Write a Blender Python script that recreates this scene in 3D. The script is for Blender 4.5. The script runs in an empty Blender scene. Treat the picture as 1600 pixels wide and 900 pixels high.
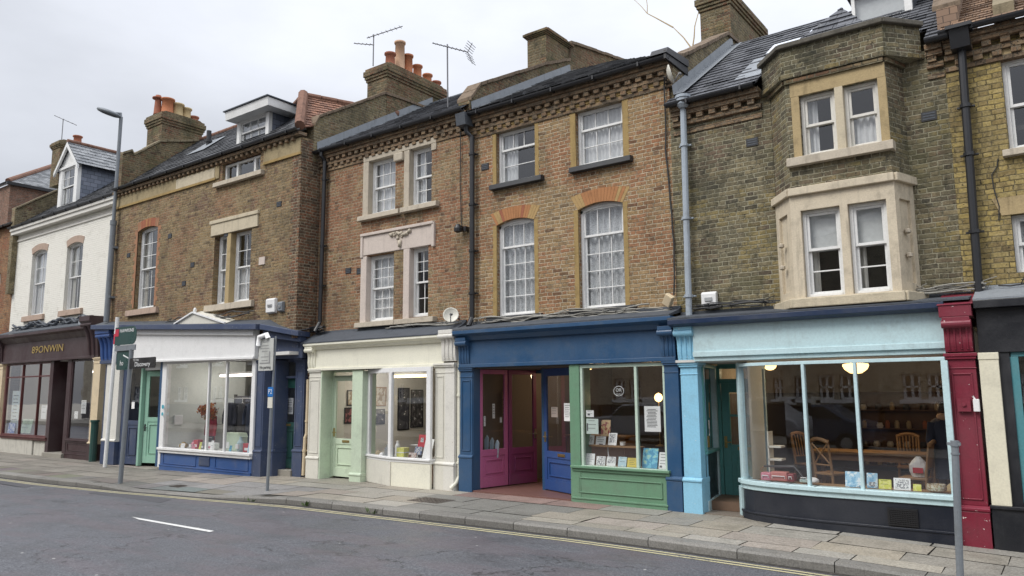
import bpy, math, random
from mathutils import Vector, Matrix
R=math.radians
random.seed(7)
SC=bpy.context.scene; COL=SC.collection
# ------------------------------------------------------------------ camera
cam=bpy.data.cameras.new('camera'); camo=bpy.data.objects.new('camera',cam); COL.objects.link(camo)
CX=Vector((0.80099,0.59864,-0.00695)); CD=Vector((0.08756,-0.10566,0.99054)); CB=Vector((0.59224,-0.79402,-0.13705))
m=Matrix((CX,CD,CB)).transposed().to_4x4(); m.translation=Vector((0,-11.9,1.944))
camo.matrix_world=m; cam.sensor_width=36; cam.lens=1183/1600*36; cam.clip_end=600; cam.clip_start=.1
SC.camera=camo
# ------------------------------------------------------------------ sky and light
SUN_EL,SUN_AZ=48,205      # azimuth: direction the light comes from, degrees clockwise from +Y
w=bpy.data.worlds.new('World'); SC.world=w; w.use_nodes=True
nt=w.node_tree; nt.nodes.clear()
def wn(t,**k):
    n=nt.nodes.new(t)
    for a,b in k.items(): setattr(n,a,b)
    return n
out=wn('ShaderNodeOutputWorld'); bg=wn('ShaderNodeBackground'); bg2=wn('ShaderNodeBackground'); add=wn('ShaderNodeAddShader')
sky=wn('ShaderNodeTexSky',sky_type='NISHITA',sun_disc=False,sun_elevation=R(SUN_EL),sun_rotation=R(SUN_AZ)); sky.dust_density=4
nt.links.new(sky.outputs[0],bg.inputs[0]); bg.inputs[1].default_value=0.016
tc=wn('ShaderNodeTexCoord'); sep=wn('ShaderNodeSeparateXYZ'); nt.links.new(tc.outputs['Generated'],sep.inputs[0])
mp=wn('ShaderNodeMapping'); mp.inputs['Scale'].default_value=(1,1,2.6); nt.links.new(tc.outputs['Generated'],mp.inputs[0])
nz=wn('ShaderNodeTexNoise'); nz.inputs['Scale'].default_value=2.6; nz.inputs['Detail'].default_value=7; nz.inputs['Roughness'].default_value=.5; nt.links.new(mp.outputs[0],nz.inputs['Vector'])
mr=wn('ShaderNodeMapRange'); mr.inputs[1].default_value=.3; mr.inputs[2].default_value=.7; mr.inputs[3].default_value=.83; mr.inputs[4].default_value=1.12; nt.links.new(nz.outputs['Fac'],mr.inputs[0])
# overcast: brighter towards the zenith
g1=wn('ShaderNodeMath',operation='MULTIPLY_ADD'); g1.inputs[1].default_value=1.5; g1.inputs[2].default_value=.35; g1.use_clamp=False
mx=wn('ShaderNodeMath',operation='MAXIMUM'); mx.inputs[1].default_value=0; nt.links.new(sep.outputs[2],mx.inputs[0]); nt.links.new(mx.outputs[0],g1.inputs[0])
g3=wn('ShaderNodeMath',operation='MULTIPLY_ADD'); g3.inputs[1].default_value=.22; g3.inputs[2].default_value=1.02; nt.links.new(sep.outputs[0],g3.inputs[0])
g2=wn('ShaderNodeMath',operation='MULTIPLY'); nt.links.new(g1.outputs[0],g2.inputs[0]); nt.links.new(mr.outputs[0],g2.inputs[1])
g4=wn('ShaderNodeMath',operation='MULTIPLY'); nt.links.new(g2.outputs[0],g4.inputs[0]); nt.links.new(g3.outputs[0],g4.inputs[1])
bg2.inputs[0].default_value=(.90,.93,1.0,1); nt.links.new(g4.outputs[0],bg2.inputs[1])
nt.links.new(bg.outputs[0],add.inputs[0]); nt.links.new(bg2.outputs[0],add.inputs[1]); nt.links.new(add.outputs[0],out.inputs[0])
sl=bpy.data.lights.new('sun','SUN'); sl.energy=1.9; sl.angle=R(25); sl.color=(1,.97,.92)
so=bpy.data.objects.new('sun',sl); COL.objects.link(so)
az=R(SUN_AZ); sd=Vector((math.sin(az)*math.cos(R(SUN_EL)),math.cos(az)*math.cos(R(SUN_EL)),math.sin(R(SUN_EL))))
so.rotation_euler=sd.to_track_quat('Z','Y').to_euler()
SC.view_settings.view_transform='Standard'; SC.view_settings.look='None'; SC.view_settings.exposure=0.17; SC.view_settings.gamma=1
SC.view_settings.use_curve_mapping=False
SC.cycles.use_denoising=True; SC.cycles.max_bounces=6; SC.cycles.transparent_max_bounces=16; SC.cycles.sample_clamp_indirect=6
SC.cycles.caustics_reflective=False; SC.cycles.caustics_refractive=False
# ------------------------------------------------------------------ mesh helpers
ORG={}
def org(o): return ORG.get(o.name,Vector((0,0,0))) if o else Vector((0,0,0))
class MB:
    def __init__(s): s.v=[];s.f=[];s.m=[];s.c=[];s.mi=0;s.col=None
    def add(s,vs,fs):
        n=len(s.v); s.v+= [Vector(p) for p in vs]
        for f in fs: s.f.append([n+i for i in f]); s.m.append(s.mi); s.c.append(s.col)
        return s
    def box(s,x0,x1,y0,y1,z0,z1):
        if x0>x1:x0,x1=x1,x0
        if y0>y1:y0,y1=y1,y0
        if z0>z1:z0,z1=z1,z0
        return s.add([(x0,y0,z0),(x1,y0,z0),(x1,y1,z0),(x0,y1,z0),(x0,y0,z1),(x1,y0,z1),(x1,y1,z1),(x0,y1,z1)],
            [(3,2,1,0),(4,5,6,7),(0,1,5,4),(1,2,6,5),(2,3,7,6),(3,0,4,7)])
    def quad(s,a,b,c,d): return s.add([a,b,c,d],[(0,1,2,3)])
    def seg(s,p,q,z0,z1,t,o=0.,e=0.,z0b=None,z1b=None):
        """a wall-like box standing on the line p-q (xy); t thick, o pushed to the outside, e longer at each end"""
        p=Vector(p);q=Vector(q);d=(q-p).normalized();n=Vector((d.y,-d.x))
        p=p-d*e;q=q+d*e
        a=p+n*(o+t/2);b=q+n*(o+t/2);c=q+n*(o-t/2);dd=p+n*(o-t/2)
        z0b=z0 if z0b is None else z0b; z1b=z1 if z1b is None else z1b
        return s.add([(a.x,a.y,z0),(b.x,b.y,z0b),(c.x,c.y,z0b),(dd.x,dd.y,z0),(a.x,a.y,z1),(b.x,b.y,z1b),(c.x,c.y,z1b),(dd.x,dd.y,z1)],
            [(3,2,1,0),(4,5,6,7),(0,1,5,4),(1,2,6,5),(2,3,7,6),(3,0,4,7)])
    def prism_x(s,prof,x0,x1):
        """profile [(y,z)] extruded along x"""
        n=len(prof); vs=[(x0,y,z) for y,z in prof]+[(x1,y,z) for y,z in prof]
        fs=[tuple(range(n))[::-1],tuple(range(n,2*n))]+[(i,(i+1)%n,n+(i+1)%n,n+i) for i in range(n)]
        return s.add(vs,fs)
    def prism_y(s,prof,y0,y1):
        n=len(prof); vs=[(x,y0,z) for x,z in prof]+[(x,y1,z) for x,z in prof]
        fs=[tuple(range(n)),tuple(range(n,2*n))[::-1]]+[(i,n+i,n+(i+1)%n,(i+1)%n) for i in range(n)]
        return s.add(vs,fs)
    def prism_z(s,prof,z0,z1):
        n=len(prof); vs=[(x,y,z0) for x,y in prof]+[(x,y,z1) for x,y in prof]
        fs=[tuple(range(n))[::-1],tuple(range(n,2*n))]+[(i,(i+1)%n,n+(i+1)%n,n+i) for i in range(n)]
        return s.add(vs,fs)
    def tube(s,pts,r,n=8,cap=True):
        pts=[Vector(p) for p in pts]; rs=r if isinstance(r,(list,tuple)) else [r]*len(pts)
        base=len(s.v)
        up=None
        for i,p in enumerate(pts):
            d=(pts[min(i+1,len(pts)-1)]-pts[max(i-1,0)])
            if d.length<1e-9:d=Vector((0,0,1))
            d.normalize()
            if up is None:
                up=Vector((0,0,1)) if abs(d.z)<.9 else Vector((1,0,0))
            a=d.cross(up)
            if a.length<1e-4: a=d.cross(Vector((1,0,0)))
            a.normalize();b=a.cross(d).normalized(); up=b
            for k in range(n):
                t=2*math.pi*k/n; s.v.append(p+a*math.cos(t)*rs[i]+b*math.sin(t)*rs[i])
        for i in range(len(pts)-1):
            for k in range(n):
                s.f.append([base+i*n+k,base+i*n+(k+1)%n,base+(i+1)*n+(k+1)%n,base+(i+1)*n+k]); s.m.append(s.mi); s.c.append(s.col)
        if cap:
            s.f.append([base+k for k in range(n)]); s.m.append(s.mi); s.c.append(s.col)
            e=base+(len(pts)-1)*n
            s.f.append([e+k for k in range(n)][::-1]); s.m.append(s.mi); s.c.append(s.col)
        return s
    def lathe(s,x,y,prof,n=16,M=None):
        """prof [(r,z)] around the vertical at x,y"""
        base=len(s.v)
        for r,z in prof:
            for k in range(n):
                t=2*math.pi*k/n; p=Vector((x+r*math.cos(t),y+r*math.sin(t),z)); s.v.append(M@p if M else p)
        for i in range(len(prof)-1):
            for k in range(n):
                s.f.append([base+i*n+k,base+i*n+(k+1)%n,base+(i+1)*n+(k+1)%n,base+(i+1)*n+k]); s.m.append(s.mi); s.c.append(s.col)
        s.f.append([base+k for k in range(n)][::-1]); s.m.append(s.mi); s.c.append(s.col)
        e=base+(len(prof)-1)*n; s.f.append([e+k for k in range(n)]); s.m.append(s.mi); s.c.append(s.col)
        return s
    def build(s,name,mats,parent=None,bevel=0,smooth=False,label=None,at=None):
        me=bpy.data.meshes.new(name); o_=Vector(at) if at is not None else org(parent)
        me.from_pydata([tuple(p-o_) for p in s.v],[],s.f)
        if not isinstance(mats,(list,tuple)): mats=[mats]
        for mt in mats: me.materials.append(mt)
        for i,p in enumerate(me.polygons): p.material_index=min(s.m[i],len(mats)-1); p.use_smooth=smooth
        if any(c is not None for c in s.c):
            ca=me.color_attributes.new('tone','FLOAT_COLOR','CORNER')
            for i,p in enumerate(me.polygons):
                c=s.c[i] or (.2,.2,.2)
                for li in p.loop_indices: ca.data[li].color=(c[0],c[1],c[2],1)
        me.validate(); me.update()
        o=bpy.data.objects.new(name,me); COL.objects.link(o)
        if parent: o.parent=parent
        if at is not None: o.location=o_-org(parent)
        ORG[o.name]=o_
        if bevel:
            b=o.modifiers.new('bevel','BEVEL'); b.width=bevel; b.segments=2; b.limit_method='ANGLE'; b.angle_limit=R(40)
        if label: o['label']=label
        return o
def thing(name,label,cat,loc,group=None):
    o=bpy.data.objects.new(name,None); COL.objects.link(o); o.location=loc; o['label']=label; o['category']=cat
    o.empty_display_size=.2
    if group:o['group']=group
    ORG[o.name]=Vector(loc); return o
def tag(o,label=None,cat=None,group=None,kind=None):
    for k,v in (('label',label),('category',cat),('group',group),('kind',kind)):
        if v:o[k]=v
    return o
def copy_thing(root,loc,label=None,rotz=None):
    r=root.copy(); COL.objects.link(r); r.location=loc
    if rotz is not None: r.rotation_euler=(0,0,rotz)
    if label:r['label']=label
    for ch in list(root.children):
        c=ch.copy(); COL.objects.link(c); c.parent=r
        for g in ch.children:
            d=g.copy(); COL.objects.link(d); d.parent=c
    return r
# ------------------------------------------------------------------ materials
class NT:
    def __init__(s,name):
        s.m=bpy.data.materials.new(name); s.m.use_nodes=True; s.t=s.m.node_tree; s.t.nodes.clear()
        s.out=s.n('ShaderNodeOutputMaterial')
    def n(s,t,**k):
        n=s.t.nodes.new(t)
        for a,b in k.items(): setattr(n,a,b)
        return n
    def link(s,a,b): s.t.links.new(a,b)
    def put(s,v,sock):
        if isinstance(v,bpy.types.NodeSocket): s.link(v,sock)
        elif v is not None:
            if isinstance(v,(tuple,list)) and len(v)==3 and sock.type=='RGBA': v=(*v,1)
            sock.default_value=v
    def math(s,op,a,b=None,c=None,clamp=False):
        n=s.n('ShaderNodeMath',operation=op,use_clamp=clamp); s.put(a,n.inputs[0])
        if b is not None:s.put(b,n.inputs[1])
        if c is not None:s.put(c,n.inputs[2])
        return n.outputs[0]
    def noise(s,vec,scale,detail=3,rough=.55,out=0):
        n=s.n('ShaderNodeTexNoise'); s.put(vec,n.inputs['Vector']); n.inputs['Scale'].default_value=scale
        n.inputs['Detail'].default_value=detail; n.inputs['Roughness'].default_value=rough; return n.outputs[out]
    def rng(s,v,a,b,c=0,d=1,smooth=True):
        n=s.n('ShaderNodeMapRange'); n.interpolation_type='SMOOTHSTEP' if smooth else 'LINEAR'
        s.put(v,n.inputs[0]); n.inputs[1].default_value=a;n.inputs[2].default_value=b;n.inputs[3].default_value=c;n.inputs[4].default_value=d
        return n.outputs[0]
    def mix(s,f,a,b,mode='MIX'):
        n=s.n('ShaderNodeMix',data_type='RGBA',blend_type=mode); s.put(f,n.inputs[0]); s.put(a,n.inputs[6]); s.put(b,n.inputs[7]); return n.outputs[2]
    def ramp(s,v,stops,const=False):
        n=s.n('ShaderNodeValToRGB'); s.put(v,n.inputs[0]); e=n.color_ramp.elements
        if const:n.color_ramp.interpolation='CONSTANT'
        while len(e)<len(stops): e.new(.5)
        for i,(p,c) in enumerate(stops): e[i].position=p; e[i].color=(*c,1)
        return n.outputs[0]
    def comb(s,x,y,z=0):
        n=s.n('ShaderNodeCombineXYZ'); s.put(x,n.inputs[0]); s.put(y,n.inputs[1]); s.put(z,n.inputs[2]); return n.outputs[0]
    def sep(s,v):
        n=s.n('ShaderNodeSeparateXYZ'); s.put(v,n.inputs[0]); return n.outputs
    def pos(s): return s.n('ShaderNodeNewGeometry').outputs['Position']
    def bump(s,h,strength=.5,dist=.01):
        n=s.n('ShaderNodeBump'); s.put(h,n.inputs['Height']); n.inputs['Strength'].default_value=strength; n.inputs['Distance'].default_value=dist; return n.outputs[0]
    def bsdf(s,col,rough=.8,normal=None,spec=None,metal=0,extra=None):
        b=s.n('ShaderNodeBsdfPrincipled'); s.put(col,b.inputs['Base Color']); s.put(rough,b.inputs['Roughness']); b.inputs['Metallic'].default_value=metal
        if spec is not None: b.inputs['Specular IOR Level'].default_value=spec
        if normal is not None:s.link(normal,b.inputs['Normal'])
        for k,v in (extra or {}).items(): s.put(v,b.inputs[k])
        s.link(b.outputs[0],s.out.inputs[0]); return s.m
def surf_uv(N):
    """u along the face's level direction, v = height (world metres)"""
    g=N.n('ShaderNodeNewGeometry'); c=N.n('ShaderNodeVectorMath',operation='CROSS_PRODUCT'); N.link(g.outputs['True Normal'],c.inputs[0]); c.inputs[1].default_value=(0,0,1)
    nn=N.n('ShaderNodeVectorMath',operation='NORMALIZE'); N.link(c.outputs[0],nn.inputs[0])
    d=N.n('ShaderNodeVectorMath',operation='DOT_PRODUCT'); N.link(nn.outputs[0],d.inputs[0]); N.link(g.outputs['Position'],d.inputs[1])
    return d.outputs['Value'],N.sep(g.outputs['Position'])[2],g.outputs['Position']
def brick_mat(name,pal,mortar,red=None,redamt=.35,patch=None,soot=.35,sootc=(.035,.032,.026),moss=0.,seed=0,mw=.0055,painted=None,course=.0745,unit=.335,dark=.5):
    N=NT(name); u,v,P=surf_uv(N)
    wob=N.noise(P,3.5,2); fine=N.noise(P,42,3); 
    wv=N.math('MULTIPLY_ADD',N.math('SUBTRACT',wob,.5),.035,v); wv=N.math('MULTIPLY_ADD',N.math('SUBTRACT',fine,.5),.012,wv)
    wu=N.math('MULTIPLY_ADD',N.math('SUBTRACT',fine,.5),.016,u)
    rv=N.math('DIVIDE',wv,course); row=N.math('FLOOR',rv); fv=N.math('FRACT',rv)
    sh=N.math('MULTIPLY',N.math('MODULO',N.math('ABSOLUTE',row),2),.5)
    jit=N.n('ShaderNodeTexWhiteNoise',noise_dimensions='1D'); N.link(row,jit.inputs['W'])
    ru=N.math('ADD',N.math('DIVIDE',wu,unit),N.math('MULTIPLY_ADD',jit.outputs[0],.12,sh)); cell=N.math('FLOOR',ru); fu=N.math('FRACT',ru)
    hd=N.math('GREATER_THAN',fu,.66)
    wn_=N.n('ShaderNodeTexWhiteNoise',noise_dimensions='3D'); N.link(N.comb(N.math('MULTIPLY_ADD',cell,2,hd),row,seed),wn_.inputs[0])
    r1=wn_.outputs[0]; rc=N.sep(wn_.outputs[1]); r2=rc[1]; r3=rc[2]
    du=N.math('MINIMUM',N.math('MINIMUM',fu,N.math('SUBTRACT',1,fu)),N.math('ABSOLUTE',N.math('SUBTRACT',fu,.66))); du=N.math('MULTIPLY',du,unit)
    dv=N.math('MULTIPLY',N.math('MINIMUM',fv,N.math('SUBTRACT',1,fv)),course)
    d=N.math('MINIMUM',du,dv); ragged=N.math('MULTIPLY_ADD',N.noise(P,28,2),.006,-.003)
    mw*=1.35; mort=N.rng(N.math('ADD',d,ragged),mw*.5,mw*1.4,1,0)
    n=len(pal); col=N.ramp(r1,[(i/max(n-1,1),c) for i,c in enumerate(pal)])
    if red:
        big=N.noise(N.comb(N.math('MULTIPLY_ADD',u,1,seed*7.3),v,0),.85,4,.6)
        f=N.rng(N.math('MULTIPLY_ADD',r2,.16,big),.70-redamt*.5,.90-redamt*.5,0,.72); col=N.mix(f,col,N.ramp(r3,[(0,red),(1,tuple(c*.68 for c in red))]))
    if patch:
        big=N.noise(N.comb(u,N.math('ADD',v,seed*3.1+11),0),.9,3,.6)
        f=N.rng(N.math('MULTIPLY_ADD',r3,.16,big),.62,.74,0,.8); col=N.mix(f,col,patch)
    # odd over-burnt bricks
    col=N.mix(N.math('MULTIPLY',N.math('GREATER_THAN',r2,.955),dark),col,(.045,.036,.03))
    col=N.mix(N.rng(fine,.32,.66,0,.6),col,N.mix(.55,col,(0,0,0)))
    col=N.mix(N.rng(N.noise(P,13,4,.7),.50,.66,0,.38),col,N.mix(.4,col,(.6,.5,.35)))
    mcol=N.mix(N.noise(P,9,3),mortar,tuple(c*.62 for c in mortar)); mcol=N.mix(N.rng(N.noise(P,4.1,5,.75),.50,.60,0,.85),mcol,tuple(c*.30 for c in mortar))
    col=N.mix(N.math('MULTIPLY',mort,.92),col,mcol)
    st=N.noise(N.comb(N.math('MULTIPLY',u,1.0),N.math('MULTIPLY',v,.45),seed),1.3,6,.68)
    if moss: col=N.mix(N.math('MULTIPLY',N.rng(N.noise(P,1.7,5,.65),.47,.68),moss),col,(.085,.085,.035))
    col=N.mix(N.math('MULTIPLY',N.rng(st,.46,.70),soot),col,sootc)
    col=N.mix(N.rng(N.noise(P,6.3,5,.8),.53,.66,0,min(.75,soot*1.6)),col,N.mix(.78,col,sootc)); col=N.mix(N.rng(N.noise(P,24,2,.6),.64,.68,0,.85),col,(.03,.026,.02))
    h=N.math('MULTIPLY_ADD',fine,.4,N.math('SUBTRACT',1,mort)); h=N.math('ADD',h,N.math('MULTIPLY',r1,.35))
    if painted:
        pc=N.mix(N.math('MULTIPLY',mort,.28),painted,tuple(c*.72 for c in painted))
        pc=N.mix(N.rng(N.noise(P,2.2,6,.7),.5,.75,0,.35),pc,(.42,.40,.33))
        chips=N.rng(N.noise(P,11,4,.6),.70,.74); col=N.mix(chips,pc,col); h=N.math('MULTIPLY',h,.5)
    return N.bsdf(col,.92,N.bump(h,.85,.012),spec=.25)
def slate_mat(name,c1,c2,course=.20,width=.27,seed=0,rough=.5,lich=(.22,.23,.2),lamt=.25):
    N=NT(name); u,v,P=surf_uv(N); fine=N.noise(P,30,3)
    wv=N.math('MULTIPLY_ADD',N.math('SUBTRACT',fine,.5),.02,v)
    rv=N.math('DIVIDE',wv,course*.62); row=N.math('FLOOR',rv); fv=N.math('FRACT',rv)
    sh=N.math('MULTIPLY',N.math('MODULO',N.math('ABSOLUTE',row),2),.5)
    ru=N.math('ADD',N.math('DIVIDE',u,width),sh); cell=N.math('FLOOR',ru); fu=N.math('FRACT',ru)
    wn_=N.n('ShaderNodeTexWhiteNoise',noise_dimensions='3D'); N.link(N.comb(cell,row,seed),wn_.inputs[0])
    col=N.mix(wn_.outputs[0],c1,c2)
    col=N.mix(N.rng(N.noise(P,3.4,6,.7),.55,.72,0,lamt),col,lich)
    e=N.math('MINIMUM',N.math('MULTIPLY',N.math('MINIMUM',fu,N.math('SUBTRACT',1,fu)),width),.05)
    gap=N.rng(e,0,.012,1,0); lap=N.rng(fv,0,.13,1,0)
    col=N.mix(N.math('MAXIMUM',N.math('MULTIPLY',gap,.8),N.math('MULTIPLY',lap,.75)),col,(.012,.012,.014))
    h=N.math('ADD',N.math('MULTIPLY',fv,-1),N.math('MULTIPLY_ADD',wn_.outputs[0],.5,N.math('MULTIPLY',fine,.2)))
    return N.bsdf(col,N.rng(wn_.outputs[0],0,1,rough-.1,rough+.15),N.bump(h,.9,.03),spec=.3)
def paint(name,c,rough=.5,dirt=.25,dirtc=(.12,.11,.09),chip=None,spec=.4,bump=.25,sc=1.):
    dirt=min(.8,dirt*1.15); N=NT(name); P=N.pos(); a=N.noise(P,3.1*sc,6,.68); b=N.noise(P,35*sc,3)
    col=N.mix(N.rng(N.noise(P,.9,3),.35,.65,0,.06),c,N.mix(.7,c,(.5,.5,.5))); c=col; col=N.mix(N.rng(a,.46,.74,0,dirt),c,dirtc); col=N.mix(N.rng(b,.35,.7,0,.16),col,N.mix(.5,col,(0,0,0)))
    v=N.n('ShaderNodeMapping'); N.link(P,v.inputs[0]); v.inputs['Scale'].default_value=(14,14,.9)
    st=N.noise(v.outputs[0],1,4,.6); col=N.mix(N.rng(st,.56,.78,0,dirt*.7),col,dirtc)
    if chip:
        ch=N.rng(N.noise(P,19*sc,4,.62),.685,.70); col=N.mix(ch,col,chip)
    return N.bsdf(col,N.rng(a,.3,.8,rough-.1,rough+.18),N.bump(N.math('ADD',b,N.math('MULTIPLY',a,2)),bump,.006),spec=spec)
def stone(name,c,soot=.35,rough=.85):
    N=NT(name); P=N.pos(); a=N.noise(P,4.3,7,.7); b=N.noise(P,48,3)
    col=N.mix(N.rng(a,.46,.72,0,soot),c,tuple(x*.35 for x in c)); col=N.mix(N.rng(b,.3,.7,0,.3),col,tuple(x*.6 for x in c))
    v=N.n('ShaderNodeMapping'); N.link(P,v.inputs[0]); v.inputs['Scale'].default_value=(9,9,.8)
    col=N.mix(N.rng(N.noise(v.outputs[0],1,5,.65),.52,.72,0,soot),col,tuple(x*.3 for x in c))
    return N.bsdf(col,rough,N.bump(N.math('ADD',b,a),.5,.01),spec=.25)
def plain(name,c,rough=.6,metal=0,spec=.5,emit=0,var=.12):
    N=NT(name); b=N.noise(N.pos(),22,3); col=N.mix(N.rng(b,.3,.7,0,var),c,tuple(x*.55 for x in c))
    ex={'Emission Color':(*c,1),'Emission Strength':emit} if emit else None
    return N.bsdf(col,rough,None,spec,metal,ex)
def glass_mat(name,tint=(.97,.98,.98),boost=1.0,wave=.0):
    N=NT(name); tr=N.n('ShaderNodeBsdfTransparent'); tr.inputs[0].default_value=(*tint,1); gl=N.n('ShaderNodeBsdfGlossy'); gl.inputs['Roughness'].default_value=.015
    gl.inputs['Color'].default_value=(.95,.97,1,1)
    fr=N.n('ShaderNodeFresnel'); gg=N.n('ShaderNodeNewGeometry'); N.link(N.rng(gg.outputs['Backfacing'],0,1,1.5,1/1.5,False),fr.inputs['IOR'])
    if wave:
        bp=N.bump(N.noise(N.pos(),1.6,2),wave,.02); N.link(bp,gl.inputs['Normal'])
    f=N.math('MULTIPLY',fr.outputs[0],boost,clamp=True); mx=N.n('ShaderNodeMixShader'); N.link(f,mx.inputs[0]); N.link(tr.outputs[0],mx.inputs[1]); N.link(gl.outputs[0],mx.inputs[2]); N.link(mx.outputs[0],N.out.inputs[0]); return N.m
def cloth_mat(name,c,trans=.35,lace=False):
    N=NT(name); P=N.pos(); d=N.n('ShaderNodeBsdfDiffuse'); t=N.n('ShaderNodeBsdfTranslucent'); col=N.mix(N.noise(P,14,3),c,tuple(x*.75 for x in c))
    N.link(col,d.inputs[0]); N.link(col,t.inputs[0]); mx=N.n('ShaderNodeMixShader'); mx.inputs[0].default_value=trans; N.link(d.outputs[0],mx.inputs[1]); N.link(t.outputs[0],mx.inputs[2])
    tp=N.n('ShaderNodeBsdfTransparent'); m2=N.n('ShaderNodeMixShader')
    if lace: N.put(N.rng(N.noise(P,48,2,.6),.42,.62,.08,.38),m2.inputs[0])
    else: m2.inputs[0].default_value=.12
    N.link(mx.outputs[0],m2.inputs[1]); N.link(tp.outputs[0],m2.inputs[2]); N.link(m2.outputs[0],N.out.inputs[0]); return N.m
def emit_mat(name,c,s):
    N=NT(name); e=N.n('ShaderNodeEmission'); e.inputs[0].default_value=(*c,1); e.inputs[1].default_value=s; N.link(e.outputs[0],N.out.inputs[0]); return N.m
def attr_mat(name,rough=.85,wet=.0,sc=1.):
    N=NT(name); a=N.n('ShaderNodeAttribute'); a.attribute_name='tone'; P=N.pos(); b=N.noise(P,34*sc,4,.75); c=N.noise(P,2.7*sc,6,.7)
    col=N.mix(N.rng(b,.38,.62,0,.6),a.outputs['Color'],N.mix(.55,a.outputs['Color'],(0,0,0))); col=N.mix(N.rng(c,.45,.7,0,.4),col,N.mix(.5,col,(.03,.03,.02)))
    vn=N.n('ShaderNodeTexVoronoi'); vn.inputs['Scale'].default_value=6; N.link(P,vn.inputs['Vector']); sel=N.math('GREATER_THAN',N.sep(vn.outputs['Color'])[0],.72); col=N.mix(N.math('MULTIPLY',N.rng(vn.outputs['Distance'],.10,.13,.55,0),sel),col,(.09,.085,.075))
    return N.bsdf(col,N.rng(c,.35,.65,rough,rough-wet),N.bump(N.math('ADD',b,N.math('MULTIPLY',c,2)),.35,.006),spec=.4)
def pic_mat(name,cols,scale=9,seed=0):
    """a printed cover: patches of the listed inks, in the thing's own space"""
    N=NT(name); tc=N.n('ShaderNodeTexCoord'); mp=N.n('ShaderNodeMapping'); N.link(tc.outputs['Object'],mp.inputs[0]); mp.inputs['Location'].default_value=(seed,seed*.7,seed*1.3)
    f=N.noise(mp.outputs[0],scale,2,.5); n=len(cols); st=[(0,cols[0])]+[(.34+.32*i/max(n-1,1),cols[i]) for i in range(1,n)]
    return N.bsdf(N.ramp(f,st,True),.55,spec=.4)

M={}
M['br_A']=brick_mat('painted_white_brick',[(.3,.2,.1)]*2,(.3,.26,.2),painted=(.76,.74,.67),seed=1,soot=.12)
M['br_0']=brick_mat('orange_stock_brick',[(.30,.15,.07),(.40,.21,.10),(.33,.19,.10),(.22,.11,.06)],(.30,.24,.17),red=(.33,.10,.05),seed=2)
M['br_Z']=brick_mat('dull_red_brick',[(.24,.12,.08),(.30,.16,.11),(.18,.11,.08)],(.35,.30,.25),seed=3)
M['br_B']=brick_mat('brown_stock_brick',[(.23,.16,.08),(.33,.235,.12),(.27,.195,.105),(.36,.265,.145),(.21,.155,.085)],(.36,.30,.20),red=(.33,.17,.10),redamt=.36,patch=(.17,.095,.07),seed=4,soot=.32)
M['br_Bq']=brick_mat('dark_red_quoin_brick',[(.07,.05,.035),(.27,.12,.065),(.12,.075,.05),(.22,.14,.08)],(.36,.31,.22),seed=5,soot=.45,mw=.008)
M['br_C']=brick_mat('mixed_stock_brick',[(.23,.165,.085),(.33,.225,.12),(.30,.19,.10),(.38,.26,.145),(.25,.195,.11)],(.50,.43,.31),red=(.36,.15,.085),redamt=.50,seed=6,soot=.42,sootc=(.055,.05,.035),mw=.005)
M['br_D']=brick_mat('ochre_stock_brick',[(.28,.19,.095),(.38,.255,.13),(.33,.22,.11),(.41,.28,.15),(.27,.19,.105)],(.64,.55,.40),red=(.39,.17,.09),redamt=.40,seed=7,soot=.32,sootc=(.07,.06,.04),mw=.0052)
M['br_E']=brick_mat('sooty_olive_brick',[(.105,.092,.062),(.20,.175,.11),(.145,.13,.085),(.27,.225,.13),(.085,.078,.058)],(.42,.39,.28),red=(.20,.13,.095),redamt=.26,patch=(.30,.235,.10),seed=8,soot=.55,sootc=(.028,.03,.022),moss=.35,mw=.0058)
M['br_F']=brick_mat('yellow_stock_brick',[(.37,.28,.10),(.45,.345,.135),(.33,.26,.115),(.28,.21,.09)],(.24,.20,.11),patch=(.22,.16,.08),seed=9,soot=.4,mw=.005,dark=.4)
M['br_stack']=brick_mat('weathered_stack_brick',[(.14,.12,.07),(.22,.17,.095),(.18,.14,.085),(.27,.20,.11),(.19,.10,.06)],(.27,.24,.16),red=(.25,.10,.06),redamt=.25,seed=10,soot=.55,moss=.5,mw=.007)
M['br_party']=brick_mat('weathered_party_brick',[(.19,.155,.09),(.29,.23,.13),(.24,.19,.11),(.33,.27,.15)],(.34,.30,.21),red=(.28,.12,.07),redamt=.2,seed=11,soot=.45,moss=.35,mw=.008)
M['br_rub']=stone('rubbed_ochre_brick',(.37,.26,.11),.4); M['br_rubr']=stone('rubbed_red_brick',(.36,.19,.11),.4)
M['voy1']=stone('orange_voussoir',(.42,.20,.09),.35); M['voy2']=stone('ochre_voussoir',(.43,.29,.13),.35); M['voy3']=stone('red_voussoir',(.34,.13,.075),.3)
M['frieze']=stone('ochre_frieze_stone',(.36,.29,.17),.55); M['cream_stone']=stone('cream_painted_stone',(.56,.49,.36),.30); M['lime']=stone('limestone',(.50,.44,.35),.35)
M['pinkstone']=stone('pinkish_render',(.60,.52,.46),.18); M['sill_pink']=stone('pink_sill',(.44,.33,.26),.35); M['beige']=stone('beige_bay_stone',(.62,.54,.41),.42); M['yellowstone']=stone('yellow_sandstone',(.43,.33,.18),.5)
M['concrete']=stone('concrete',(.30,.28,.24),.3)
M['dentil']=brick_mat('cornice_brick',[(.22,.14,.085),(.34,.24,.145),(.28,.18,.11),(.19,.145,.10)],(.3,.25,.18),seed=12,soot=.5)
M['slate']=slate_mat('wet_slate',(.03,.032,.038),(.135,.14,.155),seed=1,course=.30,width=.30,rough=.62); M['slate2']=slate_mat('dark_slate',(.02,.022,.026),(.095,.098,.105),seed=2,lamt=.35,course=.30,width=.30,rough=.62)
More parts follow.
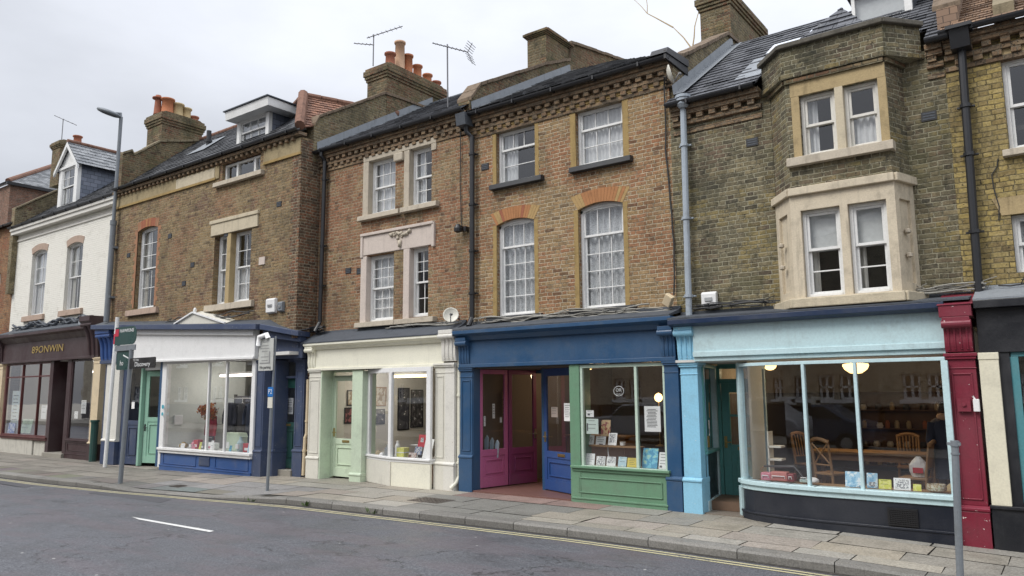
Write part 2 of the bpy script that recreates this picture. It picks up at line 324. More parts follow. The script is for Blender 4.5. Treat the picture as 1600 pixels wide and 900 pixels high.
M['slate_blue']=slate_mat('blue_slate_cheek',(.10,.12,.16),(.19,.21,.26),course=.26,seed=3,lamt=.12); M['slate_pale']=slate_mat('pale_slate',(.17,.18,.19),(.30,.31,.32),seed=5,lamt=.4)
M['tile']=slate_mat('red_clay_tile',(.16,.085,.06),(.29,.15,.10),course=.17,width=.18,seed=4,rough=.8); M['tile_br']=slate_mat('brown_clay_tile',(.17,.11,.075),(.27,.18,.12),course=.17,width=.18,seed=6,rough=.85)
M['ridge']=stone('clay_ridge',(.22,.12,.085),.6); M['coping']=stone('mossy_coping',(.24,.20,.13),.6); M['coping_red']=stone('brick_coping',(.20,.15,.105),.65)
M['lead']=stone('lead_flashing',(.25,.27,.29),.3,.55); M['lead_dark']=stone('dark_lead_flashing',(.085,.095,.11),.3,.6)
M['pot_or']=stone('terracotta_pot',(.46,.18,.09),.25); M['pot_red']=stone('red_pot',(.34,.13,.08),.3); M['pot_buff']=stone('buff_pot',(.52,.40,.22),.3); M['pot_pale']=stone('pale_pot',(.58,.38,.25),.2)
M['white']=paint('white_gloss_paint',(.78,.78,.76),.4,.14); M['offwhite']=paint('old_white_paint',(.70,.68,.62),.5,.16,chip=(.35,.3,.22)); M['gutter']=plain('black_gutter_plastic',(.018,.019,.022),.4); M['grey_pipe']=paint('grey_pipe_paint',(.36,.41,.46),.45,.25)
M['black']=plain('black_paint',(.014,.014,.016),.45); M['cable']=plain('black_cable',(.03,.03,.03),.6); M['cable_grey']=plain('grey_cable',(.26,.25,.22),.6); M['blacksill']=paint('black_sill_paint',(.022,.024,.028),.5,.2)
M['glass']=glass_mat('window_glass',boost=2.2,wave=.12); M['shopglass']=glass_mat('shop_glass',boost=3.0,wave=.03)
M['net']=cloth_mat('net_curtain',(.90,.91,.92),.2); M['lace']=cloth_mat('lace_curtain',(.88,.90,.92),.2,lace=True); M['curt']=cloth_mat('cream_curtain',(.84,.82,.76),.15); M['blind']=cloth_mat('grey_blind',(.80,.82,.82),.2)
M['dark']=plain('dark_interior',(.055,.05,.045),.9); M['roomwall']=plain('room_wall',(.34,.31,.27),.9)
M['metal']=paint('galvanised_steel',(.19,.21,.23),.5,.35,(.10,.10,.10)); M['brass']=plain('brass',(.55,.40,.16),.35,.9); M['steel']=plain('steel',(.6,.6,.6),.3,1.0); M['aerial']=plain('aerial_metal',(.16,.16,.165),.5,.5)

# ------------------------------------------------------------------ ground
def lerp(x,t):
    if x<=t[0][0]:return t[0][1]
    for (a,b),(c,d) in zip(t,t[1:]):
        if x<=c:return b+(d-b)*(x-a)/(c-a)
    return t[-1][1]
GZ=[(-60,-.22),(-30,-.15),(-21,-.12),(-16,-.04),(-12,0),(-5,0),(-2.5,-.02),(-1,-.07),(3,-.12),(12,-.2)]
KY=[(-80,-5.2),(-45,-3.9),(-28,-3.4),(-20,-3.22),(-17,-3.12),(-14,-2.85),(-12,-2.62),(-9,-2.47),(-6,-2.36),(-3,-2.40),(0,-2.46),(40,-2.6)]
DROP=[(-18.9,0),(-17.6,-.085),(-13.9,-.085),(-13.1,0)]
def gz(x): return lerp(x,GZ)
def ky(x): return lerp(x,KY)
def kz(x): return gz(x)+lerp(x,DROP)
def roadz(x,y): t=max(0,min(1,(ky(x)-y)/5.4)); return gz(x)-.115+.10*math.sin(t*math.pi/2)
mb=MB()
mb.add([(-260,-260,-.6),(260,-260,-.6),(260,260,-.6),(-260,260,-.6)],[(0,1,2,3)])
tag(mb.build('ground',M['concrete']),kind='structure')
# road
N=NT('asphalt'); P=N.pos(); a=N.noise(P,95,2,.7); b=N.noise(P,1.1,6,.65); c=N.noise(P,9,5,.7)
a=N.math('MULTIPLY_ADD',N.noise(P,38,3,.8),.55,N.math('MULTIPLY',a,.45)); col=N.ramp(a,[(.36,(.036,.038,.045)),(.5,(.085,.089,.101)),(.64,(.21,.215,.23))])
col=N.mix(N.rng(b,.4,.68,0,.5),col,N.mix(.45,col,(.03,.03,.03))); col=N.mix(N.rng(c,.62,.70,0,.75),col,(.03,.03,.032)); v2=N.n('ShaderNodeMapping'); N.link(P,v2.inputs[0]); v2.inputs['Scale'].default_value=(.8,2.4,1); col=N.mix(N.rng(N.noise(v2.outputs[0],3.5,6,.75),.60,.66,0,.65),col,(.035,.033,.035)); col=N.mix(N.rng(N.noise(v2.outputs[0],.6,3,.6),.45,.6,0,.3),col,(.13,.10,.11))
vn=N.n('ShaderNodeTexVoronoi'); vn.inputs['Scale'].default_value=4.5; N.link(P,vn.inputs['Vector']); gum=N.rng(vn.outputs['Distance'],.07,.10,1,0)
wz=N.sep(vn.outputs['Color'])[0]; col=N.mix(N.math('MULTIPLY',gum,N.math('GREATER_THAN',wz,.82)),col,(.42,.42,.40))
cr=N.n('ShaderNodeTexVoronoi',feature='DISTANCE_TO_EDGE'); cr.inputs['Scale'].default_value=.55; 
vv=N.n('ShaderNodeVectorMath',operation='MULTIPLY_ADD'); N.link(N.noise(P,2.4,4,.6,1),vv.inputs[0]); vv.inputs[1].default_value=(.9,.9,.9); N.link(P,vv.inputs[2]); N.link(vv.outputs[0],cr.inputs['Vector'])
crk=N.rng(cr.outputs['Distance'],.004,.012,1,0); col=N.mix(N.math('MULTIPLY',crk,N.rng(N.noise(P,.5,2),.5,.58,0,.75)),col,(.022,.022,.022))
M['road']=N.bsdf(col,N.rng(b,.35,.65,.74,.5),N.bump(N.math('ADD',a,N.math('MULTIPLY',c,.6)),.55,.006),spec=.45)
mb=MB(); xs=[-80+2*i for i in range(20)]+[-40+.8*i for i in range(56)]+[5+2*i for i in range(18)]; ts=[0,.03,.1,.2,.35,.5,.75,1]
for i,x in enumerate(xs):
    for t in ts:
        y=ky(x)+.1+(-13.6-ky(x)-.1)*t; mb.v.append(Vector((x,y,roadz(x,y))))
nt_=len(ts)
for i in range(len(xs)-1):
    for j in range(nt_-1): mb.f.append([i*nt_+j,i*nt_+j+1,(i+1)*nt_+j+1,(i+1)*nt_+j]); mb.m.append(0); mb.c.append(None)
tag(mb.build('road',M['road'],smooth=True),kind='structure')
def on_road(name,poly_fn,mat,x0,x1,w,off,step=.4,dz=.004):
    """strip following the kerb at distance off, w wide"""
    mb=MB(); n=int((x1-x0)/step)
    for i in range(n):
        a=x0+i*step; b=a+step
        mb.quad((a,ky(a)-off,roadz(a,ky(a)-off)+dz),(a,ky(a)-off-w,roadz(a,ky(a)-off-w)+dz),(b,ky(b)-off-w,roadz(b,ky(b)-off-w)+dz),(b,ky(b)-off,roadz(b,ky(b)-off)+dz))
    return tag(mb.build(name,mat),kind='structure')
def worn(name,c,amt=.5):
    N=NT(name); P=N.pos(); a=N.noise(P,26,4,.7); b=N.noise(P,3,4,.6); f=N.rng(N.math('MULTIPLY_ADD',N.math('SUBTRACT',b,.5),.6,a),.66-amt*.1,.76-amt*.1,0,.85)
    return N.bsdf(N.mix(f,c,(.11,.11,.11)),.8,N.bump(a,.3,.004))
M['yl']=worn('worn_yellow_line_paint',(.46,.42,.25),.9); M['wl']=worn('worn_white_line_paint',(.62,.62,.60),.35)
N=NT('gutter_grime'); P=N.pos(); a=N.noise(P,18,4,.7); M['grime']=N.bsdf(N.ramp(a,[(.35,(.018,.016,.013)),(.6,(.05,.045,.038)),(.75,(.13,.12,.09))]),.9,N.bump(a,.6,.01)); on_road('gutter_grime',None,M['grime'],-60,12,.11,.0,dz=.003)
on_road('yellow_line',None,M['yl'],-60,12,.06,.20); on_road('yellow_line',None,M['yl'],-60,12,.06,.33)
mb=MB(); mb.quad((-12.83,-5.30,0),(-12.42,-5.40,0),(-10.38,-5.40,0),(-10.42,-5.30,0))
for v in mb.v: v.z=roadz(v.x,v.y)+.005
tag(mb.build('road_marking',M['wl']),kind='structure')
# darker repair patches in the asphalt
N=NT('patch_asphalt'); P=N.pos(); a=N.noise(P,80,2,.7); M['patch']=N.bsdf(N.ramp(a,[(.3,(.04,.04,.045)),(.7,(.10,.10,.11))]),.8,N.bump(a,.5,.006))
for k,(x0,x1,y0,y1) in enumerate([(-17.6,-14.4,-3.95,-3.50),(-24,-20.2,-4.1,-3.75)]):
    mb=MB(); mb.quad((x0,y0+.1,0),(x1,y0,0),(x1-.4,y1,0),(x0-.2,y1+.02,0))
    for v in mb.v: v.z=roadz(v.x,v.y)+.004
    tag(mb.build('road_patch',M['patch']),kind='structure')
# pavement slabs
M['slab']=attr_mat('york_stone_slab',.85,.3); M['joint']=plain('joint_dirt',(.05,.045,.035),.95)
PALS=[(.25,.225,.185),(.28,.255,.215),(.235,.22,.19),(.26,.24,.20),(.24,.228,.20),(.26,.245,.215)]
rnd=random.Random(3)
mb=MB(); mb.mi=1
xs=[-60+1.*i for i in range(75)]
for a,b in zip(xs,xs[1:]): mb.quad((a,ky(a)+.1,kz(a)-.012),(b,ky(b)+.1,kz(b)-.012),(b,1.2,gz(b)-.012),(a,1.2,gz(a)-.012))
mb.mi=0
rows=[(.33,-.62),(-.62,-1.22),(-1.22,-1.78),(-1.78,None)]
def slabz(x,y):
    t=max(0,min(1,(y+1.2)/(ky(x)+1.2))) if y<-1.2 else 0
    return gz(x)+(kz(x)-gz(x))*t
for ri,(ya,yb) in enumerate(rows):
    x=-60-ri*.3
    while x<12:
        wdt=rnd.uniform(.75,1.25) if ri!=3 else rnd.uniform(.6,1.0)
        a,b=x+.008,x+wdt-.008; g=.009
        tone=rnd.choice(PALS); f=rnd.uniform(1.15,1.55)
        if x<-17: tone=(.19,.175,.15)
        if -13.5>x>-18 and ri>=2: tone=(.19,.185,.18)
        if -10.4<x<-7.7 and ri>=1: tone=(.21,.205,.185); f=1.1
        if -10.2<x<-7.6 and ri==0: tone=(.22,.155,.135)
        if -5<x<-1 and ri in(1,2) and rnd.random()<.35: tone=(.28,.25,.20)
        if rnd.random()<.07: tone=(.25,.22,.19)
        mb.col=tuple(t*f for t in tone)
        y0=(ya-g); y1a=(yb+g) if yb is not None else ky(a)+.27; y1b=(yb+g) if yb is not None else ky(b)+.27
        dz=rnd.uniform(-.003,.003); sk=rnd.uniform(-.02,.02)
        if yb is None and ky(a)<-2.9: # wide pavement: one more row
            ym=(ya+ky(a)+.27)/2
            mb.quad((a,ym-g,slabz(a,ym)+dz),(b,ym-g,slabz(b,ym)+dz),(b,y0,slabz(b,y0)+dz),(a,y0,slabz(a,y0)+dz)); mb.col=tuple(t*rnd.uniform(.85,1.1) for t in tone)
            mb.quad((a,y1a,slabz(a,y1a)+dz),(b,y1b,slabz(b,y1b)+dz),(b,ym-2*g,slabz(b,ym)+dz),(a,ym-2*g,slabz(a,ym)+dz))
        else:
            mb.quad((a,y1a,slabz(a,y1a)+dz),(b+sk,y1b,slabz(b,y1b)+dz),(b,y0,slabz(b,y0)+dz),(a,y0,slabz(a,y0)+dz))
        x+=wdt
tag(mb.build('pavement',[M['slab'],M['joint']]),kind='structure')
# kerb stones
mb=MB(); x=-60
while x<12:
    L=rnd.uniform(.8,1.3); a,b=x+.006,x+L-.006; f=rnd.uniform(.8,1.1); mb.col=(.25*f,.24*f,.22*f)
    y0,y1=ky(a),ky(b); za,zb=kz(a)+.002,kz(b)+.002
    mb.add([(a,y0,za-.3),(b,y1,zb-.3),(b,y1+.255,zb-.3),(a,y0+.255,za-.3),(a,y0+.02,za),(b,y1+.02,zb),(b,y1+.255,zb),(a,y0+.255,za),(a,y0,za-.03),(b,y1,zb-.03)],
        [(0,1,9,8),(8,9,5,4),(4,5,6,7),(1,2,6,5,9),(3,0,8,4,7),(2,3,7,6)])
    x+=L
M['kerb']=attr_mat('granite_kerb',.8,.25,1.4)
tag(mb.build('kerb',M['kerb']),kind='structure')
# opposite pavement
mb=MB(); mb.box(-80,40,-30,-13.6,-.6,.02); tag(mb.build('opposite_pavement',M['concrete']),kind='structure')
# cast-iron covers
def cover(x,y,w,d,rot,label):
    mb=MB(); mb.box(x-w/2,x+w/2,y-d/2,y+d/2,slabz(x,y)-.005,slabz(x,y)+.006)
    for i in range(7):
        for j in range(5): mb.box(x-w/2+.03+i*(w-.06)/7,x-w/2+.03+(i+.6)*(w-.06)/7,y-d/2+.03+j*(d-.06)/5,y-d/2+.03+(j+.6)*(d-.06)/5,slabz(x,y)+.006,slabz(x,y)+.010)
    tag(mb.build('manhole_cover',plain('cast_iron',(.09,.075,.065),.5,.5),at=(x,y,slabz(x,y))),label,'manhole cover')
cover(-9.75,-1.35,.75,.5,0,'worn rusty manhole cover set in the pavement outside the cream shop')
cover(-16.6,-2.3,.4,.3,0,'small round-cornered metal cover in the grey dropped pavement')
# ------------------------------------------------------------------ house builders
def wall_mb(mb,x0,x1,z0,z1,Y,ops,deep=.24,ends=True):
    """front wall at Y with openings (xa,xb,za,zb,rise); reveals run inwards"""
    xs=sorted({x0,x1,*[o[0] for o in ops],*[o[1] for o in ops]}); zs=sorted({z0,z1,*[o[2] for o in ops],*[o[3]+o[4] for o in ops]})
    for a,b in zip(xs,xs[1:]):
        for c,d in zip(zs,zs[1:]):
            mx,mz=(a+b)/2,(c+d)/2
            if any(o[0]<mx<o[1] and o[2]<mz<o[3]+o[4] for o in ops): continue
            mb.quad((a,Y,c),(b,Y,c),(b,Y,d),(a,Y,d))
    for xa,xb,za,zb,r in ops:
        D=Y+deep; xa-=.004; xb+=.004; za-=.004; zb+=(0 if r else .004)
        mb.quad((xa,Y,za),(xa,Y,zb),(xa,D,zb),(xa,D,za)); mb.quad((xb,Y,za),(xb,D,za),(xb,D,zb),(xb,Y,zb)); mb.quad((xa,Y,za),(xa,D,za),(xb,D,za),(xb,Y,za))
        n=12 if r else 1
        pts=[(xa+(xb-xa)*i/n, zb+(r*(1-(2*i/n-1)**2) if r else 0)) for i in range(n+1)]
        for (a,c),(b,d) in zip(pts,pts[1:]):
            mb.quad((a,Y,c),(b,Y,d),(b,D,d),(a,D,c))
            if r: mb.quad((a,Y,c),(b,Y,d),(b,Y,zb+r),(a,Y,zb+r))
def shell(mb,x0,x1,z0,z1,Y,yb=8.0):
    e=.003; x0+=e;x1-=e
    mb.quad((x0,Y,z0),(x0,Y,z1),(x0,yb,z1),(x0,yb,z0)); mb.quad((x1,Y,z0),(x1,yb,z0),(x1,yb,z1),(x1,Y,z1)); mb.quad((x0,yb,z0),(x0,yb,z1),(x1,yb,z1),(x1,yb,z0))
def curtain_mb(x0,x1,z0,z1,Y,amp=.022,n=None,wl=.09):
    mb=MB(); n=n or max(8,int((x1-x0)/.02)); ph=random.random()*6
    for i in range(n+1):
        x=x0+(x1-x0)*i/n; y=Y+amp*math.sin(2*math.pi*(x-x0)/wl+ph+math.sin(x*9)*.8); mb.v+= [Vector((x,y-.006,z0)),Vector((x+random.uniform(-.003,.003),y,z1))]
    for i in range(n): mb.f.append([2*i,2*i+2,2*i+3,2*i+1]); mb.m.append(0); mb.c.append(None)
    return mb
def sash(par,x0,x1,z0,z1,Y,split=.5,cu=2,ru=2,cl=2,rl=2,curt='net',rise=0,mat=None,fw=.05,bars=.02,name='window',glass=None):
    """a two-part sliding sash window filling the opening; Y is the outer face of its frame"""
    mat=mat or M['white']; mb=MB(); zt=z1+rise
    mb.box(x0,x0+fw,Y,Y+.12,z0,z1); mb.box(x1-fw,x1,Y,Y+.12,z0,z1); mb.box(x0+fw,x1-fw,Y-.01,Y+.12,z0,z0+fw*.9)
    if rise:
        n=12
        for i in range(n):
            a,b=i/n,(i+1)/n; xa,xb=x0+(x1-x0)*a,x0+(x1-x0)*b; fa=z1+rise*(1-(2*a-1)**2); fb=z1+rise*(1-(2*b-1)**2)
            mb.add([(xa,Y,fa-.07),(xb,Y,fb-.07),(xb,Y+.12,fb-.07),(xa,Y+.12,fa-.07),(xa,Y,fa+.01),(xb,Y,fb+.01),(xb,Y+.12,fb+.01),(xa,Y+.12,fa+.01)],[(3,2,1,0),(4,5,6,7),(0,1,5,4),(1,2,6,5),(2,3,7,6),(3,0,4,7)])
    else: mb.box(x0+fw,x1-fw,Y,Y+.12,z1-fw*.9,z1)
    zi0,zi1=z0+fw*.9,(zt-.07 if rise else z1-fw*.9); zm=zi0+(zi1-zi0)*split; xi0,xi1=x0+fw,x1-fw; s=.04
    # upper sash (outer), lower sash (inner)
    def one(a,b,c,d,y,cols,rows):
        mb.box(a,a+s,y,y+.035,c,d); mb.box(b-s,b,y,y+.035,c,d); mb.box(a+s,b-s,y,y+.035,c,c+s*1.05); mb.box(a+s,b-s,y,y+.035,d-s,d)
        for i in range(1,cols): x=a+s+(b-a-2*s)*i/cols; mb.box(x-bars/2,x+bars/2,y+.003,y+.03,c+s,d-s)
        for i in range(1,rows): z=c+s+(d-c-2*s)*i/rows; mb.box(a+s,b-s,y+.004,y+.029,z-bars/2,z+bars/2)
    one(xi0,xi1,zm-.02,zi1,Y+.025,cu,ru); one(xi0,xi1,zi0,zm+.02,Y+.065,cl,rl)
    w_=mb.build(name,mat,par,bevel=.003)
    g=MB(); g.quad((xi0,Y+.045,zm),(xi1,Y+.045,zm),(xi1,Y+.045,zi1),(xi0,Y+.045,zi1)); g.quad((xi0,Y+.085,zi0),(xi1,Y+.085,zi0),(xi1,Y+.085,zm),(xi0,Y+.085,zm))
    g.build('glass',glass or M['glass'],w_)
    cy=Y+.15
    if curt=='net': curtain_mb(x0-.02,x1+.02,z0,zt,cy).build('curtain',M['net'],w_,smooth=True)
    elif curt=='lace': curtain_mb(x0-.02,x1+.02,z0,zt,cy,.03,wl=.14).build('curtain',M['lace'],w_,smooth=True)
    elif curt=='sides':
        for a,b in ((x0,x0+(x1-x0)*.24),(x1-(x1-x0)*.22,x1)): curtain_mb(a,b,z0,zt,cy,.03,wl=.08).build('curtain',M['curt'],w_,smooth=True)
    elif curt=='left': curtain_mb(x0,x0+(x1-x0)*.4,z0,zt,cy,.03,wl=.09).build('curtain',M['net'],w_,smooth=True)
    elif curt=='half': curtain_mb(x0,x1,z0,z0+(zt-z0)*.52,cy).build('curtain',M['net'],w_,smooth=True)
    elif curt=='blind':
        b=MB(); b.box(x0,x1,cy-.02,cy-.012,z0+(zt-z0)*.55,zt); b.box(x0,x1,cy-.03,cy-.005,z0+(zt-z0)*.53,z0+(zt-z0)*.55); b.build('blind',M['blind'],w_)
        curtain_mb(x0,x0+(x1-x0)*.3,z0,zt,cy+.05,.03,wl=.09).build('curtain',M['curt'],w_,smooth=True)
    return w_
def sill(par,x0,x1,z,Y,h,mat,out=.1,name='sill',lab=None):
    mb=MB(); mb.prism_x([(Y-out,z-h),(Y+.12,z-h),(Y+.12,z+.015),(Y-out+.01,z-.005)],x0,x1); return mb.build(name,mat,par,bevel=.008,label=lab)
def arch(par,xa,xb,zs,rise,Y,h,mats,splay=.10,n=17,name='brick_arch'):
    """gauged voussoirs over a segmental head"""
    mb=MB(); mb2=None
    rnd2=random.Random(int(xa*100))
    for i in range(n):
        a,b=(i+.04)/n,(i+.96)/n
        def lo(t): return (xa+(xb-xa)*t, zs+rise*(1-(2*t-1)**2))
        def hi(t): return (xa-splay+(xb-xa+2*splay)*t, zs+rise*.9*(1-(2*t-1)**2)+h)
        c=abs((i+.5)/n-.5)*2; mb.mi=(0 if c<.62 else 1) if rnd2.random()>.15 else (2 if c<.62 else 0)
        p=[lo(a),lo(b),hi(b),hi(a)]; mb.prism_y(p,Y-.006,Y+.02)
    return mb.build(name,mats,par)
def cornice(par,x0,x1,Y,zt,h=.42,n_rows=2,mat=None,step=.225):
    """corbelled brick eaves: bands with dentil blocks between"""
    mb=MB(); mb.box(x0,x1,Y-.16,Y+.1,zt-.09,zt); mb.box(x0,x1,Y-.12,Y+.1,zt-.17,zt-.095)
    z=zt-.17; x=x0+.02
    while x<x1-.1: mb.box(x,x+.115,Y-.10,Y+.05,z-.085,z-.002); x+=step
    mb.box(x0,x1,Y-.06,Y+.1,z-.165,z-.09); x=x0+.13
    while x<x1-.1 and n_rows>1: mb.box(x,x+.115,Y-.055,Y+.05,z-.245,z-.168); x+=step
    mb.box(x0,x1,Y-.025,Y+.1,z-.32,z-.248)
    return mb.build('cornice',mat or M['dentil'],par,bevel=.004)
def gutter(par,x0,x1,Y,z,mat=None,r=.065):
    mb=MB(); n=8; pts=[(Y-r*math.cos(math.pi*i/n)*1.0,z-r*math.sin(math.pi*i/n)) for i in range(n+1)]; inner=[(Y-(r-.012)*math.cos(math.pi*i/n),z-(r-.012)*math.sin(math.pi*i/n)) for i in range(n+1)]
    mb.prism_x(pts+inner[::-1],x0,x1)
    x=x0+.4
    while x<x1: mb.box(x,x+.03,Y-r-.008,Y+r,z-r-.01,z+.004); x+=.95
    return mb.build('gutter',mat or M['gutter'],par)
def downpipe(par,pts,r,mat,clips=(),name='downpipe'):
    mb=MB(); mb.tube(pts,r,10)
    for z in clips:
        for a,b in zip(pts,pts[1:]):
            if min(a[2],b[2])<=z<=max(a[2],b[2]) and abs(a[2]-b[2])>.3:
                t=(z-a[2])/(b[2]-a[2]); x,y=a[0]+(b[0]-a[0])*t,a[1]+(b[1]-a[1])*t
                mb.lathe(x,y,[(r*1.35,z-.025),(r*1.35,z+.025)],10); mb.box(x-r*2,x+r*2,y+r*.6,y+r+.03,z-.012,z+.012); break
    return mb.build(name,mat,par,smooth=False)
def slated(par,poly,mat,name='roof',expo=.23,wid=.30,butt=.022):
    """a pitched roof laid in overlapping slates: every course is tilted and shows its lower edge"""
    import bmesh
    P=[Vector(p) for p in poly]; nr=Vector((0,0,0))
    for i in range(1,len(P)-1): nr+=(P[i]-P[0]).cross(P[i+1]-P[0])
    nr.normalize()
    if nr.z<0: nr=-nr
    lev=nr.cross(Vector((0,0,1))).normalized(); up=lev.cross(nr); 
    if up.z<0: up=-up
    o=min(P,key=lambda p:p.z); U=[(p-o).dot(lev) for p in P]; V=[(p-o).dot(up) for p in P]; rr=random.Random(int(abs(o.x)*10+7))
    bm=bmesh.new(); j=0; v=min(V)-.02
    while v<max(V):
        u=min(U)-.3+(wid/2 if j%2 else 0)
        while u<max(U)+.3:
            h=butt*rr.uniform(.7,1.35); k=rr.uniform(-.012,.012); a=o+lev*(u+.004)+up*(v+k); b=o+lev*(u+wid-.004)+up*(v+k); c=b+up*(expo*1.08-k); d=a+up*(expo*1.08-k)
            q=[bm.verts.new(x) for x in (a-nr*.01,b-nr*.01,a+nr*h,b+nr*h,c+nr*.002,d+nr*.002)]
            bm.faces.new((q[0],q[1],q[3],q[2])); bm.faces.new((q[2],q[3],q[4],q[5])); bm.faces.new((q[1],q[4],q[3])); bm.faces.new((q[0],q[2],q[5]))
            u+=wid
        v+=expo; j+=1
    cen=sum(P,Vector((0,0,0)))/len(P)
    for i in range(len(P)):
        a,b=P[i],P[(i+1)%len(P)]; n=(b-a).cross(nr).normalized()
        if (cen-a).dot(n)>0: n=-n
        bmesh.ops.bisect_plane(bm,geom=bm.verts[:]+bm.edges[:]+bm.faces[:],plane_co=a,plane_no=n,clear_outer=True)
    mb=MB(); bm.verts.ensure_lookup_table(); bm.verts.index_update(); mb.v=[x.co.copy() for x in bm.verts]; mb.f=[[x.index for x in f.verts] for f in bm.faces]; n=len(P)
    base=len(mb.v); mb.v+=[p-nr*.012 for p in P]; mb.f.append([base+i for i in range(n)]); mb.m=[0]*len(mb.f); mb.c=[None]*len(mb.f); bm.free()
    return mb.build(name,mat,par)
def roof_slope(par,poly,mat,name='roof',th=.05):
    if mat in (M['slate'],M['slate2'],M['slate_pale'],M['tile'],M['tile_br']) and (mat not in (M['tile'],M['tile_br']) or True): return slated(par,poly,mat,name,.23 if 'slate' in mat.name else .15,.30 if 'slate' in mat.name else .19)
    mb=MB(); n=len(poly); P=[Vector(p) for p in poly]; nr=(P[1]-P[0]).cross(P[2]-P[0]).normalized()
    if nr.z<0: nr=-nr
    mb.v=[p for p in P]+[p-nr*th for p in P]
    mb.f=[list(range(n)),list(range(n,2*n))[::-1]]+[[i,n+i,n+(i+1)%n,(i+1)%n] for i in range(n)]; mb.m=[0]*len(mb.f); mb.c=[None]*len(mb.f)
    return mb.build(name,mat,par)
def party(par,X0,X1,prof,mat,cop=None,copmat=None,name='party_wall',z0=6.0,ct=.07,co=.05):
    """a wall across the terrace: prof is its top line [(y,z)]"""
    mb=MB(); mb.prism_x([(prof[0][0],z0)]+list(prof)+[(prof[-1][0],z0)],X0,X1); w_=mb.build(name,mat,par)
    if copmat:
        c=MB()
        for (a,b),(d,e) in zip(prof,prof[1:]):
            L=math.hypot(d-a,e-b); n=max(1,int(L/.23))
            for i in range(n):
                t0,t1=(i+.02)/n,(i+.98)/n; j=random.uniform(-.008,.008)
                ya,za,yb,zb=a+(d-a)*t0,b+(e-b)*t0+j,a+(d-a)*t1,b+(e-b)*t1+j
                c.prism_x([(ya,za-.01),(yb,zb-.01),(yb,zb+ct),(ya,za+ct)],X0-co,X1+co)
        c.build('coping',copmat,w_,bevel=.008)
    return w_
def chimney(par,x0,x1,y0,y1,z0,z1,pots,mat=None,corb=.30,name='chimney'):
    """stack with an oversailing head; pots (x,y,h,r,material,kind)"""
    mb=MB(); mb.box(x0,x1,y0,y1,z0,z1-corb)
    steps=[.03,.06,.09,.09,.05]; n=len(steps)
    for i,s in enumerate(steps): mb.box(x0-s,x1+s,y0-s,y1+s,z1-corb+corb*i/n+.001*(i>0),z1-corb+corb*(i+1)/n)
    mb.prism_x([(y0-.02,z1),(y1+.02,z1),(y1-.12,z1+.07),(y0+.12,z1+.07)],x0,x1)
    st=mb.build(name,mat or M['br_stack'],par,bevel=.006)
    for x,y,h,r,mt,kind in pots:
        p=MB(); z=z1+.04
        if kind=='tall': prof=[(r*1.25,z),(r*1.2,z+.08),(r,z+.12),(r*.92,z+h-.07),(r*1.12,z+h-.06),(r*1.15,z+h),(r*.8,z+h),(r*.78,z+h-.2)]
        elif kind=='cowl': prof=[(r*1.1,z),(r,z+.05),(r*.8,z+h*.7),(r*.8,z+h*.8),(r*1.5,z+h*.82),(r*1.5,z+h*.88),(r*.7,z+h*.9),(r*.7,z+h)]
        else: prof=[(r*1.15,z),(r*1.12,z+.06),(r*.95,z+.1),(r*.88,z+h-.08),(r*1.15,z+h-.05),(r*1.15,z+h),(r*.8,z+h),(r*.78,z+h-.15)]
        p.lathe(x,y,prof,16); p.build('chimney_pot',mt,st,smooth=True)
    return st
def ridge_tiles(par,a,b,r=.11,mat=None,name='ridge'):
    mb=MB(); a=Vector(a);b=Vector(b);n=max(1,int((b-a).length/.42))
    for i in range(n): mb.tube([a+(b-a)*(i+.01)/n,a+(b-a)*(i+.97)/n],[r*1.0,r*1.06],9)
    return mb.build(name,mat or M['ridge'],par)

XA0,XAB,XBC,XCD,XDE,XEF=-34.1,-24.65,-15.16,-10.2,-5.5,-1.2
# ================================================================== HOUSE 0 (orange, leftmost)
h0=thing('terraced_house','orange brick terraced house cut off by the left edge, beyond the white one','house',(-38,.25,-.15))
mb=MB(); wall_mb(mb,-43,XA0,3.9,8.9,.25,[(-36.6,-35.45,4.9,7.0,.0)]); shell(mb,-43,XA0,3.9,8.9,.25); mb.build('wall',M['br_0'],h0)
sash(h0,-36.6,-35.45,4.9,7.0,.37,curt='net'); sill(h0,-36.75,-35.3,4.9,.25,.2,M['lime'])
gutter(h0,-43,XA0-.05,.05,8.93); roof_slope(h0,[(-43,.0,8.9),(XA0,.0,8.9),(XA0,4.2,11.2),(-43,4.2,11.2)],M['slate_pale'])
mb=MB(); mb.box(-43,XA0-.1,-.1,.25,3.35,4.3); mb.box(-43,XA0-.1,-.25,.2,4.2,4.32); mb.build('fascia',paint('dark_teal_fascia',(.05,.09,.10)),h0)
mb=MB(); mb.box(-43,-34.4,.0,.3,-.3,3.4); mb.build('shopfront',M['roomwall'],h0)
# taller house behind on the left
hz=thing('corner_house','taller red brick house with pale slate roof rising behind at far left','house',(-42,2,-.1))
mb=MB(); mb.box(-48,-38,-.0+1.2,12,0,11.45); mb.build('wall',M['br_Z'],hz)
gm=MB(); gm.box(-37.95,-37.8,1.0,12,11.38,11.52); gm.build('gutter',M['gutter'],hz)
roof_slope(hz,[(-37.85,1.0,11.5),(-37.85,12,11.5),(-42.5,12,13.9),(-42.5,4.6,13.9)],M['slate_pale']); roof_slope(hz,[(-48,1.0,11.5),(-37.85,1.0,11.5),(-42.5,4.6,13.9)],M['slate_pale'])
ridge_tiles(hz,(-42.5,4.6,13.92),(-42.5,12,13.92)); ridge_tiles(hz,(-37.9,1.05,11.55),(-42.5,4.6,13.95))
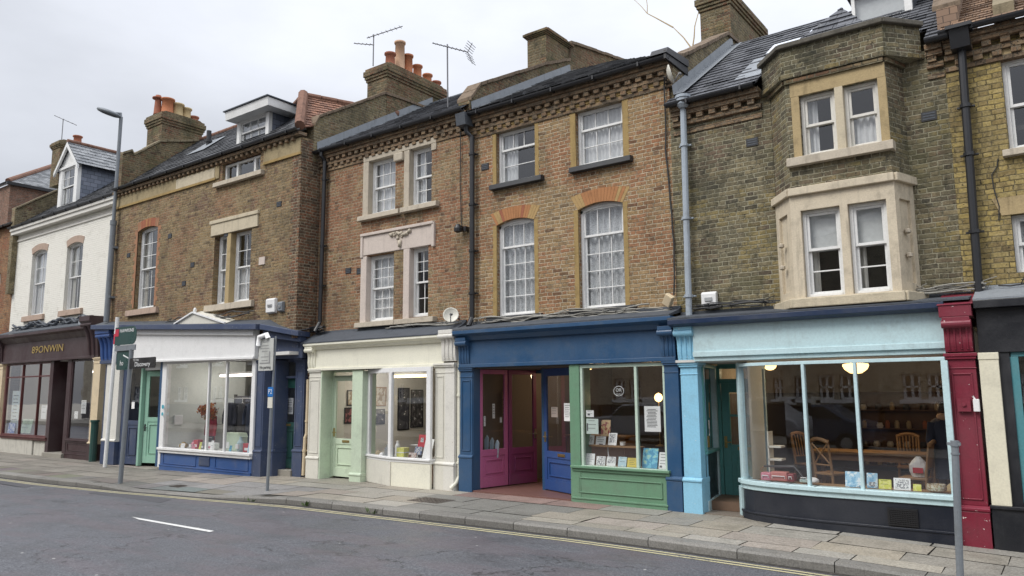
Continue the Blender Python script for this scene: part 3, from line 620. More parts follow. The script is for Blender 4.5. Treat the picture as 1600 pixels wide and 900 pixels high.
# ================================================================== HOUSE A (white)
hA=thing('terraced_house','white painted brick house with pointed dormer above the dark brown shop','house',(-29.4,.25,-.12))
ops=[(-32.44,-31.10,5.0,7.42,.12),(-29.42,-28.16,5.0,7.34,.12)]
mb=MB(); wall_mb(mb,XA0,XAB,4.0,8.62,.25,ops); shell(mb,XA0,XAB,3.9,8.62,.25); mb.build('wall',M['br_A'],hA)
for (a,b,c,d,r),cu in zip(ops,('net','sides')): 
    sash(hA,a,b,c,d,.37,cu=2,ru=2,cl=2,rl=1,curt=cu,rise=r)
    mb=MB(); n=10
    for i in range(n):
        t0,t1=i/n,(i+1)/n; mb.prism_y([(a+(b-a)*t0,d+r*(1-(2*t0-1)**2)),(a+(b-a)*t1,d+r*(1-(2*t1-1)**2)),(a-.08+(b-a+.16)*t1,d+.24+r*(1-(2*t1-1)**2)),(a-.08+(b-a+.16)*t0,d+.24+r*(1-(2*t0-1)**2))],.235,.27)
    mb.build('brick_arch',M['sill_pink'],hA)
sill(hA,-32.78,-30.92,5.0,.25,.21,M['sill_pink']); sill(hA,-29.6,-27.83,5.0,.25,.21,M['sill_pink'])
mb=MB(); mb.box(XA0+.05,XAB,.21,.25,8.10,8.17); mb.box(XA0,XAB-.02,.02,.25,8.36,8.58); mb.box(XA0,XAB-.02,-.03,.25,8.5,8.6); mb.build('eaves_board',M['offwhite'],hA,bevel=.006)
gutter(hA,XA0-.1,XAB-.3,-.04,8.68); SA=.80
roof_slope(hA,[(XA0,-.02,8.64),(XAB,-.02,8.64),(XAB,3.6,8.64+SA*3.6),(XA0,3.6,8.64+SA*3.6)],M['slate2']); roof_slope(hA,[(XA0,3.6,11.5),(XAB,3.6,11.5),(XAB,8,8.3),(XA0,8,8.3)],M['slate2'])
# pointed dormer
dm=MB(); x0,x1,z0,z1,Y=-32.42,-30.78,9.42,11.0,1.0
dm.box(x0,x0+.27,Y-.02,Y+.12,z0-.05,z1); dm.box(x1-.27,x1,Y-.02,Y+.12,z0-.05,z1); dm.prism_y([(x0-.1,z1),(x1+.1,z1),((x0+x1)/2,11.85)],Y,Y+.1)
dm.box(x0-.08,x1+.08,Y-.06,Y+.02,z1-.06,z1+.04)
for sx in (-1,1):
    xm=(x0+x1)/2; xe=x0-.22 if sx<0 else x1+.22
    dm.prism_y([(xm,11.98),(xe,z1-.12),(xe,z1-.28),(xm,11.78)],Y-.16,Y-.08)
d_=dm.build('dormer',M['white'],hA,bevel=.005)
ck=MB(); ck.prism_x([(Y+.1,z0),(Y+.1,z1+.05),(Y+2.1,z1+.05)],x1-.08,x1-.02); ck.build('dormer_cheek',M['slate_blue'],d_); ck=MB(); ck.prism_x([(Y+.1,z0),(Y+.1,z1+.05),(Y+2.1,z1+.05)],x0+.02,x0+.08); ck.build('dormer_cheek',M['slate_blue'],d_)
xm=(x0+x1)/2
roof_slope(d_,[(xm,Y-.15,12.0),(xm,Y+3.2,12.0),(x1+.22,Y+3.2,10.92),(x1+.22,Y-.15,10.92)],M['slate_pale'],'dormer_roof'); roof_slope(d_,[(xm,Y-.15,12.0),(xm,Y+3.2,12.0),(x0-.22,Y+3.2,10.92),(x0-.22,Y-.15,10.92)],M['slate_pale'],'dormer_roof')
ridge_tiles(d_,(xm,Y-.15,12.03),(xm,Y+3.2,12.03),.08)
sash(hA,x0+.27,x1-.27,z0,z1-.05,Y,split=.5,cu=2,ru=2,cl=2,rl=1,curt='sides')
party(hA,XA0-.15,XA0+.15,[(.05,9.45),(.3,9.62),(1.6,10.55),(3.0,11.3)],M['br_party'],copmat=M['coping'])
chimney(hA,-34.75,-33.98,1.55,2.9,10.8,12.75,[(-34.3,2.35,.42,.17,M['pot_red'],'s')],M['br_stack'])
# ================================================================== HOUSE B
hB=thing('terraced_house','brown brick house with flat roofed dormer over the navy and white shop','house',(-19.9,-.35,-.06))
BY=-.35
ops=[(-23.10,-21.92,4.55,6.98,.09),(-18.85,-18.24,4.36,6.29,0),(-18.06,-17.14,4.36,6.29,0),(-18.62,-16.88,7.78,8.30,0)]
mb=MB(); wall_mb(mb,XAB,XBC,3.3,8.36,BY,ops,deep=.3); shell(mb,XAB,XBC,3.3,8.36,BY); mb.build('wall',M['br_B'],hB)
# rough quoins and weathered return at the right end
rq=random.Random(5); mb=MB(); z=3.5
while z<8.0:
    mb.box(XBC-rq.choice([.34,.22]),XBC-.0,BY-.012,BY+.05,z,z+.145); z+=.149
mb.box(XBC-.02,XBC+.008,BY-.01,.26,3.3,8.3); mb.build('quoins',M['br_Bq'],hB)
sash(hB,-23.10,-21.92,4.55,6.98,BY+.13,cu=2,ru=3,cl=2,rl=2,curt='sides',rise=.09)
arch(hB,-23.10,-21.92,6.98,.09,BY,.26,[M['voy3'],M['br_rubr'],M['voy1']],.06,13)
for sd_ in (0,1):
    mb=MB()
    for i in range(18):
        if sd_: mb.box(-21.916,-21.82+(.08 if i%2 else 0),BY-.004,BY+.02,4.6+i*.134,4.6+i*.134+.1335)
        else: mb.box(-23.20-(.08 if i%2 else 0),-23.104,BY-.004,BY+.02,4.6+i*.134,4.6+i*.134+.1335)
    mb.build('window_jamb',M['br_rubr'],hB)
sash(hB,-18.85,-18.24,4.38,6.29,BY+.16,cu=2,ru=2,cl=2,rl=2,curt='net'); sash(hB,-18.06,-17.14,4.38,6.29,BY+.16,cu=2,ru=2,cl=2,rl=2,curt='half')
mb=MB(); mb.box(-19.0,-16.85,BY-.04,BY+.02,6.29,6.68); mb.box(-19.04,-16.81,BY-.07,BY+.02,6.62,6.72); mb.build('lintel',M['cream_stone'],hB,bevel=.01)
mb=MB(); mb.box(-18.24,-18.06,BY-.01,BY+.25,4.36,6.3); mb.build('mullion',M['yellowstone'],hB,bevel=.01)
sill(hB,-19.08,-16.9,4.36,BY,.17,M['lime']); sill(hB,-23.42,-21.6,4.53,BY,.18,M['sill_pink'])
# little three-light window under the eaves
fr=MB(); a,b,c,d=-18.62,-16.88,7.80,8.28; y=BY+.1
fr.box(a,b,y,y+.08,c,c+.06); fr.box(a,b,y,y+.08,d-.06,d)
for x in (a+.03,-18.05,-17.25,b-.03): fr.box(x-.04,x+.04,y-.01,y+.08,c,d)
w3=fr.build('window',M['white'],hB,bevel=.004); g=MB(); g.quad((a,y+.04,c),(b,y+.04,c),(b,y+.04,d),(a,y+.04,d)); g.build('glass',M['glass'],w3); sill(hB,-18.9,-16.68,7.78,BY,.13,M['lime'],.12)
mb=MB(); mb.box(-16.7,XBC-.02,BY-.03,BY+.02,7.97,8.34); mb.build('frieze',M['frieze'],hB,bevel=.006); mb=MB(); mb.box(XAB+.05,-20.95,BY-.03,BY+.02,7.97,8.30); mb.box(-20.95,-18.75,BY-.035,BY+.02,7.92,8.28); fz=mb.build('frieze',M['frieze'],hB,bevel=.006)
mb=MB(); mb.box(-20.95,-18.95,BY-.045,BY-.036,7.95,8.25); mb.build('frieze_panel',M['cream_stone'],fz)
for a,b in ((XAB+.02,-18.9),(-16.7,XBC)): mb=MB(); mb.box(a,b,BY-.05,BY+.02,7.90,7.965); mb.build('string_course',M['br_rub'],hB)
mb=MB(); mb.box(XAB,XBC+.06,BY-.14,BY+.1,8.38,8.46); x=XAB+.05
while x<XBC-.1: mb.box(x,x+.1,BY-.11,BY+.05,8.29,8.375); x+=.24
mb.build('cornice',M['dentil'],hB,bevel=.004); gutter(hB,XAB+.2,XBC+.08,BY-.2,8.53)
SB=.86; rb=lambda x,y:(x,y,8.5+SB*(y-BY+.12)); YB=2.45
roof_slope(hB,[rb(XAB,BY-.12),rb(XBC,BY-.12),rb(XBC-1.6,1.2),rb(-19.0,YB),rb(XAB,YB)],M['slate2']); roof_slope(hB,[rb(XAB,YB),rb(-19,YB),(-19,6,8.6),(XAB,6,8.6)],M['slate2']); ridge_tiles(hB,rb(XAB,YB),rb(-19,YB),.09)
# hipped red end
T=(-16.35,.55,10.02)
roof_slope(hB,[(XBC,BY-.1,8.55),T,(XBC,3.0,9.9)],M['tile'],'hip_roof',.06); roof_slope(hB,[(XBC,BY-.1,8.55),T,(-17.3,1.45,10.25),(-17.1,.1,9.0)],M['slate2'],'hip_roof')
ridge_tiles(hB,(XBC+.02,BY-.1,8.62),(T[0],T[1],T[2]+.04),.13,M['ridge']); ridge_tiles(hB,(T[0],T[1]+.05,T[2]+.02),(XBC,3.0,9.95),.09,M['ridge']); ridge_tiles(hB,T,(-18.2,1.4,10.2),.08,M['ridge'])
# flat-roofed dormer
mb=MB(); x0,x1,z0,z1,Y=-18.80,-17.30,8.93,9.66,.15
mb.box(x0,x0+.14,Y,Y+.12,z0,z1+.1); mb.box(x1-.14,x1,Y,Y+.12,z0,z1+.1); mb.box(x0,x1,Y,Y+.12,z1,z1+.1); mb.box(x0,x1,Y,Y+.12,z0,z0+.05)
mb.prism_x([(Y-.3,9.68),(Y+1.6,9.70),(Y+1.6,9.90),(Y-.33,9.92)],x0-.12,x1+.38)
d_=mb.build('dormer',M['white'],hB,bevel=.008)
ck=MB(); ck.prism_x([(Y+.12,z0-.1),(Y+.12,9.72),(Y+.95,9.72)],x1-.07,x1); ck.build('dormer_cheek',M['slate_blue'],d_); ck=MB(); ck.prism_x([(Y+.12,z0-.1),(Y+.12,9.72),(Y+.95,9.72)],x0,x0+.07); ck.build('dormer_cheek',M['slate_blue'],d_)
ck=MB(); ck.box(x0-.16,x1+.42,Y-.37,Y+1.6,9.925,9.955); ck.build('dormer_roof',M['lead_dark'],d_)
sash(hB,x0+.14,x1-.14,z0+.05,z1,Y+.02,cu=3,ru=1,cl=3,rl=1,curt='net',fw=.03)
# stack between A and B
party(hB,XAB-.25,XAB+.05,[(-.26,9.82),(.02,9.98),(.1,9.85),(.96,10.55),(2.6,11.0),(3.2,11.2)],M['br_stack'],copmat=M['coping'],z0=8.2)
chimney(hB,XAB-.95,XAB+.03,1.0,2.5,9.9,11.65,[(-25.2,1.12,.72,.13,M['pot_red'],'cowl'),(-24.98,1.35,.60,.21,M['pot_or'],'s'),(-24.95,1.72,.52,.19,M['pot_buff'],'s'),(-24.95,2.05,.46,.16,M['pot_buff'],'s'),(-24.9,2.32,.22,.15,M['pot_red'],'s')],M['br_stack'],corb=.42)
vp=MB(); vp.tube([(-22.0,1.2,9.9),(-22.0,1.2,10.44)],.075,10); vp.tube([(-22.0,1.2,10.05),(-22.0,1.2,10.12)],.11,10); vp.build('vent_pipe',M['gutter'],hB)
fl=MB(); fl.add([rb(-22.5,.75),rb(-21.5,.75),rb(-21.5,1.5),rb(-22.5,1.5)],[(0,1,2,3)])
for v in fl.v: v.z+=.06
fl.build('flashing',M['lead'],hB)
# ================================================================== HOUSE C
hC=thing('terraced_house','three storey brick house with pale stone window surrounds over the cream shop','house',(-12.7,.25,0))
ops=[(-13.33,-12.44,6.16,7.50,0),(-11.97,-11.29,6.16,7.52,0),(-13.34,-12.44,3.60,5.18,0),(-11.93,-11.37,3.62,5.2,0)]
mb=MB(); wall_mb(mb,XBC,XCD,3.0,7.98,.25,ops,deep=.28); shell(mb,XBC,XCD,3.0,7.98,.25); mb.build('wall',M['br_C'],hC)
sash(hC,-13.33,-12.44,6.18,7.50,.37,cu=3,ru=2,cl=3,rl=2,curt='net',bars=.016); sash(hC,-11.97,-11.29,6.18,7.52,.37,cu=2,ru=2,cl=2,rl=2,curt='left',bars=.016)
sash(hC,-13.34,-12.44,3.62,5.18,.37,cu=3,ru=3,cl=3,rl=3,curt='net',bars=.016); sash(hC,-11.93,-11.37,3.64,5.2,.37,split=.5,cu=2,ru=3,cl=2,rl=2,curt='none',bars=.018)
mb=MB(); Y=.25
mb.box(-13.52,-13.33,Y-.03,Y+.14,6.14,7.50); mb.box(-13.52,-12.22,Y-.03,Y+.14,7.50,7.64); mb.box(-12.14,-11.97,Y-.03,Y+.14,6.14,7.52); mb.box(-12.22,-11.14,Y-.032,Y+.14,7.52,7.66); mb.box(-11.29,-11.14,Y-.03,Y+.1,7.36,7.52)
mb.build('window_surround',M['lime'],hC,bevel=.012)
mb=MB(); mb.box(-13.54,-13.34,Y-.03,Y+.14,3.58,5.18); mb.box(-12.12,-11.93,Y-.03,Y+.14,3.60,5.2); mb.box(-13.50,-11.22,Y-.03,Y+.14,5.2,5.66)
mb.box(-13.54,-11.18,Y-.075,Y+.02,5.66,5.73); mb.box(-11.24,-11.16,Y-.06,Y+.02,5.15,5.7); mb.box(-13.54,-13.46,Y-.06,Y+.02,5.15,5.7)
sr=mb.build('window_surround',M['pinkstone'],hC,bevel=.012)
orn=MB(); ro=random.Random(8)
for i in range(34):
    a=ro.uniform(-1,1); x=-12.22+a*.33; z=5.52+.12*(1-abs(a))*ro.uniform(-1,1)+.08*abs(a); s_=ro.uniform(.025,.05)
    orn.lathe(0,0,[(s_*.3,-s_),(s_*.9,-s_*.4),(s_,0),(s_*.8,s_*.6),(s_*.3,s_)],7,M=Matrix.Translation((x,Y-.045,z))@Matrix.Rotation(ro.uniform(-1,1),4,'Y'))
orn.prism_y([(-12.27,5.42),(-12.17,5.42),(-12.19,5.26),(-12.25,5.26)],Y-.07,Y-.02); orn.build('carved_ornament',M['lime'],sr,smooth=True)
mb=MB(); mb.box(-12.44,-12.12,Y-.008,Y+.02,3.6,5.2); mb.build('brick_mullion',M['br_B'],hC)
mb=MB(); mb.box(-12.44,-12.14,Y-.09,Y+.02,7.30,7.50); mb.build('corbel',M['lime'],hC,bevel=.03)
sill(hC,-13.6,-12.22,6.16,Y,.12,M['lime'],.13); sill(hC,-12.16,-11.05,6.16,Y,.12,M['lime'],.13); sill(hC,-13.6,-12.3,3.6,Y,.12,M['lime'],.15); sill(hC,-12.29,-11.1,3.6,Y,.12,M['lime'],.15)
cornice(hC,XBC+.01,XCD,Y,8.02); gutter(hC,XBC-.12,XCD,.02,8.05)
rc=lambda x,y:(x,y,8.05+.60*(y-.0)); YR=4.3
roof_slope(hC,[rc(XBC,-.03),rc(XCD,-.03),rc(XCD,YR),rc(XBC,YR)],M['slate']); roof_slope(hC,[rc(XBC,YR),rc(XCD,YR),(XCD,9,7.8),(XBC,9,7.8)],M['slate']); ridge_tiles(hC,rc(XBC,YR),rc(XCD,YR),.06,M['lead_dark'])
mb=MB()
a,b=rc(XBC+.02,.1),rc(XBC+.02,4.4); mb.add([(XBC+.02,.1,a[2]+.22),(XBC+.02,4.4,b[2]+.22),(XBC+.04,4.4,b[2]+.02),(XBC+.04,.1,a[2]+.02),(XBC+.28,.1,a[2]+.02),(XBC+.28,4.4,b[2]+.02)],[(0,3,2,1),(3,4,5,2)]); mb.build('flashing',M['lead'],hC)
party(hC,XBC-.3,XBC+.01,[(.0,8.75),(.14,9.0),(2.45,10.38),(4.9,10.5)],M['br_party'],copmat=M['coping_red'],z0=7.8)
P_=M
chimney(hC,XBC-.8,XBC+.02,2.5,4.95,9.6,11.33,[(-15.42,2.88,.46,.15,M['pot_red'],'s'),(-15.45,3.30,.98,.15,M['pot_pale'],'tall'),(-15.4,3.60,.66,.14,M['pot_or'],'tall'),(-15.4,4.0,.47,.14,M['pot_or'],'s'),(-15.4,4.45,.34,.14,M['pot_or'],'s'),(-15.4,4.85,.24,.14,M['pot_red'],'s')],M['br_stack'],corb=.40)
# ================================================================== HOUSE D
hD=thing('terraced_house','ochre brick house with red arched windows and black sills over the blue shop','house',(-7.85,.25,0))
ops=[(-9.45,-8.46,6.24,7.40,0),(-7.49,-6.46,6.27,7.40,0),(-9.45,-8.50,3.48,5.38,.09),(-7.47,-6.50,3.48,5.41,.09)]
mb=MB(); wall_mb(mb,XCD,XDE,2.95,7.83,.25,ops,deep=.26); shell(mb,XCD,XDE,2.95,7.83,.25); mb.build('wall',M['br_D'],hD)
sash(hD,-9.45,-8.46,6.24,7.40,.35,split=.66,cu=3,ru=1,cl=1,rl=2,curt='left',bars=.016); sash(hD,-7.49,-6.46,6.27,7.40,.35,split=.66,cu=3,ru=1,cl=3,rl=2,curt='net',bars=.016)
sash(hD,-9.45,-8.50,3.48,5.38,.35,split=.74,cu=3,ru=1,cl=3,rl=4,curt='lace',rise=.09,bars=.018); sash(hD,-7.47,-6.50,3.48,5.41,.35,split=.72,cu=3,ru=1,cl=3,rl=4,curt='lace',rise=.09,bars=.018)
for (a,b,c,d,r),w_ in zip(ops,(.10,.13,.10,.10)):
  for sd_ in (0,1):
    mb=MB(); n=int((d-c)/.0745)
    for i in range(n): 
        z=c+i*(d-c)/n; e=.03 if i%2 else 0
        if sd_: mb.box(b+.001,b+w_-e*.4,Y-.005,Y+.02,z,z+(d-c)/n-.001)
        else: mb.box(a-w_+e*.4,a-.001,Y-.005,Y+.02,z,z+(d-c)/n-.001)
    mb.build('window_jamb',M['br_rub'],hD)
for a,b in ((-9.55,-8.36),(-7.62,-6.33)): mb=MB(); mb.box(a,b,Y-.006,Y+.02,7.40,7.47); mb.build('lintel',M['br_rub'],hD)
mb=MB(); mb.box(XCD,XDE,Y-.02,Y+.02,7.475,7.55)
mb.box(XCD+.02,-9.56,Y-.012,Y+.02,7.38,7.47); mb.box(-8.35,-7.63,Y-.012,Y+.02,7.38,7.47); mb.box(-6.32,XDE,Y-.012,Y+.02,7.38,7.47); mb.build('string_course',M['br_rub'],hD)
arch(hD,-9.45,-8.50,5.38,.09,Y,.26,[M['voy1'],M['voy2'],M['voy3']],.16); arch(hD,-7.47,-6.50,5.41,.09,Y,.27,[M['voy1'],M['voy2'],M['voy3']],.16)
for a,b,z in ((-9.56,-8.24,6.24),(-7.59,-6.26,6.25),(-9.64,-8.31,3.48),(-7.65,-6.27,3.49)): sill(hD,a,b,z,Y,.11,M['blacksill'],.13)
cornice(hD,XCD+.01,XDE+.05,Y,7.86,n_rows=2); gutter(hD,XCD+.02,XDE+.1,.02,7.88)
mb=MB(); mb.box(XDE+.06,XDE+.10,-.06,.9,7.80,7.95); mb.prism_x([(-.08,7.9),(.0,8.02),(.9,8.1),(.9,7.96)],XDE-.2,XDE+.12); mb.build('eaves_board',M['black'],hD)
rd=lambda x,y:(x,y,7.9+.567*y)
roof_slope(hD,[rd(XCD,-.03),rd(XDE,-.03),rd(-8.25,3.1),rd(XCD,4.3)],M['slate2']); roof_slope(hD,[rd(XDE,-.03),rd(-8.25,3.1),(XDE,6.2,7.88)],M['slate2']); roof_slope(hD,[rd(-8.25,3.1),rd(XCD,4.3),(XCD,8,7.8),(-8.25,8,7.8)],M['slate2'])
mb=MB(); a,b=rd(XCD+.02,.3),rd(XCD+.02,4.4); mb.add([(XCD+.02,.3,a[2]+.2),(XCD+.02,4.4,b[2]+.2),(XCD+.04,4.4,b[2]+.02),(XCD+.04,.3,a[2]+.02),(XCD+.25,.3,a[2]+.02),(XCD+.25,4.4,b[2]+.02)],[(0,3,2,1),(3,4,5,2)]); mb.build('flashing',M['lead'],hD)
party(hD,XCD-.3,XCD+.01,[(.25,8.3),(.62,8.75),(3.3,10.2),(4.40,10.7),(4.43,11.2),(8.32,11.95)],M['br_stack'],copmat=M['coping_red'],z0=7.5)
chimney(hD,XCD-.60,XCD-.01,3.32,4.45,9.5,11.20,[],M['br_stack'],corb=.16)
# ================================================================== HOUSE E
hE=thing('terraced_house','dark sooty brick house with two storey bay above the pale blue shop','house',(-3.35,.25,-.02))
F=-.2; L0,L1,R1,R0=-3.72,-3.34,-1.92,-1.75
def wall_e(mb):
    wall_mb(mb,XDE,L0,2.9,6.9,.25,[]); wall_mb(mb,R0-.03,XEF,2.9,6.9,.25,[])
mb=MB(); wall_e(mb); shell(mb,XDE,XEF,2.9,6.9,.25); mb.build('wall',M['br_E'],hE)
# upper brick bay: piers round the two windows, apron and parapet
wo=[(-3.14,-2.62,5.50,6.48),(-2.50,-2.02,5.50,6.48)]
mb=MB(); wall_mb(mb,L1,R1,4.9,7.30,F,[(a,b,c,d,0) for a,b,c,d in wo],deep=.2)
for p,q in (((L0,.26),(L1,F)),((R1,F),(R0,.26))):
    mb.quad((*p,4.9),(*q,4.9),(*q,6.75),(*p,6.75))
    mb.quad((*p,6.75),(*q,6.75),(*q,7.30),(*p,7.30))
ub=mb.build('bay',M['br_E'],hE)
mb=MB(); pl_=[(-3.84,.26),(-3.38,F-.03),(R1+.02,F-.03),(-1.48,.26)]
for p,q in zip(pl_,pl_[1:]): mb.seg(p,q,6.78,6.86,.2,-.06); mb.seg(p,q,6.86,7.28,.16,-.08)
pw=mb.build('parapet',M['br_E'],ub)
mb=MB()
for p,q in zip(pl_,pl_[1:]): mb.seg(p,q,7.28,7.36,.26,-.06,e=.02)
mb.build('coping',stone('dark_coping',(.13,.12,.10),.5),pw,bevel=.015)
sash(hE,*wo[0],F+.08,split=.52,cu=1,ru=1,cl=1,rl=1,curt='left',mat=M['offwhite']); sash(hE,*wo[1],F+.08,split=.52,cu=1,ru=1,cl=1,rl=1,curt='half',mat=M['offwhite'])
mb=MB(); mb.box(-3.27,-1.91,F-.012,F+.02,6.48,6.70); mb.box(-3.26,-3.14,F-.01,F+.02,5.5,6.48); mb.box(-2.02,-1.905,F-.01,F+.02,5.5,6.48); mb.build('window_surround',M['yellowstone'],ub,bevel=.004)
mb=MB(); mb.box(-2.62,-2.50,F-.012,F+.15,5.5,6.49); mb.build('mullion',M['cream_stone'],ub,bevel=.008)
sill(ub,-3.36,-1.86,5.5,F,.14,M['lime'],.1)
mb=MB()
for p,q in (((L0,.26),(L1,F)),((L1,F),(R1,F)),((R1,F),(R0,.26))): mb.seg(p,q,6.70,6.76,.1,.0)
mb.build('string_course',M['br_stack'],ub)
# lower stone bay
lo=[(-3.21,-2.65,3.33,4.66),(-2.54,-2.02,3.33,4.66)]
mb=MB(); wall_mb(mb,L1-.02,R1+.02,3.2,4.96,F-.03,[(a,b,c,d,0) for a,b,c,d in lo],deep=.2)
PL=[(L0-.02,.26),(L1-.02,F-.03),(R1+.02,F-.03),(R0+.02,.26)]
for (p,q) in ((PL[0],PL[1]),(PL[2],PL[3])):
    P0,Q0=Vector(p),Vector(q); d=(Q0-P0)
    a=P0+d*.22;b=P0+d*.78
    mb.seg(P0,a,3.2,4.96,.06,-.03); mb.seg(b,Q0,3.2,4.96,.06,-.03); mb.seg(a,b,4.66,4.96,.06,-.03); mb.seg(a,b,3.2,3.45,.06,-.03); mb.seg(a,b,3.44,4.67,.06,-.075,e=.03)
lb=mb.build('stone_bay',M['beige'],hE,bevel=.004)
mb=MB(); 
for p,q in zip(PL,PL[1:]): mb.seg(p,q,4.90,5.02,.08,.02,e=.01)
mb.build('bay_cornice',M['beige'],lb,bevel=.01)
mb=MB()
for p,q in zip(PL,PL[1:]): mb.seg(p,q,3.17,3.31,.16,.03,e=.05)
mb.build('sill',M['cream_stone'],lb,bevel=.015)
for k,x in enumerate((-3.60,-1.87)):
    kb=MB()
    for z in (3.85,4.2): kb.lathe(x if x<-3 else x+.06,F+.22,[(.01,z-.04),(.045,z-.02),(.045,z+.02),(.01,z+.04)],8)
    kb.build('carved_boss',M['lime'],lb)
sash(hE,*lo[0],F+.06,split=.55,cu=1,ru=1,cl=1,rl=2,curt='blind',mat=M['white']); sash(hE,*lo[1],F+.06,split=.55,cu=1,ru=1,cl=1,rl=2,curt='blind',mat=M['white'])
# eaves, gutter, roof
cornice(hE,XDE+.06,-3.86,.25,6.93,n_rows=1); cornice(hE,-1.42,XEF,.25,6.93,n_rows=1); gutter(hE,XDE+.02,-3.9,.02,6.97); gutter(hE,-1.40,XEF+.1,.02,6.97)
re=lambda x,y:(x,y,6.97+.70*y); YE=3.4
roof_slope(hE,[re(XDE,-.03),re(-3.85,-.03),re(-3.85,.5),re(XDE,.5)],M['slate']); roof_slope(hE,[re(-1.4,-.03),re(XEF,-.03),re(XEF,.5),re(-1.4,.5)],M['slate']); roof_slope(hE,[re(XDE,.5),re(XEF,.5),re(XEF,YE),re(XDE,YE)],M['slate']); roof_slope(hE,[re(XDE,YE),re(XEF,YE),(XEF,9,6.9),(XDE,9,6.9)],M['slate'])
roof_slope(hE,[(-3.5,.05,7.3),(-2.0,.05,7.3),(-2.75,1.3,8.45)],M['slate'],'bay_roof'); roof_slope(hE,[(-3.5,.05,7.3),(-2.75,1.3,8.45),(-2.75,2.2,8.45),(-3.6,1.2,7.8)],M['slate'],'bay_roof'); roof_slope(hE,[(-2.0,.05,7.3),(-2.75,1.3,8.45),(-2.75,2.2,8.45),(-1.9,1.2,7.8)],M['slate'],'bay_roof')
mb=MB(); mb.add([re(-4.35,.35),re(-3.9,.35),re(-3.9,1.5),re(-4.35,1.5)],[(0,1,2,3)])
for v in mb.v: v.z+=.02
mb.build('lead_patch',M['lead'],hE)
mb=MB(); q=lambda x,y,h:(x,y,6.97+.70*y+h)
for (a,b,c,d) in ((-4.15,-3.65,1.55,2.1),(-3.55,-3.1,2.0,2.6)): mb.add([q(a,c,.06),q(b,c,.06),q(b,d,.06),q(a,d,.06),q(a,c,0),q(b,c,0),q(b,d,0),q(a,d,0)],[(0,1,2,3),(0,4,5,1),(1,5,6,2),(2,6,7,3),(3,7,4,0)])
mb.build('skylight',M['glass'],hE)
mb=MB(); a,b=re(XDE+.08,.3),re(XDE+.08,4.5)
mb.add([(XDE+.08,.2,a[2]+.2),(XDE+.08,YE,re(0,YE)[2]+.2),(XDE+.1,YE,re(0,YE)[2]+.02),(XDE+.1,.2,a[2]+.02),(XDE+.3,.2,a[2]+.02),(XDE+.3,YE,re(0,YE)[2]+.02)],[(0,3,2,1),(3,4,5,2)]); mb.build('flashing',M['lead'],hE)
party(hE,XDE-.25,XDE+.06,[(.3,7.95),(.75,8.12),(3.16,9.5),(6,9.7)],M['br_party'],copmat=M['coping_red'],z0=6.9)
chimney(hE,XDE-.72,XDE-.02,3.65,5.9,8.5,10.82,[],M['br_stack'],corb=.36)
# box dormer on the right
mb=MB(); x0,x1,Y=-2.75,-1.78,2.1; mb.box(x0,x0+.06,Y,Y+.1,8.2,9.0); mb.box(x1-.12,x1,Y,Y+.1,8.05,9.0); mb.box(x0,x1,Y,Y+.1,8.95,9.05); mb.box(x0,x1,Y,Y+.1,8.2,8.32)
d_=mb.build('dormer',M['white'],hE,bevel=.005)
ck=MB(); ck.prism_x([(Y+.1,8.1),(Y+.1,9.05),(Y+1.3,9.05)],x1-.05,x1+.02); ck.box(x0-.1,x1+.08,Y-.1,Y+1.6,9.06,9.12); ck.build('dormer_roof',M['lead_dark'],d_); g=MB(); g.quad((x0,Y+.05,8.2),(x1,Y+.05,8.2),(x1,Y+.05,9.0),(x0,Y+.05,9.0)); g.build('glass',M['glass'],d_)
mb=MB(); mb.box(x0,x1,Y+.12,Y+.14,8.2,9.0); mb.build('blind',M['blind'],d_)
party(hE,XEF-.25,XEF-.02,[(2.2,8.4),(3.4,9.2)],M['lead'],z0=7.9)
chimney(hE,-1.95,-1.24,3.2,4.2,8.5,10.2,[],M['br_stack'])
# ================================================================== HOUSE F
hF=thing('terraced_house','yellow brick house cut off by the right edge, above the black shop','house',(1,.25,-.1))
ops=[(-.52,.55,5.20,6.50,0),(-.58,.5,3.5,4.30,.0),(1.6,2.6,5.2,6.5,0)]
mb=MB(); wall_mb(mb,XEF,3.4,2.8,6.95,.25,ops); shell(mb,XEF,3.4,2.8,6.95,.25); mb.build('wall',M['br_F'],hF)
sash(hF,-.52,.55,5.20,6.50,.35,cu=1,ru=1,cl=1,rl=1,curt='none'); sash(hF,-.58,.5,3.5,4.3,.35,cu=1,ru=1,cl=1,rl=1,curt='net'); sash(hF,1.6,2.6,5.2,6.5,.35,cu=1,ru=1,cl=1,rl=1,curt='none')
sill(hF,-.6,.65,5.2,.25,.1,M['lime']); 
mb=MB(); mb.box(-.64,.66,.24,.27,6.50,6.72); mb.build('lintel',M['yellowstone'],hF); mb=MB(); mb.prism_y([(-.68,4.3),(.6,4.3),(.68,4.55),(-.78,4.55)],.238,.27); mb.build('lintel',M['yellowstone'],hF)
cornice(hF,XEF+.01,3.4,.25,6.98); gutter(hF,XEF-.02,3.4,.0,7.02)
roof_slope(hF,[(XEF,0,7.0),(3.4,0,7.0),(3.4,4,9.9),(XEF,4,9.9)],M['tile_br'])
party(hF,XEF-.05,XEF+.22,[(.3,7.5),(1.2,8.3),(2.2,8.75),(4,9.9)],M['tile_br'],copmat=M['coping_red'],z0=6.9)
mb=MB(); mb.prism_x([(0.2,7.02),(2.6,8.9),(2.6,9.15),(.2,7.3)],-.55,-.3); mb.build('verge',M['coping'],hF)
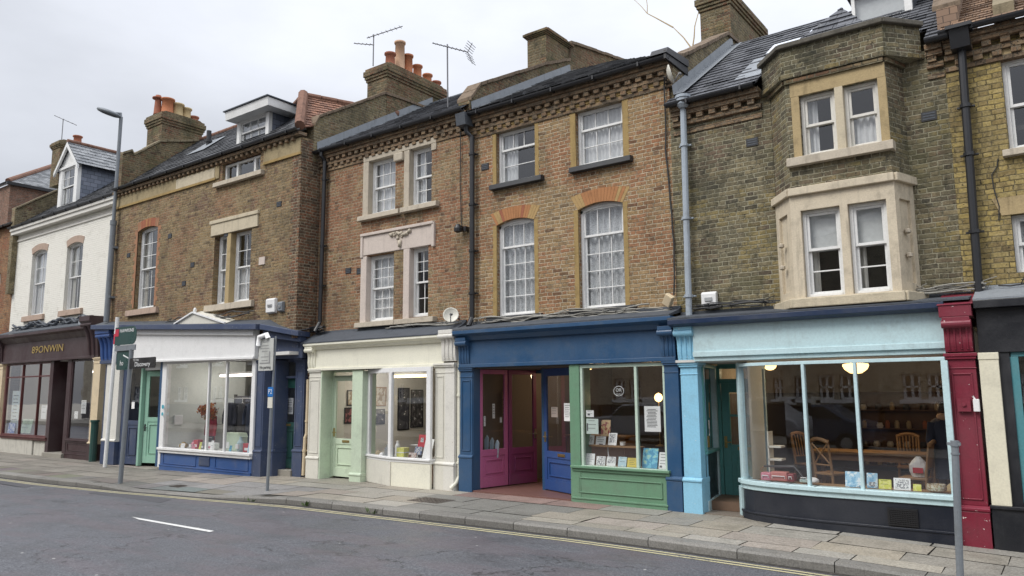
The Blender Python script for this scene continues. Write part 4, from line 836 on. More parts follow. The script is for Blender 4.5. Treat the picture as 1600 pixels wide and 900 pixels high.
# rainwater pipes
downpipe(hC,[(-14.86,.02,7.98),(-14.86,.02,7.9),(-14.86,.14,7.78),(-14.88,.14,3.7),(-14.88,.0,3.45)],.05,M['gutter'],(7.3,5.6,4.6))
mb=MB(); mb.prism_x([(-.08,7.62),(.18,7.62),(.2,7.88),(-.12,7.88)],-10.28,-10.02); hp=mb.build('rainwater_head',M['lead_dark'],hD)
downpipe(hD,[(-10.12,.05,7.66),(-10.12,.08,7.5),(-10.02,.14,7.38),(-10.02,.14,3.5),(-10.0,.0,3.3)],.055,M['gutter'],(7.0,5.9,4.9,4.0))
mb=MB(); mb.lathe(-5.17,.08,[(.07,6.86),(.12,6.92),(.12,7.03),(.135,7.03),(.135,7.08),(.10,7.08)],12); mb.build('rainwater_head',M['grey_pipe'],hE)
downpipe(hE,[(-5.19,.12,6.9),(-5.23,.12,3.2)],.055,M['grey_pipe'],(6.2,4.9,3.55))
mb=MB(); mb.prism_x([(-.02,6.72),(.2,6.72),(.24,7.0),(-.1,7.0)],-1.08,-.84); mb.box(-1.12,-.80,-.13,.25,6.98,7.03); mb.build('rainwater_head',M['gutter'],hF)
downpipe(hF,[(-.96,.12,6.75),(-1.02,.12,3.2)],.055,M['gutter'],(5.9,5.2,4.1))
# upper floors: plain dark rooms and floor slabs behind every wall
for h,x0,x1,Y,z0,zs,zt in ((h0,-43,XA0,.25,4,3.95,8.85),(hA,XA0,XAB,.25,4,4.02,8.55),(hB,XAB,XBC,BY,4,3.35,8.3),(hC,XBC,XCD,.25,3,3.05,7.9),(hD,XCD,XDE,.25,3,3.0,7.75),(hE,XDE,XEF,.25,3,2.95,6.85),(hF,XEF,3.4,.25,3,2.85,6.9)):
    mb=MB(); mb.box(x0+.02,x1-.02,Y+.3,7.9,zs,zs+.1); mb.box(x0+.02,x1-.02,Y+.3,7.9,zt-.1,zt-.02); mb.box(x0+.02,x0+.08,Y+.3,7.9,zs+.1,zt-.1); mb.box(x1-.08,x1-.02,Y+.3,7.9,zs+.1,zt-.1); mb.box(x0+.08,x1-.08,4.2,4.3,zs+.1,zt-.1)
    if zt-zs>4 and h not in (h0,hA): mb.box(x0+.08,x1-.08,Y+.32,4.2,5.55 if h!=hE else 5.1,5.62 if h!=hE else 5.17)
    mb.build('upper_room',M['dark'],h)
# ------------------------------------------------------------------ shopfront builders
M['navy']=paint('navy_shop_paint',(.022,.075,.165),.42,.2,(.10,.12,.13)); M['blue']=paint('royal_blue_paint',(.025,.075,.24),.38,.15); M['navygrey']=paint('faded_navy_paint',(.045,.065,.125),.5,.3,(.16,.16,.16),chip=(.3,.3,.3))
M['brown']=paint('dark_brown_paint',(.045,.022,.024),.45,.25,(.10,.08,.07)); M['maroonf']=paint('maroon_frame_paint',(.10,.022,.020),.42,.15); M['creamp']=paint('cream_pilaster_paint',(.66,.54,.36),.5,.22)
M['greend']=paint('mint_green_paint',(.30,.52,.40),.42,.15); M['dgreen']=paint('dark_green_paint',(.012,.065,.055),.4,.15); M['pgreen']=paint('pale_green_paint',(.58,.68,.52),.45,.15)
M['creamf']=paint('ivory_paint',(.80,.78,.65),.45,.1); M['greyp']=paint('pale_grey_paint',(.68,.66,.58),.5,.12)
M['pink']=paint('pink_paint',(.50,.13,.28),.42,.12); M['magenta']=paint('magenta_paint',(.22,.045,.13),.45,.12); M['sgreen']=paint('sage_green_paint',(.14,.27,.17),.45,.2)
M['lblue']=paint('light_blue_paint',(.27,.56,.74),.42,.15,chip=(.75,.75,.72)); M['pblue']=paint('pale_blue_paint',(.52,.69,.72),.45,.2); M['teal']=paint('teal_paint',(.11,.32,.31),.42,.12); M['bblack']=paint('blue_black_paint',(.010,.013,.022),.38,.12,(.05,.05,.06))
M['crimson']=paint('crimson_paint',(.19,.016,.035),.45,.2,(.06,.02,.02),chip=(.72,.66,.62)); M['cream2']=paint('cream_panel_paint',(.72,.68,.53),.5,.2); M['blk2']=paint('shop_black_paint',(.011,.012,.016),.4,.15,(.08,.08,.08)); M['wblue']=paint('white_blue_riser_paint',(.035,.095,.27),.4,.25,(.2,.2,.22))
M['whitew']=paint('bright_white_paint',(.80,.80,.79),.42,.1); M['render']=stone('old_white_render',(.55,.53,.47),.35); M['wood']=paint('oak_wood',(.30,.17,.075),.5,.2); M['woodd']=paint('dark_wood',(.12,.06,.03),.45,.2)
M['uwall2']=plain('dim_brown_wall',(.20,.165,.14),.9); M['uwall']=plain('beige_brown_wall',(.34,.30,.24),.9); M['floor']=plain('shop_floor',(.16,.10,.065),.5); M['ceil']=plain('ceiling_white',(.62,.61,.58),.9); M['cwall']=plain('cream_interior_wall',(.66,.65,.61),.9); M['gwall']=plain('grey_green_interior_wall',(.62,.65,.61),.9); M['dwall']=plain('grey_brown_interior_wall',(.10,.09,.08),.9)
def pil(par,x0,x1,Y,z0,z1,mat,ph=.62,panel=True,out=.0,neck=True,deep=.3,name='pilaster',pmat=None):
    mb=MB(); mb.box(x0,x1,Y,Y+deep,z0+ph,z1)
    mb.mi=1 if pmat else 0
    mb.box(x0-.012,x1+.012,Y-.03,Y+deep,z0,z0+ph-.08); mb.mi=0
    mb.prism_x([(Y-.03,z0+ph-.08),(Y+deep,z0+ph-.08),(Y+deep,z0+ph),(Y-.005,z0+ph),(Y-.045,z0+ph-.035),(Y-.045,z0+ph-.06)],x0-.02,x1+.02)
    if neck:
        mb.box(x0-.015,x1+.015,Y-.03,Y+deep,z1-.035,z1); mb.box(x0-.03,x1+.03,Y-.045,Y+deep,z1-.001,z1+.045); mb.box(x0-.01,x1+.01,Y-.012,Y+.1,z1-.16,z1-.145)
    if panel:
        a,b,c,d=x0+.045,x1-.045,z0+ph+.07,z1-.22
        for (p,q,r_,s) in ((a,a+.02,c,d),(b-.02,b,c,d),(a,b,c,c+.02),(a,b,d-.02,d)): mb.box(p,q,Y-.014,Y+.02,r_,s)
    return mb.build(name,[mat,pmat] if pmat else mat,par,bevel=.006)
def console(par,x0,x1,Y,z0,z1,mat,proj=.24,ribs=3,name='console_bracket'):
    h=z1-z0; pf=[(Y+.25,z0),(Y-.02,z0)]
    for i in range(11):
        t=i/10; y=Y-.03-proj*(t**2.2)-.02*math.sin(t*math.pi*2); pf.append((y,z0+h*.86*t))
    pf+=[(Y-.03-proj*1.12,z0+h*.88),(Y-.03-proj*1.12,z1),(Y+.25,z1)]
    mb=MB(); mb.prism_x(pf,x0,x1)
    w_=(x1-x0)/(ribs*2+1)
    for k in range(ribs):
        a=x0+w_*(1+2*k); pts=[]
        for i in range(1,10):
            t=i/10; pts.append((a+w_/2,Y-.035-proj*(t**2.2)-.02*math.sin(t*math.pi*2),z0+h*.86*t))
        mb.tube(pts,[w_*.5*(.6+.5*i/9) for i in range(9)],8)
    mb.lathe(0,0,[(.02,-(x1-x0)/2-.012),(.055,-(x1-x0)/2-.012),(.055,(x1-x0)/2+.012),(.02,(x1-x0)/2+.012)],14,M=Matrix.Translation(((x0+x1)/2,Y-.02-proj*.85,z0+h*.80))@Matrix.Rotation(R(90),4,'Y'))
    return mb.build(name,mat,par,bevel=.005)
def door(par,p,q,z0,z1,mat,gz0,hs='l',lb=True,knob='brass',t=.045,gtop=None,o=0,rails=(),muntin=None,stile=.11,panel=True,name='door',label=None,pw=None):
    """a part-glazed leaf standing on the line p-q; gz0 = bottom of its glass (None: solid)"""
    p=Vector(p);q=Vector(q);d=(q-p);L=d.length;u=d/L; P=lambda s:(p.x+u.x*s,p.y+u.y*s)
    mb=MB(); gt=(gtop or z1-stile); s=stile
    mb.seg(P(0),P(s),z0,z1,t,o); mb.seg(P(L-s),P(L),z0,z1,t,o); mb.seg(P(s),P(L-s),z0,z0+.2,t,o); mb.seg(P(s),P(L-s),gt,z1,t,o)
    zz=gz0 if gz0 else gt
    if gz0: mb.seg(P(s),P(L-s),gz0-.13,gz0,t,o)
    mb.seg(P(s),P(L-s),z0+.2,zz-(.13 if gz0 else 0),t*.5,o-.004)
    if panel:
        for a,b,c,e in ((s+.07,s+.09,z0+.29,zz-.22),(L-s-.09,L-s-.07,z0+.29,zz-.22)): mb.seg(P(a),P(b),c,e,.02,o+.02)
        mb.seg(P(s+.07),P(L-s-.07),z0+.27,z0+.29,.02,o+.02); mb.seg(P(s+.07),P(L-s-.07),zz-.22,zz-.20,.02,o+.02)
    for z in rails: mb.seg(P(s),P(L-s),z-.02,z+.02,t*.8,o)
    if muntin: mb.seg(P(s+(L-2*s)*muntin-.018),P(s+(L-2*s)*muntin+.018),gz0,gt,t*.8,o)
    d_=mb.build(name,mat,par,bevel=.004,label=label); n=Vector((u.y,-u.x))
    if gz0:
        g=MB(); a,b=P(s),P(L-s); g.quad((a[0],a[1],gz0),(b[0],b[1],gz0),(b[0],b[1],gt),(a[0],a[1],gt)); g.build('glass',M['shopglass'],d_)
    if lb:
        g=MB(); g.seg(P(L/2-.12),P(L/2+.12),(gz0 or 1.0)-.09,(gz0 or 1.0)-.035,.012,o+t/2+.004); g.seg(P(L/2-.09),P(L/2+.09),(gz0 or 1.0)-.08,(gz0 or 1.0)-.05,.012,o+t/2+.012); g.build('letterbox',M['brass'],d_)
    if knob:
        g=MB(); sx=.05 if hs=='l' else L-.05; a=Vector(P(sx))+n*(o+t/2); zc=z0+1.02
        g.seg(P(sx-.025),P(sx+.025),zc-.1,zc+.1,.01,o+t/2+.004); e=a+n*.05; b=e+u*(.11 if hs=='l' else -.11)
        g.tube([(a.x,a.y,zc),(e.x,e.y,zc),(b.x,b.y,zc)],.011,8); g.build('handle',M[knob],d_)
    return d_
def frame_line(par,pts,z0,z1,posts,mat,name='shop_window',w=.05,d=.07,head=.06,foot=.05,glass='shopglass',lean=0,trans=None,bv=.005,mull=.045):
    """glazing that follows the polyline pts; posts = list of distances along it where uprights stand"""
    V=[Vector(p) for p in pts]; seglen=[(b-a).length for a,b in zip(V,V[1:])]; tot=sum(seglen)
    def at(s):
        s=max(0,min(tot,s))
        for a,b,l in zip(V,V[1:],seglen):
            if s<=l+1e-9: return a+(b-a)*(s/l),(b-a).normalized()
            s-=l
        return V[-1],(V[-1]-V[-2]).normalized()
    mb=MB()
    for a,b in zip(V,V[1:]): mb.seg(a,b,z1-head,z1,d,0,e=.01); mb.seg(a,b,z0,z0+foot,d+.02,.01,e=.01)
    for k,s in enumerate(posts):
        p,u=at(s); ww=w if (s<=0.01 or s>=tot-.01) else mull
        mb.seg(p-u*ww/2,p+u*ww/2,z0+foot,z1-head,d,0)
    if trans:
        for a,b in zip(V,V[1:]): mb.seg(a,b,trans-.025,trans+.025,d*.8,0)
    f=mb.build(name,mat,par,bevel=bv); g=MB()
    for a,b in zip(V,V[1:]):
        g.quad((a.x,a.y,z0+foot),(b.x,b.y,z0+foot),(b.x,b.y,z1-head),(a.x,a.y,z1-head))
    g.build('glass',M[glass],f); return f
def ledge(par,pts,z,h,mat,out=.10,name='sill',back=.12):
    mb=MB(); V=[Vector(p) for p in pts]
    for a,b in zip(V,V[1:]):
        mb.seg(a,b,z-h*.45,z,out+back,(out-back)/2,e=out*.25); mb.seg(a,b,z-h,z-h*.45,out*.6+back,(out*.6-back)/2,e=out*.12)
    return mb.build(name,mat,par,bevel=.008)
def riser(par,pts,z0,z1,mat,skirt=.14,panels=(),name='stall_riser',mat2=None,t=.06):
    mb=MB(); V=[Vector(p) for p in pts]
    for a,b in zip(V,V[1:]):
        mb.seg(a,b,z0-.15,z1,t,0,e=.005)
        if skirt: mb.seg(a,b,z0-.15,z0+skirt-.03,t+.03,.015,e=.012); mb.seg(a,b,z0+skirt-.03,z0+skirt,t+.045,.02,e=.015)
    for (a,b,c,d) in panels:   # raised frames on the first straight part
        a=Vector(a);b=Vector(b);u=(b-a).normalized()
        mb.seg(a,b,c,c+.018,.02,t/2+.008); mb.seg(a,b,d-.018,d,.02,t/2+.008); mb.seg(a,a+u*.018,c,d,.02,t/2+.008); mb.seg(b-u*.018,b,c,d,.02,t/2+.008)
    return mb.build(name,mat,par,bevel=.005)
def room(par,x0,x1,y0,y1,z0,z1,wm,name='shop_room'):
    mb=MB(); mb.mi=0; mb.quad((x0,y1,z0),(x1,y1,z0),(x1,y1,z1),(x0,y1,z1)); mb.quad((x0,y0,z0),(x0,y1,z0),(x0,y1,z1),(x0,y0,z1)); mb.quad((x1,y1,z0),(x1,y0,z0),(x1,y0,z1),(x1,y1,z1))
    mb.mi=1; mb.quad((x0,y0,z0),(x1,y0,z0),(x1,y1,z0),(x0,y1,z0)); mb.mi=2; mb.quad((x0,y0,z1),(x0,y1,z1),(x1,y1,z1),(x1,y0,z1))
    return mb.build(name,[wm,M['floor'],M['ceil']],par)
def lettering(par,txt,x,y,z,size,mat,shear=0,sx=1.,rotz=0,extr=.004,name='lettering',align='CENTER'):
    c=bpy.data.curves.new(name,'FONT'); c.body=txt; c.size=size; c.align_x=align; c.align_y='CENTER'; c.extrude=extr; c.shear=shear; c.resolution_u=3
    tmp=bpy.data.objects.new(name,c); COL.objects.link(tmp); dg=bpy.context.evaluated_depsgraph_get(); me=bpy.data.meshes.new_from_object(tmp.evaluated_get(dg)); bpy.data.objects.remove(tmp); me.materials.clear(); me.materials.append(mat)
    o=bpy.data.objects.new(name,me); COL.objects.link(o); o.parent=par; o.location=Vector((x,y,z))-org(par); o.rotation_euler=(R(90),0,rotz); o.scale=(sx,1,1); return o
def lead_top(par,x0,x1,Yf,zf,Yb,zb,mat,name='flashing'):
    mb=MB(); mb.prism_x([(Yf,zf),(Yb+.01,zb-.06),(Yb+.01,zb+.05),(Yb-.03,zb+.05),(Yb-.04,zb),(Yf,zf+.025)],x0,x1); return mb.build(name,mat,par)
# ================================================================== SHOP A (brown)
gA=-.15
mb=MB(); mb.box(-33.6,-25.95,-.06,.2,3.22,3.92); fa=mb.build('fascia',M['brown'],hA)
mb=MB(); mb.prism_x([(-.06,3.92),(.25,3.92),(.25,4.26),(-.34,4.26),(-.34,4.16),(-.22,4.10),(-.12,3.98)],-33.7,-26.2); mb.box(-33.6,-26,-.10,.0,3.18,3.26); mb.build('cornice',M['brown'],hA,bevel=.01)
lead_top(hA,-33.7,-26.1,-.34,4.262,.24,4.5,M['lead_dark'])
lettering(fa,'89ONWIN',-29.65,-.075,3.61,.36,plain('gold_leaf',(.50,.36,.12),.4,.4),sx=1.55)
console(hA,-26.5,-25.75,-.05,3.15,4.55,M['brown'],.32,2); console(hA,-33.95,-33.6,-.05,3.15,4.3,M['brown'],.2,2)
pil(hA,-26.1,-25.62,-.05,gA-.1,3.15,M['creamp'],.72,False,pmat=M['brown']); pil(hA,-33.9,-33.55,-.05,gA-.1,3.15,M['creamp'],.55,False,pmat=M['brown'])
frame_line(hA,[(-33.35,.06),(-30.4,.06),(-29.45,.06)],.5,3.17,[0,1.5,2.95,3.9],M['maroonf'],w=.11,trans=2.66,d=.09)
ledge(hA,[(-33.4,.02),(-29.35,.02)],.5,.12,M['maroonf'],.08)
mb=MB(); mb.box(-33.5,-30.55,.02,.2,gA-.1,.4); mb.box(-30.5,-29.35,.06,.2,gA-.1,.36); mb.build('stall_riser',M['render'],hA,bevel=.01)
frame_line(hA,[(-27.78,.05),(-26.12,.05)],.48,3.17,[0,1.66],M['brown'],w=.08); ledge(hA,[(-27.85,.02),(-26.1,.02)],.49,.1,M['brown'],.07)
riser(hA,[(-27.85,.03),(-26.1,.03)],gA,.42,M['brown'],.18,[((-27.7,.03),(-26.25,.03),.12,.36)])
mb=MB(); mb.box(-29.45,-29.2,.0,.7,gA,3.2); mb.box(-28.1,-27.8,.0,.7,gA,3.2); mb.box(-29.2,-28.1,.6,.7,2.72,2.8); mb.build('door_frame',M['brown'],hA,bevel=.006)
door(hA,(-29.2,.62),(-28.1,.62),.03,2.72,M['brown'],1.05,rails=(),gtop=2.5)
g=MB(); g.quad((-29.2,.65,2.8),(-28.1,.65,2.8),(-28.1,.65,3.15),(-29.2,.65,3.15)); g.build('transom_light',M['shopglass'],hA)
mb=MB(); mb.box(-29.35,-27.85,-.12,.7,gA-.1,.0); mb.build('doorstep',M['concrete'],hA,bevel=.015)
room(hA,-34,-24.9,.75,5,-.1,3.3,M['cwall'])
mb=MB(); mb.box(-34,-24.9,.2,.8,3.17,3.25); mb.build('soffit',M['ceil'],hA)
bb=MB(); bb.tube([(-25.45,-.18,gA-.1),(-25.45,-.18,1.12)],.11,12); bb.tube([(-25.45,-.18,1.10),(-25.45,-.18,1.17)],.135,12)
tag(bb.build('bollard',M['dgreen'],at=(-25.45,-.18,gA)),'stout dark green post between the brown shop and the navy shop','bollard')
al=MB(); al.tube([(-26.75,-.1,4.42),(-26.75,-.26,4.46)],[.17,.17],18); al.tube([(-26.75,.25,4.4),(-26.75,-.1,4.42)],.03,8)
tag(al.build('round_lamp',M['lead'],at=(-26.75,-.1,4.42)),'round grey wall lamp above the end of the brown shop','lamp')
# ================================================================== SHOP B (navy and white)
zc=lambda x:3.56+(-16.3-x)*.055
mb=MB(); mb.seg((-23.35,-.5),(-16.5,-.5),2.95,zc(-23.35)-.14,.12,z0b=2.87,z1b=zc(-16.5)-.14); mb.seg((-23.35,-.5),(-16.5,-.5),zc(-23.35)-.16,zc(-23.35)-.02,.2,.03,z0b=zc(-16.5)-.16,z1b=zc(-16.5)-.02); mb.seg((-23.35,-.5),(-16.5,-.5),2.91,2.97,.16,.02,z0b=2.83,z1b=2.89)
mb.build('fascia',M['whitew'],hB,bevel=.008)
mb=MB(); mb.seg((-24.9,-.42),(-16.2,-.42),zc(-24.9)-.02,zc(-24.9)+.12,.5,.1,z0b=zc(-16.2)-.02,z1b=zc(-16.2)+.12); mb.seg((-16.2,-.42),(-15.1,-.1),zc(-16.2)-.02,zc(-16.2)+.12,.5,.06,z0b=3.33,z1b=3.46)
mb.seg((-16.2,-.36),(-15.15,-.05),zc(-16.2)-.2,zc(-16.2)-.03,.4,.04,z0b=3.2,z1b=3.33); mb.seg((-24.7,-.42),(-23.35,-.42),zc(-24.9)-.25,zc(-24.9)-.03,.2,.06); mb.build('cornice',M['navygrey'],hB,bevel=.012)
mb=MB(); mb.seg((-16.45,-.34),(-15.2,-.05),2.82,3.42,.14,.0,z1b=3.25); mb.build('side_fascia',M['navygrey'],hB,bevel=.005); mb=MB(); mb.seg((-24.7,-.36),(-23.3,-.36),2.95,3.8,.1); mb.build('side_fascia',M['navygrey'],hB,bevel=.005)
mb=MB(); zz=zc(-22)+.0; mb.add([(-24.9,-.68,zc(-24.9)+.12),(-16.2,-.68,zc(-16.2)+.12),(-15.1,-.3,3.47),(-15.1,BY+.62,3.60),(-16.2,BY+.02,zc(-16.2)+.26),(-24.9,BY+.02,zc(-24.9)+.26)],[(0,1,4,5),(1,2,3,4)]); mb.build('flashing',M['lead_dark'],hB)
mb=MB(); mb.add([(-20.05,-.66,3.90),(-17.70,-.66,3.78),(-19.2,-.66,4.16),(-20.05,-.34,4.05),(-17.70,-.34,3.9),(-19.2,-.34,4.24)],[(0,1,2),(0,2,5,3),(1,4,5,2)]); pd=mb.build('pediment',M['greyp'],hB)
mb=MB(); mb.seg((-20.1,-.66),(-19.2,-.66),3.89,3.93,.06,.02,z0b=4.15,z1b=4.19); mb.seg((-19.2,-.66),(-17.66,-.66),4.15,4.19,.06,.02,z0b=3.77,z1b=3.81); mb.lathe(-19.2,-.62,[(.03,4.16),(.05,4.22),(.04,4.27),(.02,4.30)],10); mb.build('pediment_moulding',M['whitew'],pd)
console(hB,-24.75,-23.85,-.42,3.0,3.98,M['blue'],.22,3)
mb=MB(); mb.box(-24.72,-24.3,-.3,.1,-.2,3.0); mb.box(-24.72,-23.45,-.5,-.1,2.93,3.03); mb.box(-23.48,-23.2,-.34,.1,-.2,3.0); mb.build('side_post',M['navygrey'],hB,bevel=.006)
pil(hB,-24.32,-23.5,-.45,-.12,2.93,M['offwhite'],.76,False,pmat=M['navygrey'],neck=False)
# entrance: glazed navy panel, white post and the open mint door
door(hB,(-23.2,-.28),(-22.50,-.22),-.08,2.9,M['navygrey'],1.2,lb=False,knob=None,name='side_panel',stile=.08)
mb=MB(); mb.seg((-22.48,-.25),(-22.38,-.25),-.1,2.9,.12); mb.build('door_post',M['greend'],hB,bevel=.004)
door(hB,(-22.36,-.18),(-21.25,.18),-.02,2.66,M['greend'],1.3,hs='l',lb=False,knob='black',stile=.13,name='door',rails=(),gtop=2.5)
mb=MB(); mb.seg((-22.36,-.22),(-21.0,-.22),2.68,2.92,.08); mb.seg((-21.02,-.35),(-20.9,-.35),-.05,2.92,.2); mb.build('door_frame',M['whitew'],hB,bevel=.005)
mb=MB(); mb.seg((-21.20,-.34),(-21.04,-.34),-.05,2.92,.16); mb.build('door_post',M['navy'],hB,bevel=.004)
fw=frame_line(hB,[(-20.86,-.42),(-16.66,-.42)],.45,2.88,[0,2.2,3.02,4.2],M['whitew'],w=.14,mull=.06,head=.07,foot=.03); ledge(hB,[(-20.95,-.44),(-16.62,-.44)],.50,.14,M['whitew'],.09)
riser(hB,[(-20.9,-.40),(-16.64,-.40)],-.04,.42,M['wblue'],.07,[((-20.75,-.40),(-19.1,-.40),.06,.36),((-18.2,-.40),(-16.75,-.40),.06,.36)])
mb=MB(); mb.box(-18.95,-18.45,-.455,-.42,.09,.32); mb.build('vent_cover',M['navygrey'],hB,bevel=.03)
mb=MB(); mb.quad((-20.9,-.4,-.2),(-20.9,.3,-.2),(-20.9,.3,.45),(-20.9,-.4,.45)); mb.quad((-20.9,-.4,.47),(-16.64,-.4,.47),(-16.64,.35,.47),(-20.9,.35,.47)); mb.quad((-20.9,.35,-.2),(-16.64,.35,-.2),(-16.64,.35,.47),(-20.9,.35,.47)); mb.build('window_bed',M['ceil'],hB)
pil(hB,-16.62,-16.28,-.40,-.06,2.75,M['navygrey'],.66,True,deep=.5); pil(hB,-16.26,-16.1,-.2,-.06,2.75,M['navygrey'],.66,False,deep=.4)
pil(hB,-15.62,-15.27,.03,-.04,2.75,M['navygrey'],.66,True); console(hB,-15.62,-15.3,.0,2.78,3.2,M['navygrey'],.12,2)
mb=MB(); mb.box(-16.12,-15.5,.10,.2,2.34,2.40); mb.box(-16.6,-15.5,.14,.2,2.75,2.9); mb.build('door_frame',M['navygrey'],hB,bevel=.005)
door(hB,(-16.5,.2),(-15.62,.2),.13,2.34,M['dgreen'],1.25,hs='l',gtop=2.1,stile=.16); g=MB(); g.quad((-16.5,.17,2.4),(-15.6,.17,2.4),(-15.6,.17,2.78),(-16.5,.17,2.78)); g.build('transom_light',M['shopglass'],hB)
mb=MB(); mb.box(-16.5,-15.6,-.05,.25,-.1,.11); mb.build('doorstep',M['concrete'],hB,bevel=.01)
room(hB,-24.5,-16.7,.2,5.5,-.03,3.0,M['gwall']); mb=MB(); mb.box(-24.5,-15.3,-.42,.25,2.9,2.98); mb.build('soffit',M['ceil'],hB)
mb=MB(); mb.quad((-16.7,-.2,0),(-16.7,.3,0),(-16.7,.3,2.9),(-16.7,-.2,2.9)); mb.quad((-20.95,-.3,0),(-20.95,2.2,0),(-20.95,2.2,2.95),(-20.95,-.3,2.95)); mb.quad((-20.93,-.3,0),(-20.93,2.2,0),(-20.93,2.2,2.95),(-20.93,-.3,2.95)); mb.build('display_wall',M['gwall'],hB)
mb=MB(); mb.box(-16.6,-15.25,.9,.95,0,2.9); mb.build('hallway',M['dark'],hB)
mb=MB(); rq=random.Random(11); z=-.1
while z<3.1:
    h=rq.uniform(.09,.16); mb.box(-15.26,-15.0,.12+rq.uniform(-.03,.02),.4,z,z+h-.012); z+=h
mb.build('rubble_strip',M['br_Bq'],hB,bevel=.02)
downpipe(hB,[(-15.12,.03,2.3),(-15.12,.03,1.0),(-15.14,.0,.9),(-15.14,-.02,.02)],.04,M['creamp'],(1.3,.6))
# ================================================================== SHOP C (cream)
mb=MB(); mb.box(-15.0,-10.62,-.06,.25,2.55,3.02); mb.box(-15.0,-10.62,-.09,.25,2.50,2.56); mb.build('fascia',M['creamf'],hC,bevel=.006)
mb=MB(); mb.prism_x([(-.06,3.0),(.25,3.0),(.25,3.15),(-.22,3.15),(-.22,3.10),(-.14,3.06),(-.10,3.0)],-15.05,-10.5); mb.build('cornice',M['creamf'],hC,bevel=.006)
lead_top(hC,-15.1,-10.25,-.23,3.152,.24,3.42,M['lead_dark'])
console(hC,-15.02,-14.75,-.03,2.55,3.1,M['creamf'],.12,2); console(hC,-10.62,-10.24,-.08,2.60,3.24,M['offwhite'],.12,3)
pil(hC,-14.98,-14.55,-.05,-.03,2.50,M['greyp'],.52,True)
mb=MB(); mb.box(-14.54,-14.50,-.06,.36,-.05,2.5); mb.box(-14.50,-13.5,.30,.36,2.34,2.38); mb.box(-14.5,-13.5,.30,.36,2.46,2.52); mb.box(-14.5,-14.46,.26,.34,0,2.46); mb.build('door_frame',M['pgreen'],hC,bevel=.004)
door(hC,(-14.46,.30),(-13.52,.30),.02,2.34,M['pgreen'],.90,hs='l',knob='brass',stile=.09)
g=MB(); g.quad((-14.46,.33,2.38),(-13.5,.33,2.38),(-13.5,.33,2.46),(-14.46,.33,2.46)); g.build('transom_light',M['shopglass'],hC)
pil(hC,-13.45,-13.10,-.04,-.03,2.47,M['pgreen'],.22,False,neck=False,deep=.42)
bay=[(-13.08,.14),(-12.05,-.16),(-10.87,-.16)]
frame_line(hC,bay,.57,2.50,[.04,1.07,2.2],M['whitew'],w=.08,mull=.12,head=.10,foot=.02); ledge(hC,bay,.60,.10,M['whitew'],.07); riser(hC,bay,0,.50,M['creamf'],0,[])
mb=MB(); mb.seg((-12.10,-.155),(-12.0,-.155),-.05,.5,.08,.02); mb.seg(bay[0],bay[1],0,.5,.02,.035); mb.build('riser_trim',M['greyp'],hC)
mb=MB(); mb.prism_z([(-13.08,.16),(-12.05,-.13),(-10.87,-.13),(-10.87,.55),(-13.08,.55)],.55,.58); mb.build('window_bed',M['ceil'],hC)
pil(hC,-10.86,-10.57,-.06,-.02,2.52,M['greyp'],.58,True); pil(hC,-10.555,-10.30,-.09,-.02,2.52,M['offwhite'],.58,False)
room(hC,-15.05,-10.3,.45,5.5,0,2.62,M['cwall']); mb=MB(); mb.box(-15,-10.3,-.05,.5,2.50,2.56); mb.build('soffit',M['ceil'],hC)
downpipe(hC,[(-10.245,-.0,2.9),(-10.245,.0,.28),(-10.27,-.06,.16),(-10.34,-.14,.05)],.04,M['creamf'],(1.9,.55))
# ================================================================== SHOP D (blue, pink and green)
mb=MB(); mb.box(-10.2,-5.42,-.04,.25,2.52,3.02); mb.box(-10.2,-5.42,-.08,.25,2.455,2.525); mb.build('fascia',M['navy'],hD,bevel=.006)
mb=MB(); mb.prism_x([(-.04,3.0),(.25,3.0),(.25,3.20),(-.26,3.20),(-.26,3.13),(-.16,3.08),(-.10,3.0)],-10.22,-5.40); mb.build('cornice',M['navy'],hD,bevel=.006)
lead_top(hD,-10.2,-5.42,-.26,3.202,.24,3.36,M['lead_dark'])
console(hD,-10.20,-9.93,-.02,2.5,3.06,M['navy'],.13,3); console(hD,-5.68,-5.42,-.02,2.5,3.04,M['navy'],.13,3)
pil(hD,-10.2,-9.88,-.02,-.02,2.42,M['navy'],.74,True); pil(hD,-5.655,-5.40,-.03,-.02,2.42,M['navy'],.58,False)
mb=MB(); mb.seg((-9.88,.0),(-9.86,.2),0,2.45,.03); mb.build('reveal',M['navy'],hD)
fp=door(hD,(-9.87,.18),(-9.76,.98),.05,2.42,M['pink'],.80,lb=False,knob=None,name='glazed_panel',stile=.09,gtop=2.33)
door(hD,(-9.74,1.0),(-9.58,1.78),.05,2.42,M['magenta'],.80,hs='r',lb=False,knob='steel',stile=.09,gtop=2.33,label='dark magenta door standing open')
door(hD,(-8.72,.86),(-7.60,.40),.05,2.42,M['blue'],.80,hs='l',stile=.10,gtop=2.27,knob='brass',label='blue door standing ajar')
mb=MB(); mb.box(-8.78,-8.70,.84,.94,.02,2.45); mb.box(-9.62,-8.7,1.80,1.88,2.36,2.45); mb.build('door_frame',M['navy'],hD)
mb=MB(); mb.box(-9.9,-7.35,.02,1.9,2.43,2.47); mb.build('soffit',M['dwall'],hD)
mb=MB(); mb.box(-9.9,-7.4,-.02,1.9,-.03,.03); mb.build('threshold',plain('red_quarry_tile',(.17,.085,.07),.5),hD)
mb=MB(); mb.box(-7.55,-7.34,-.04,.36,0,2.45); mb.build('door_post',M['sgreen'],hD,bevel=.006)
frame_line(hD,[(-7.33,.02),(-5.66,.02)],.63,2.44,[.02,1.12,1.66],paint('pale_green_frame',(.50,.62,.52),.45,.12),w=.06,mull=.05,head=.06,foot=.02)
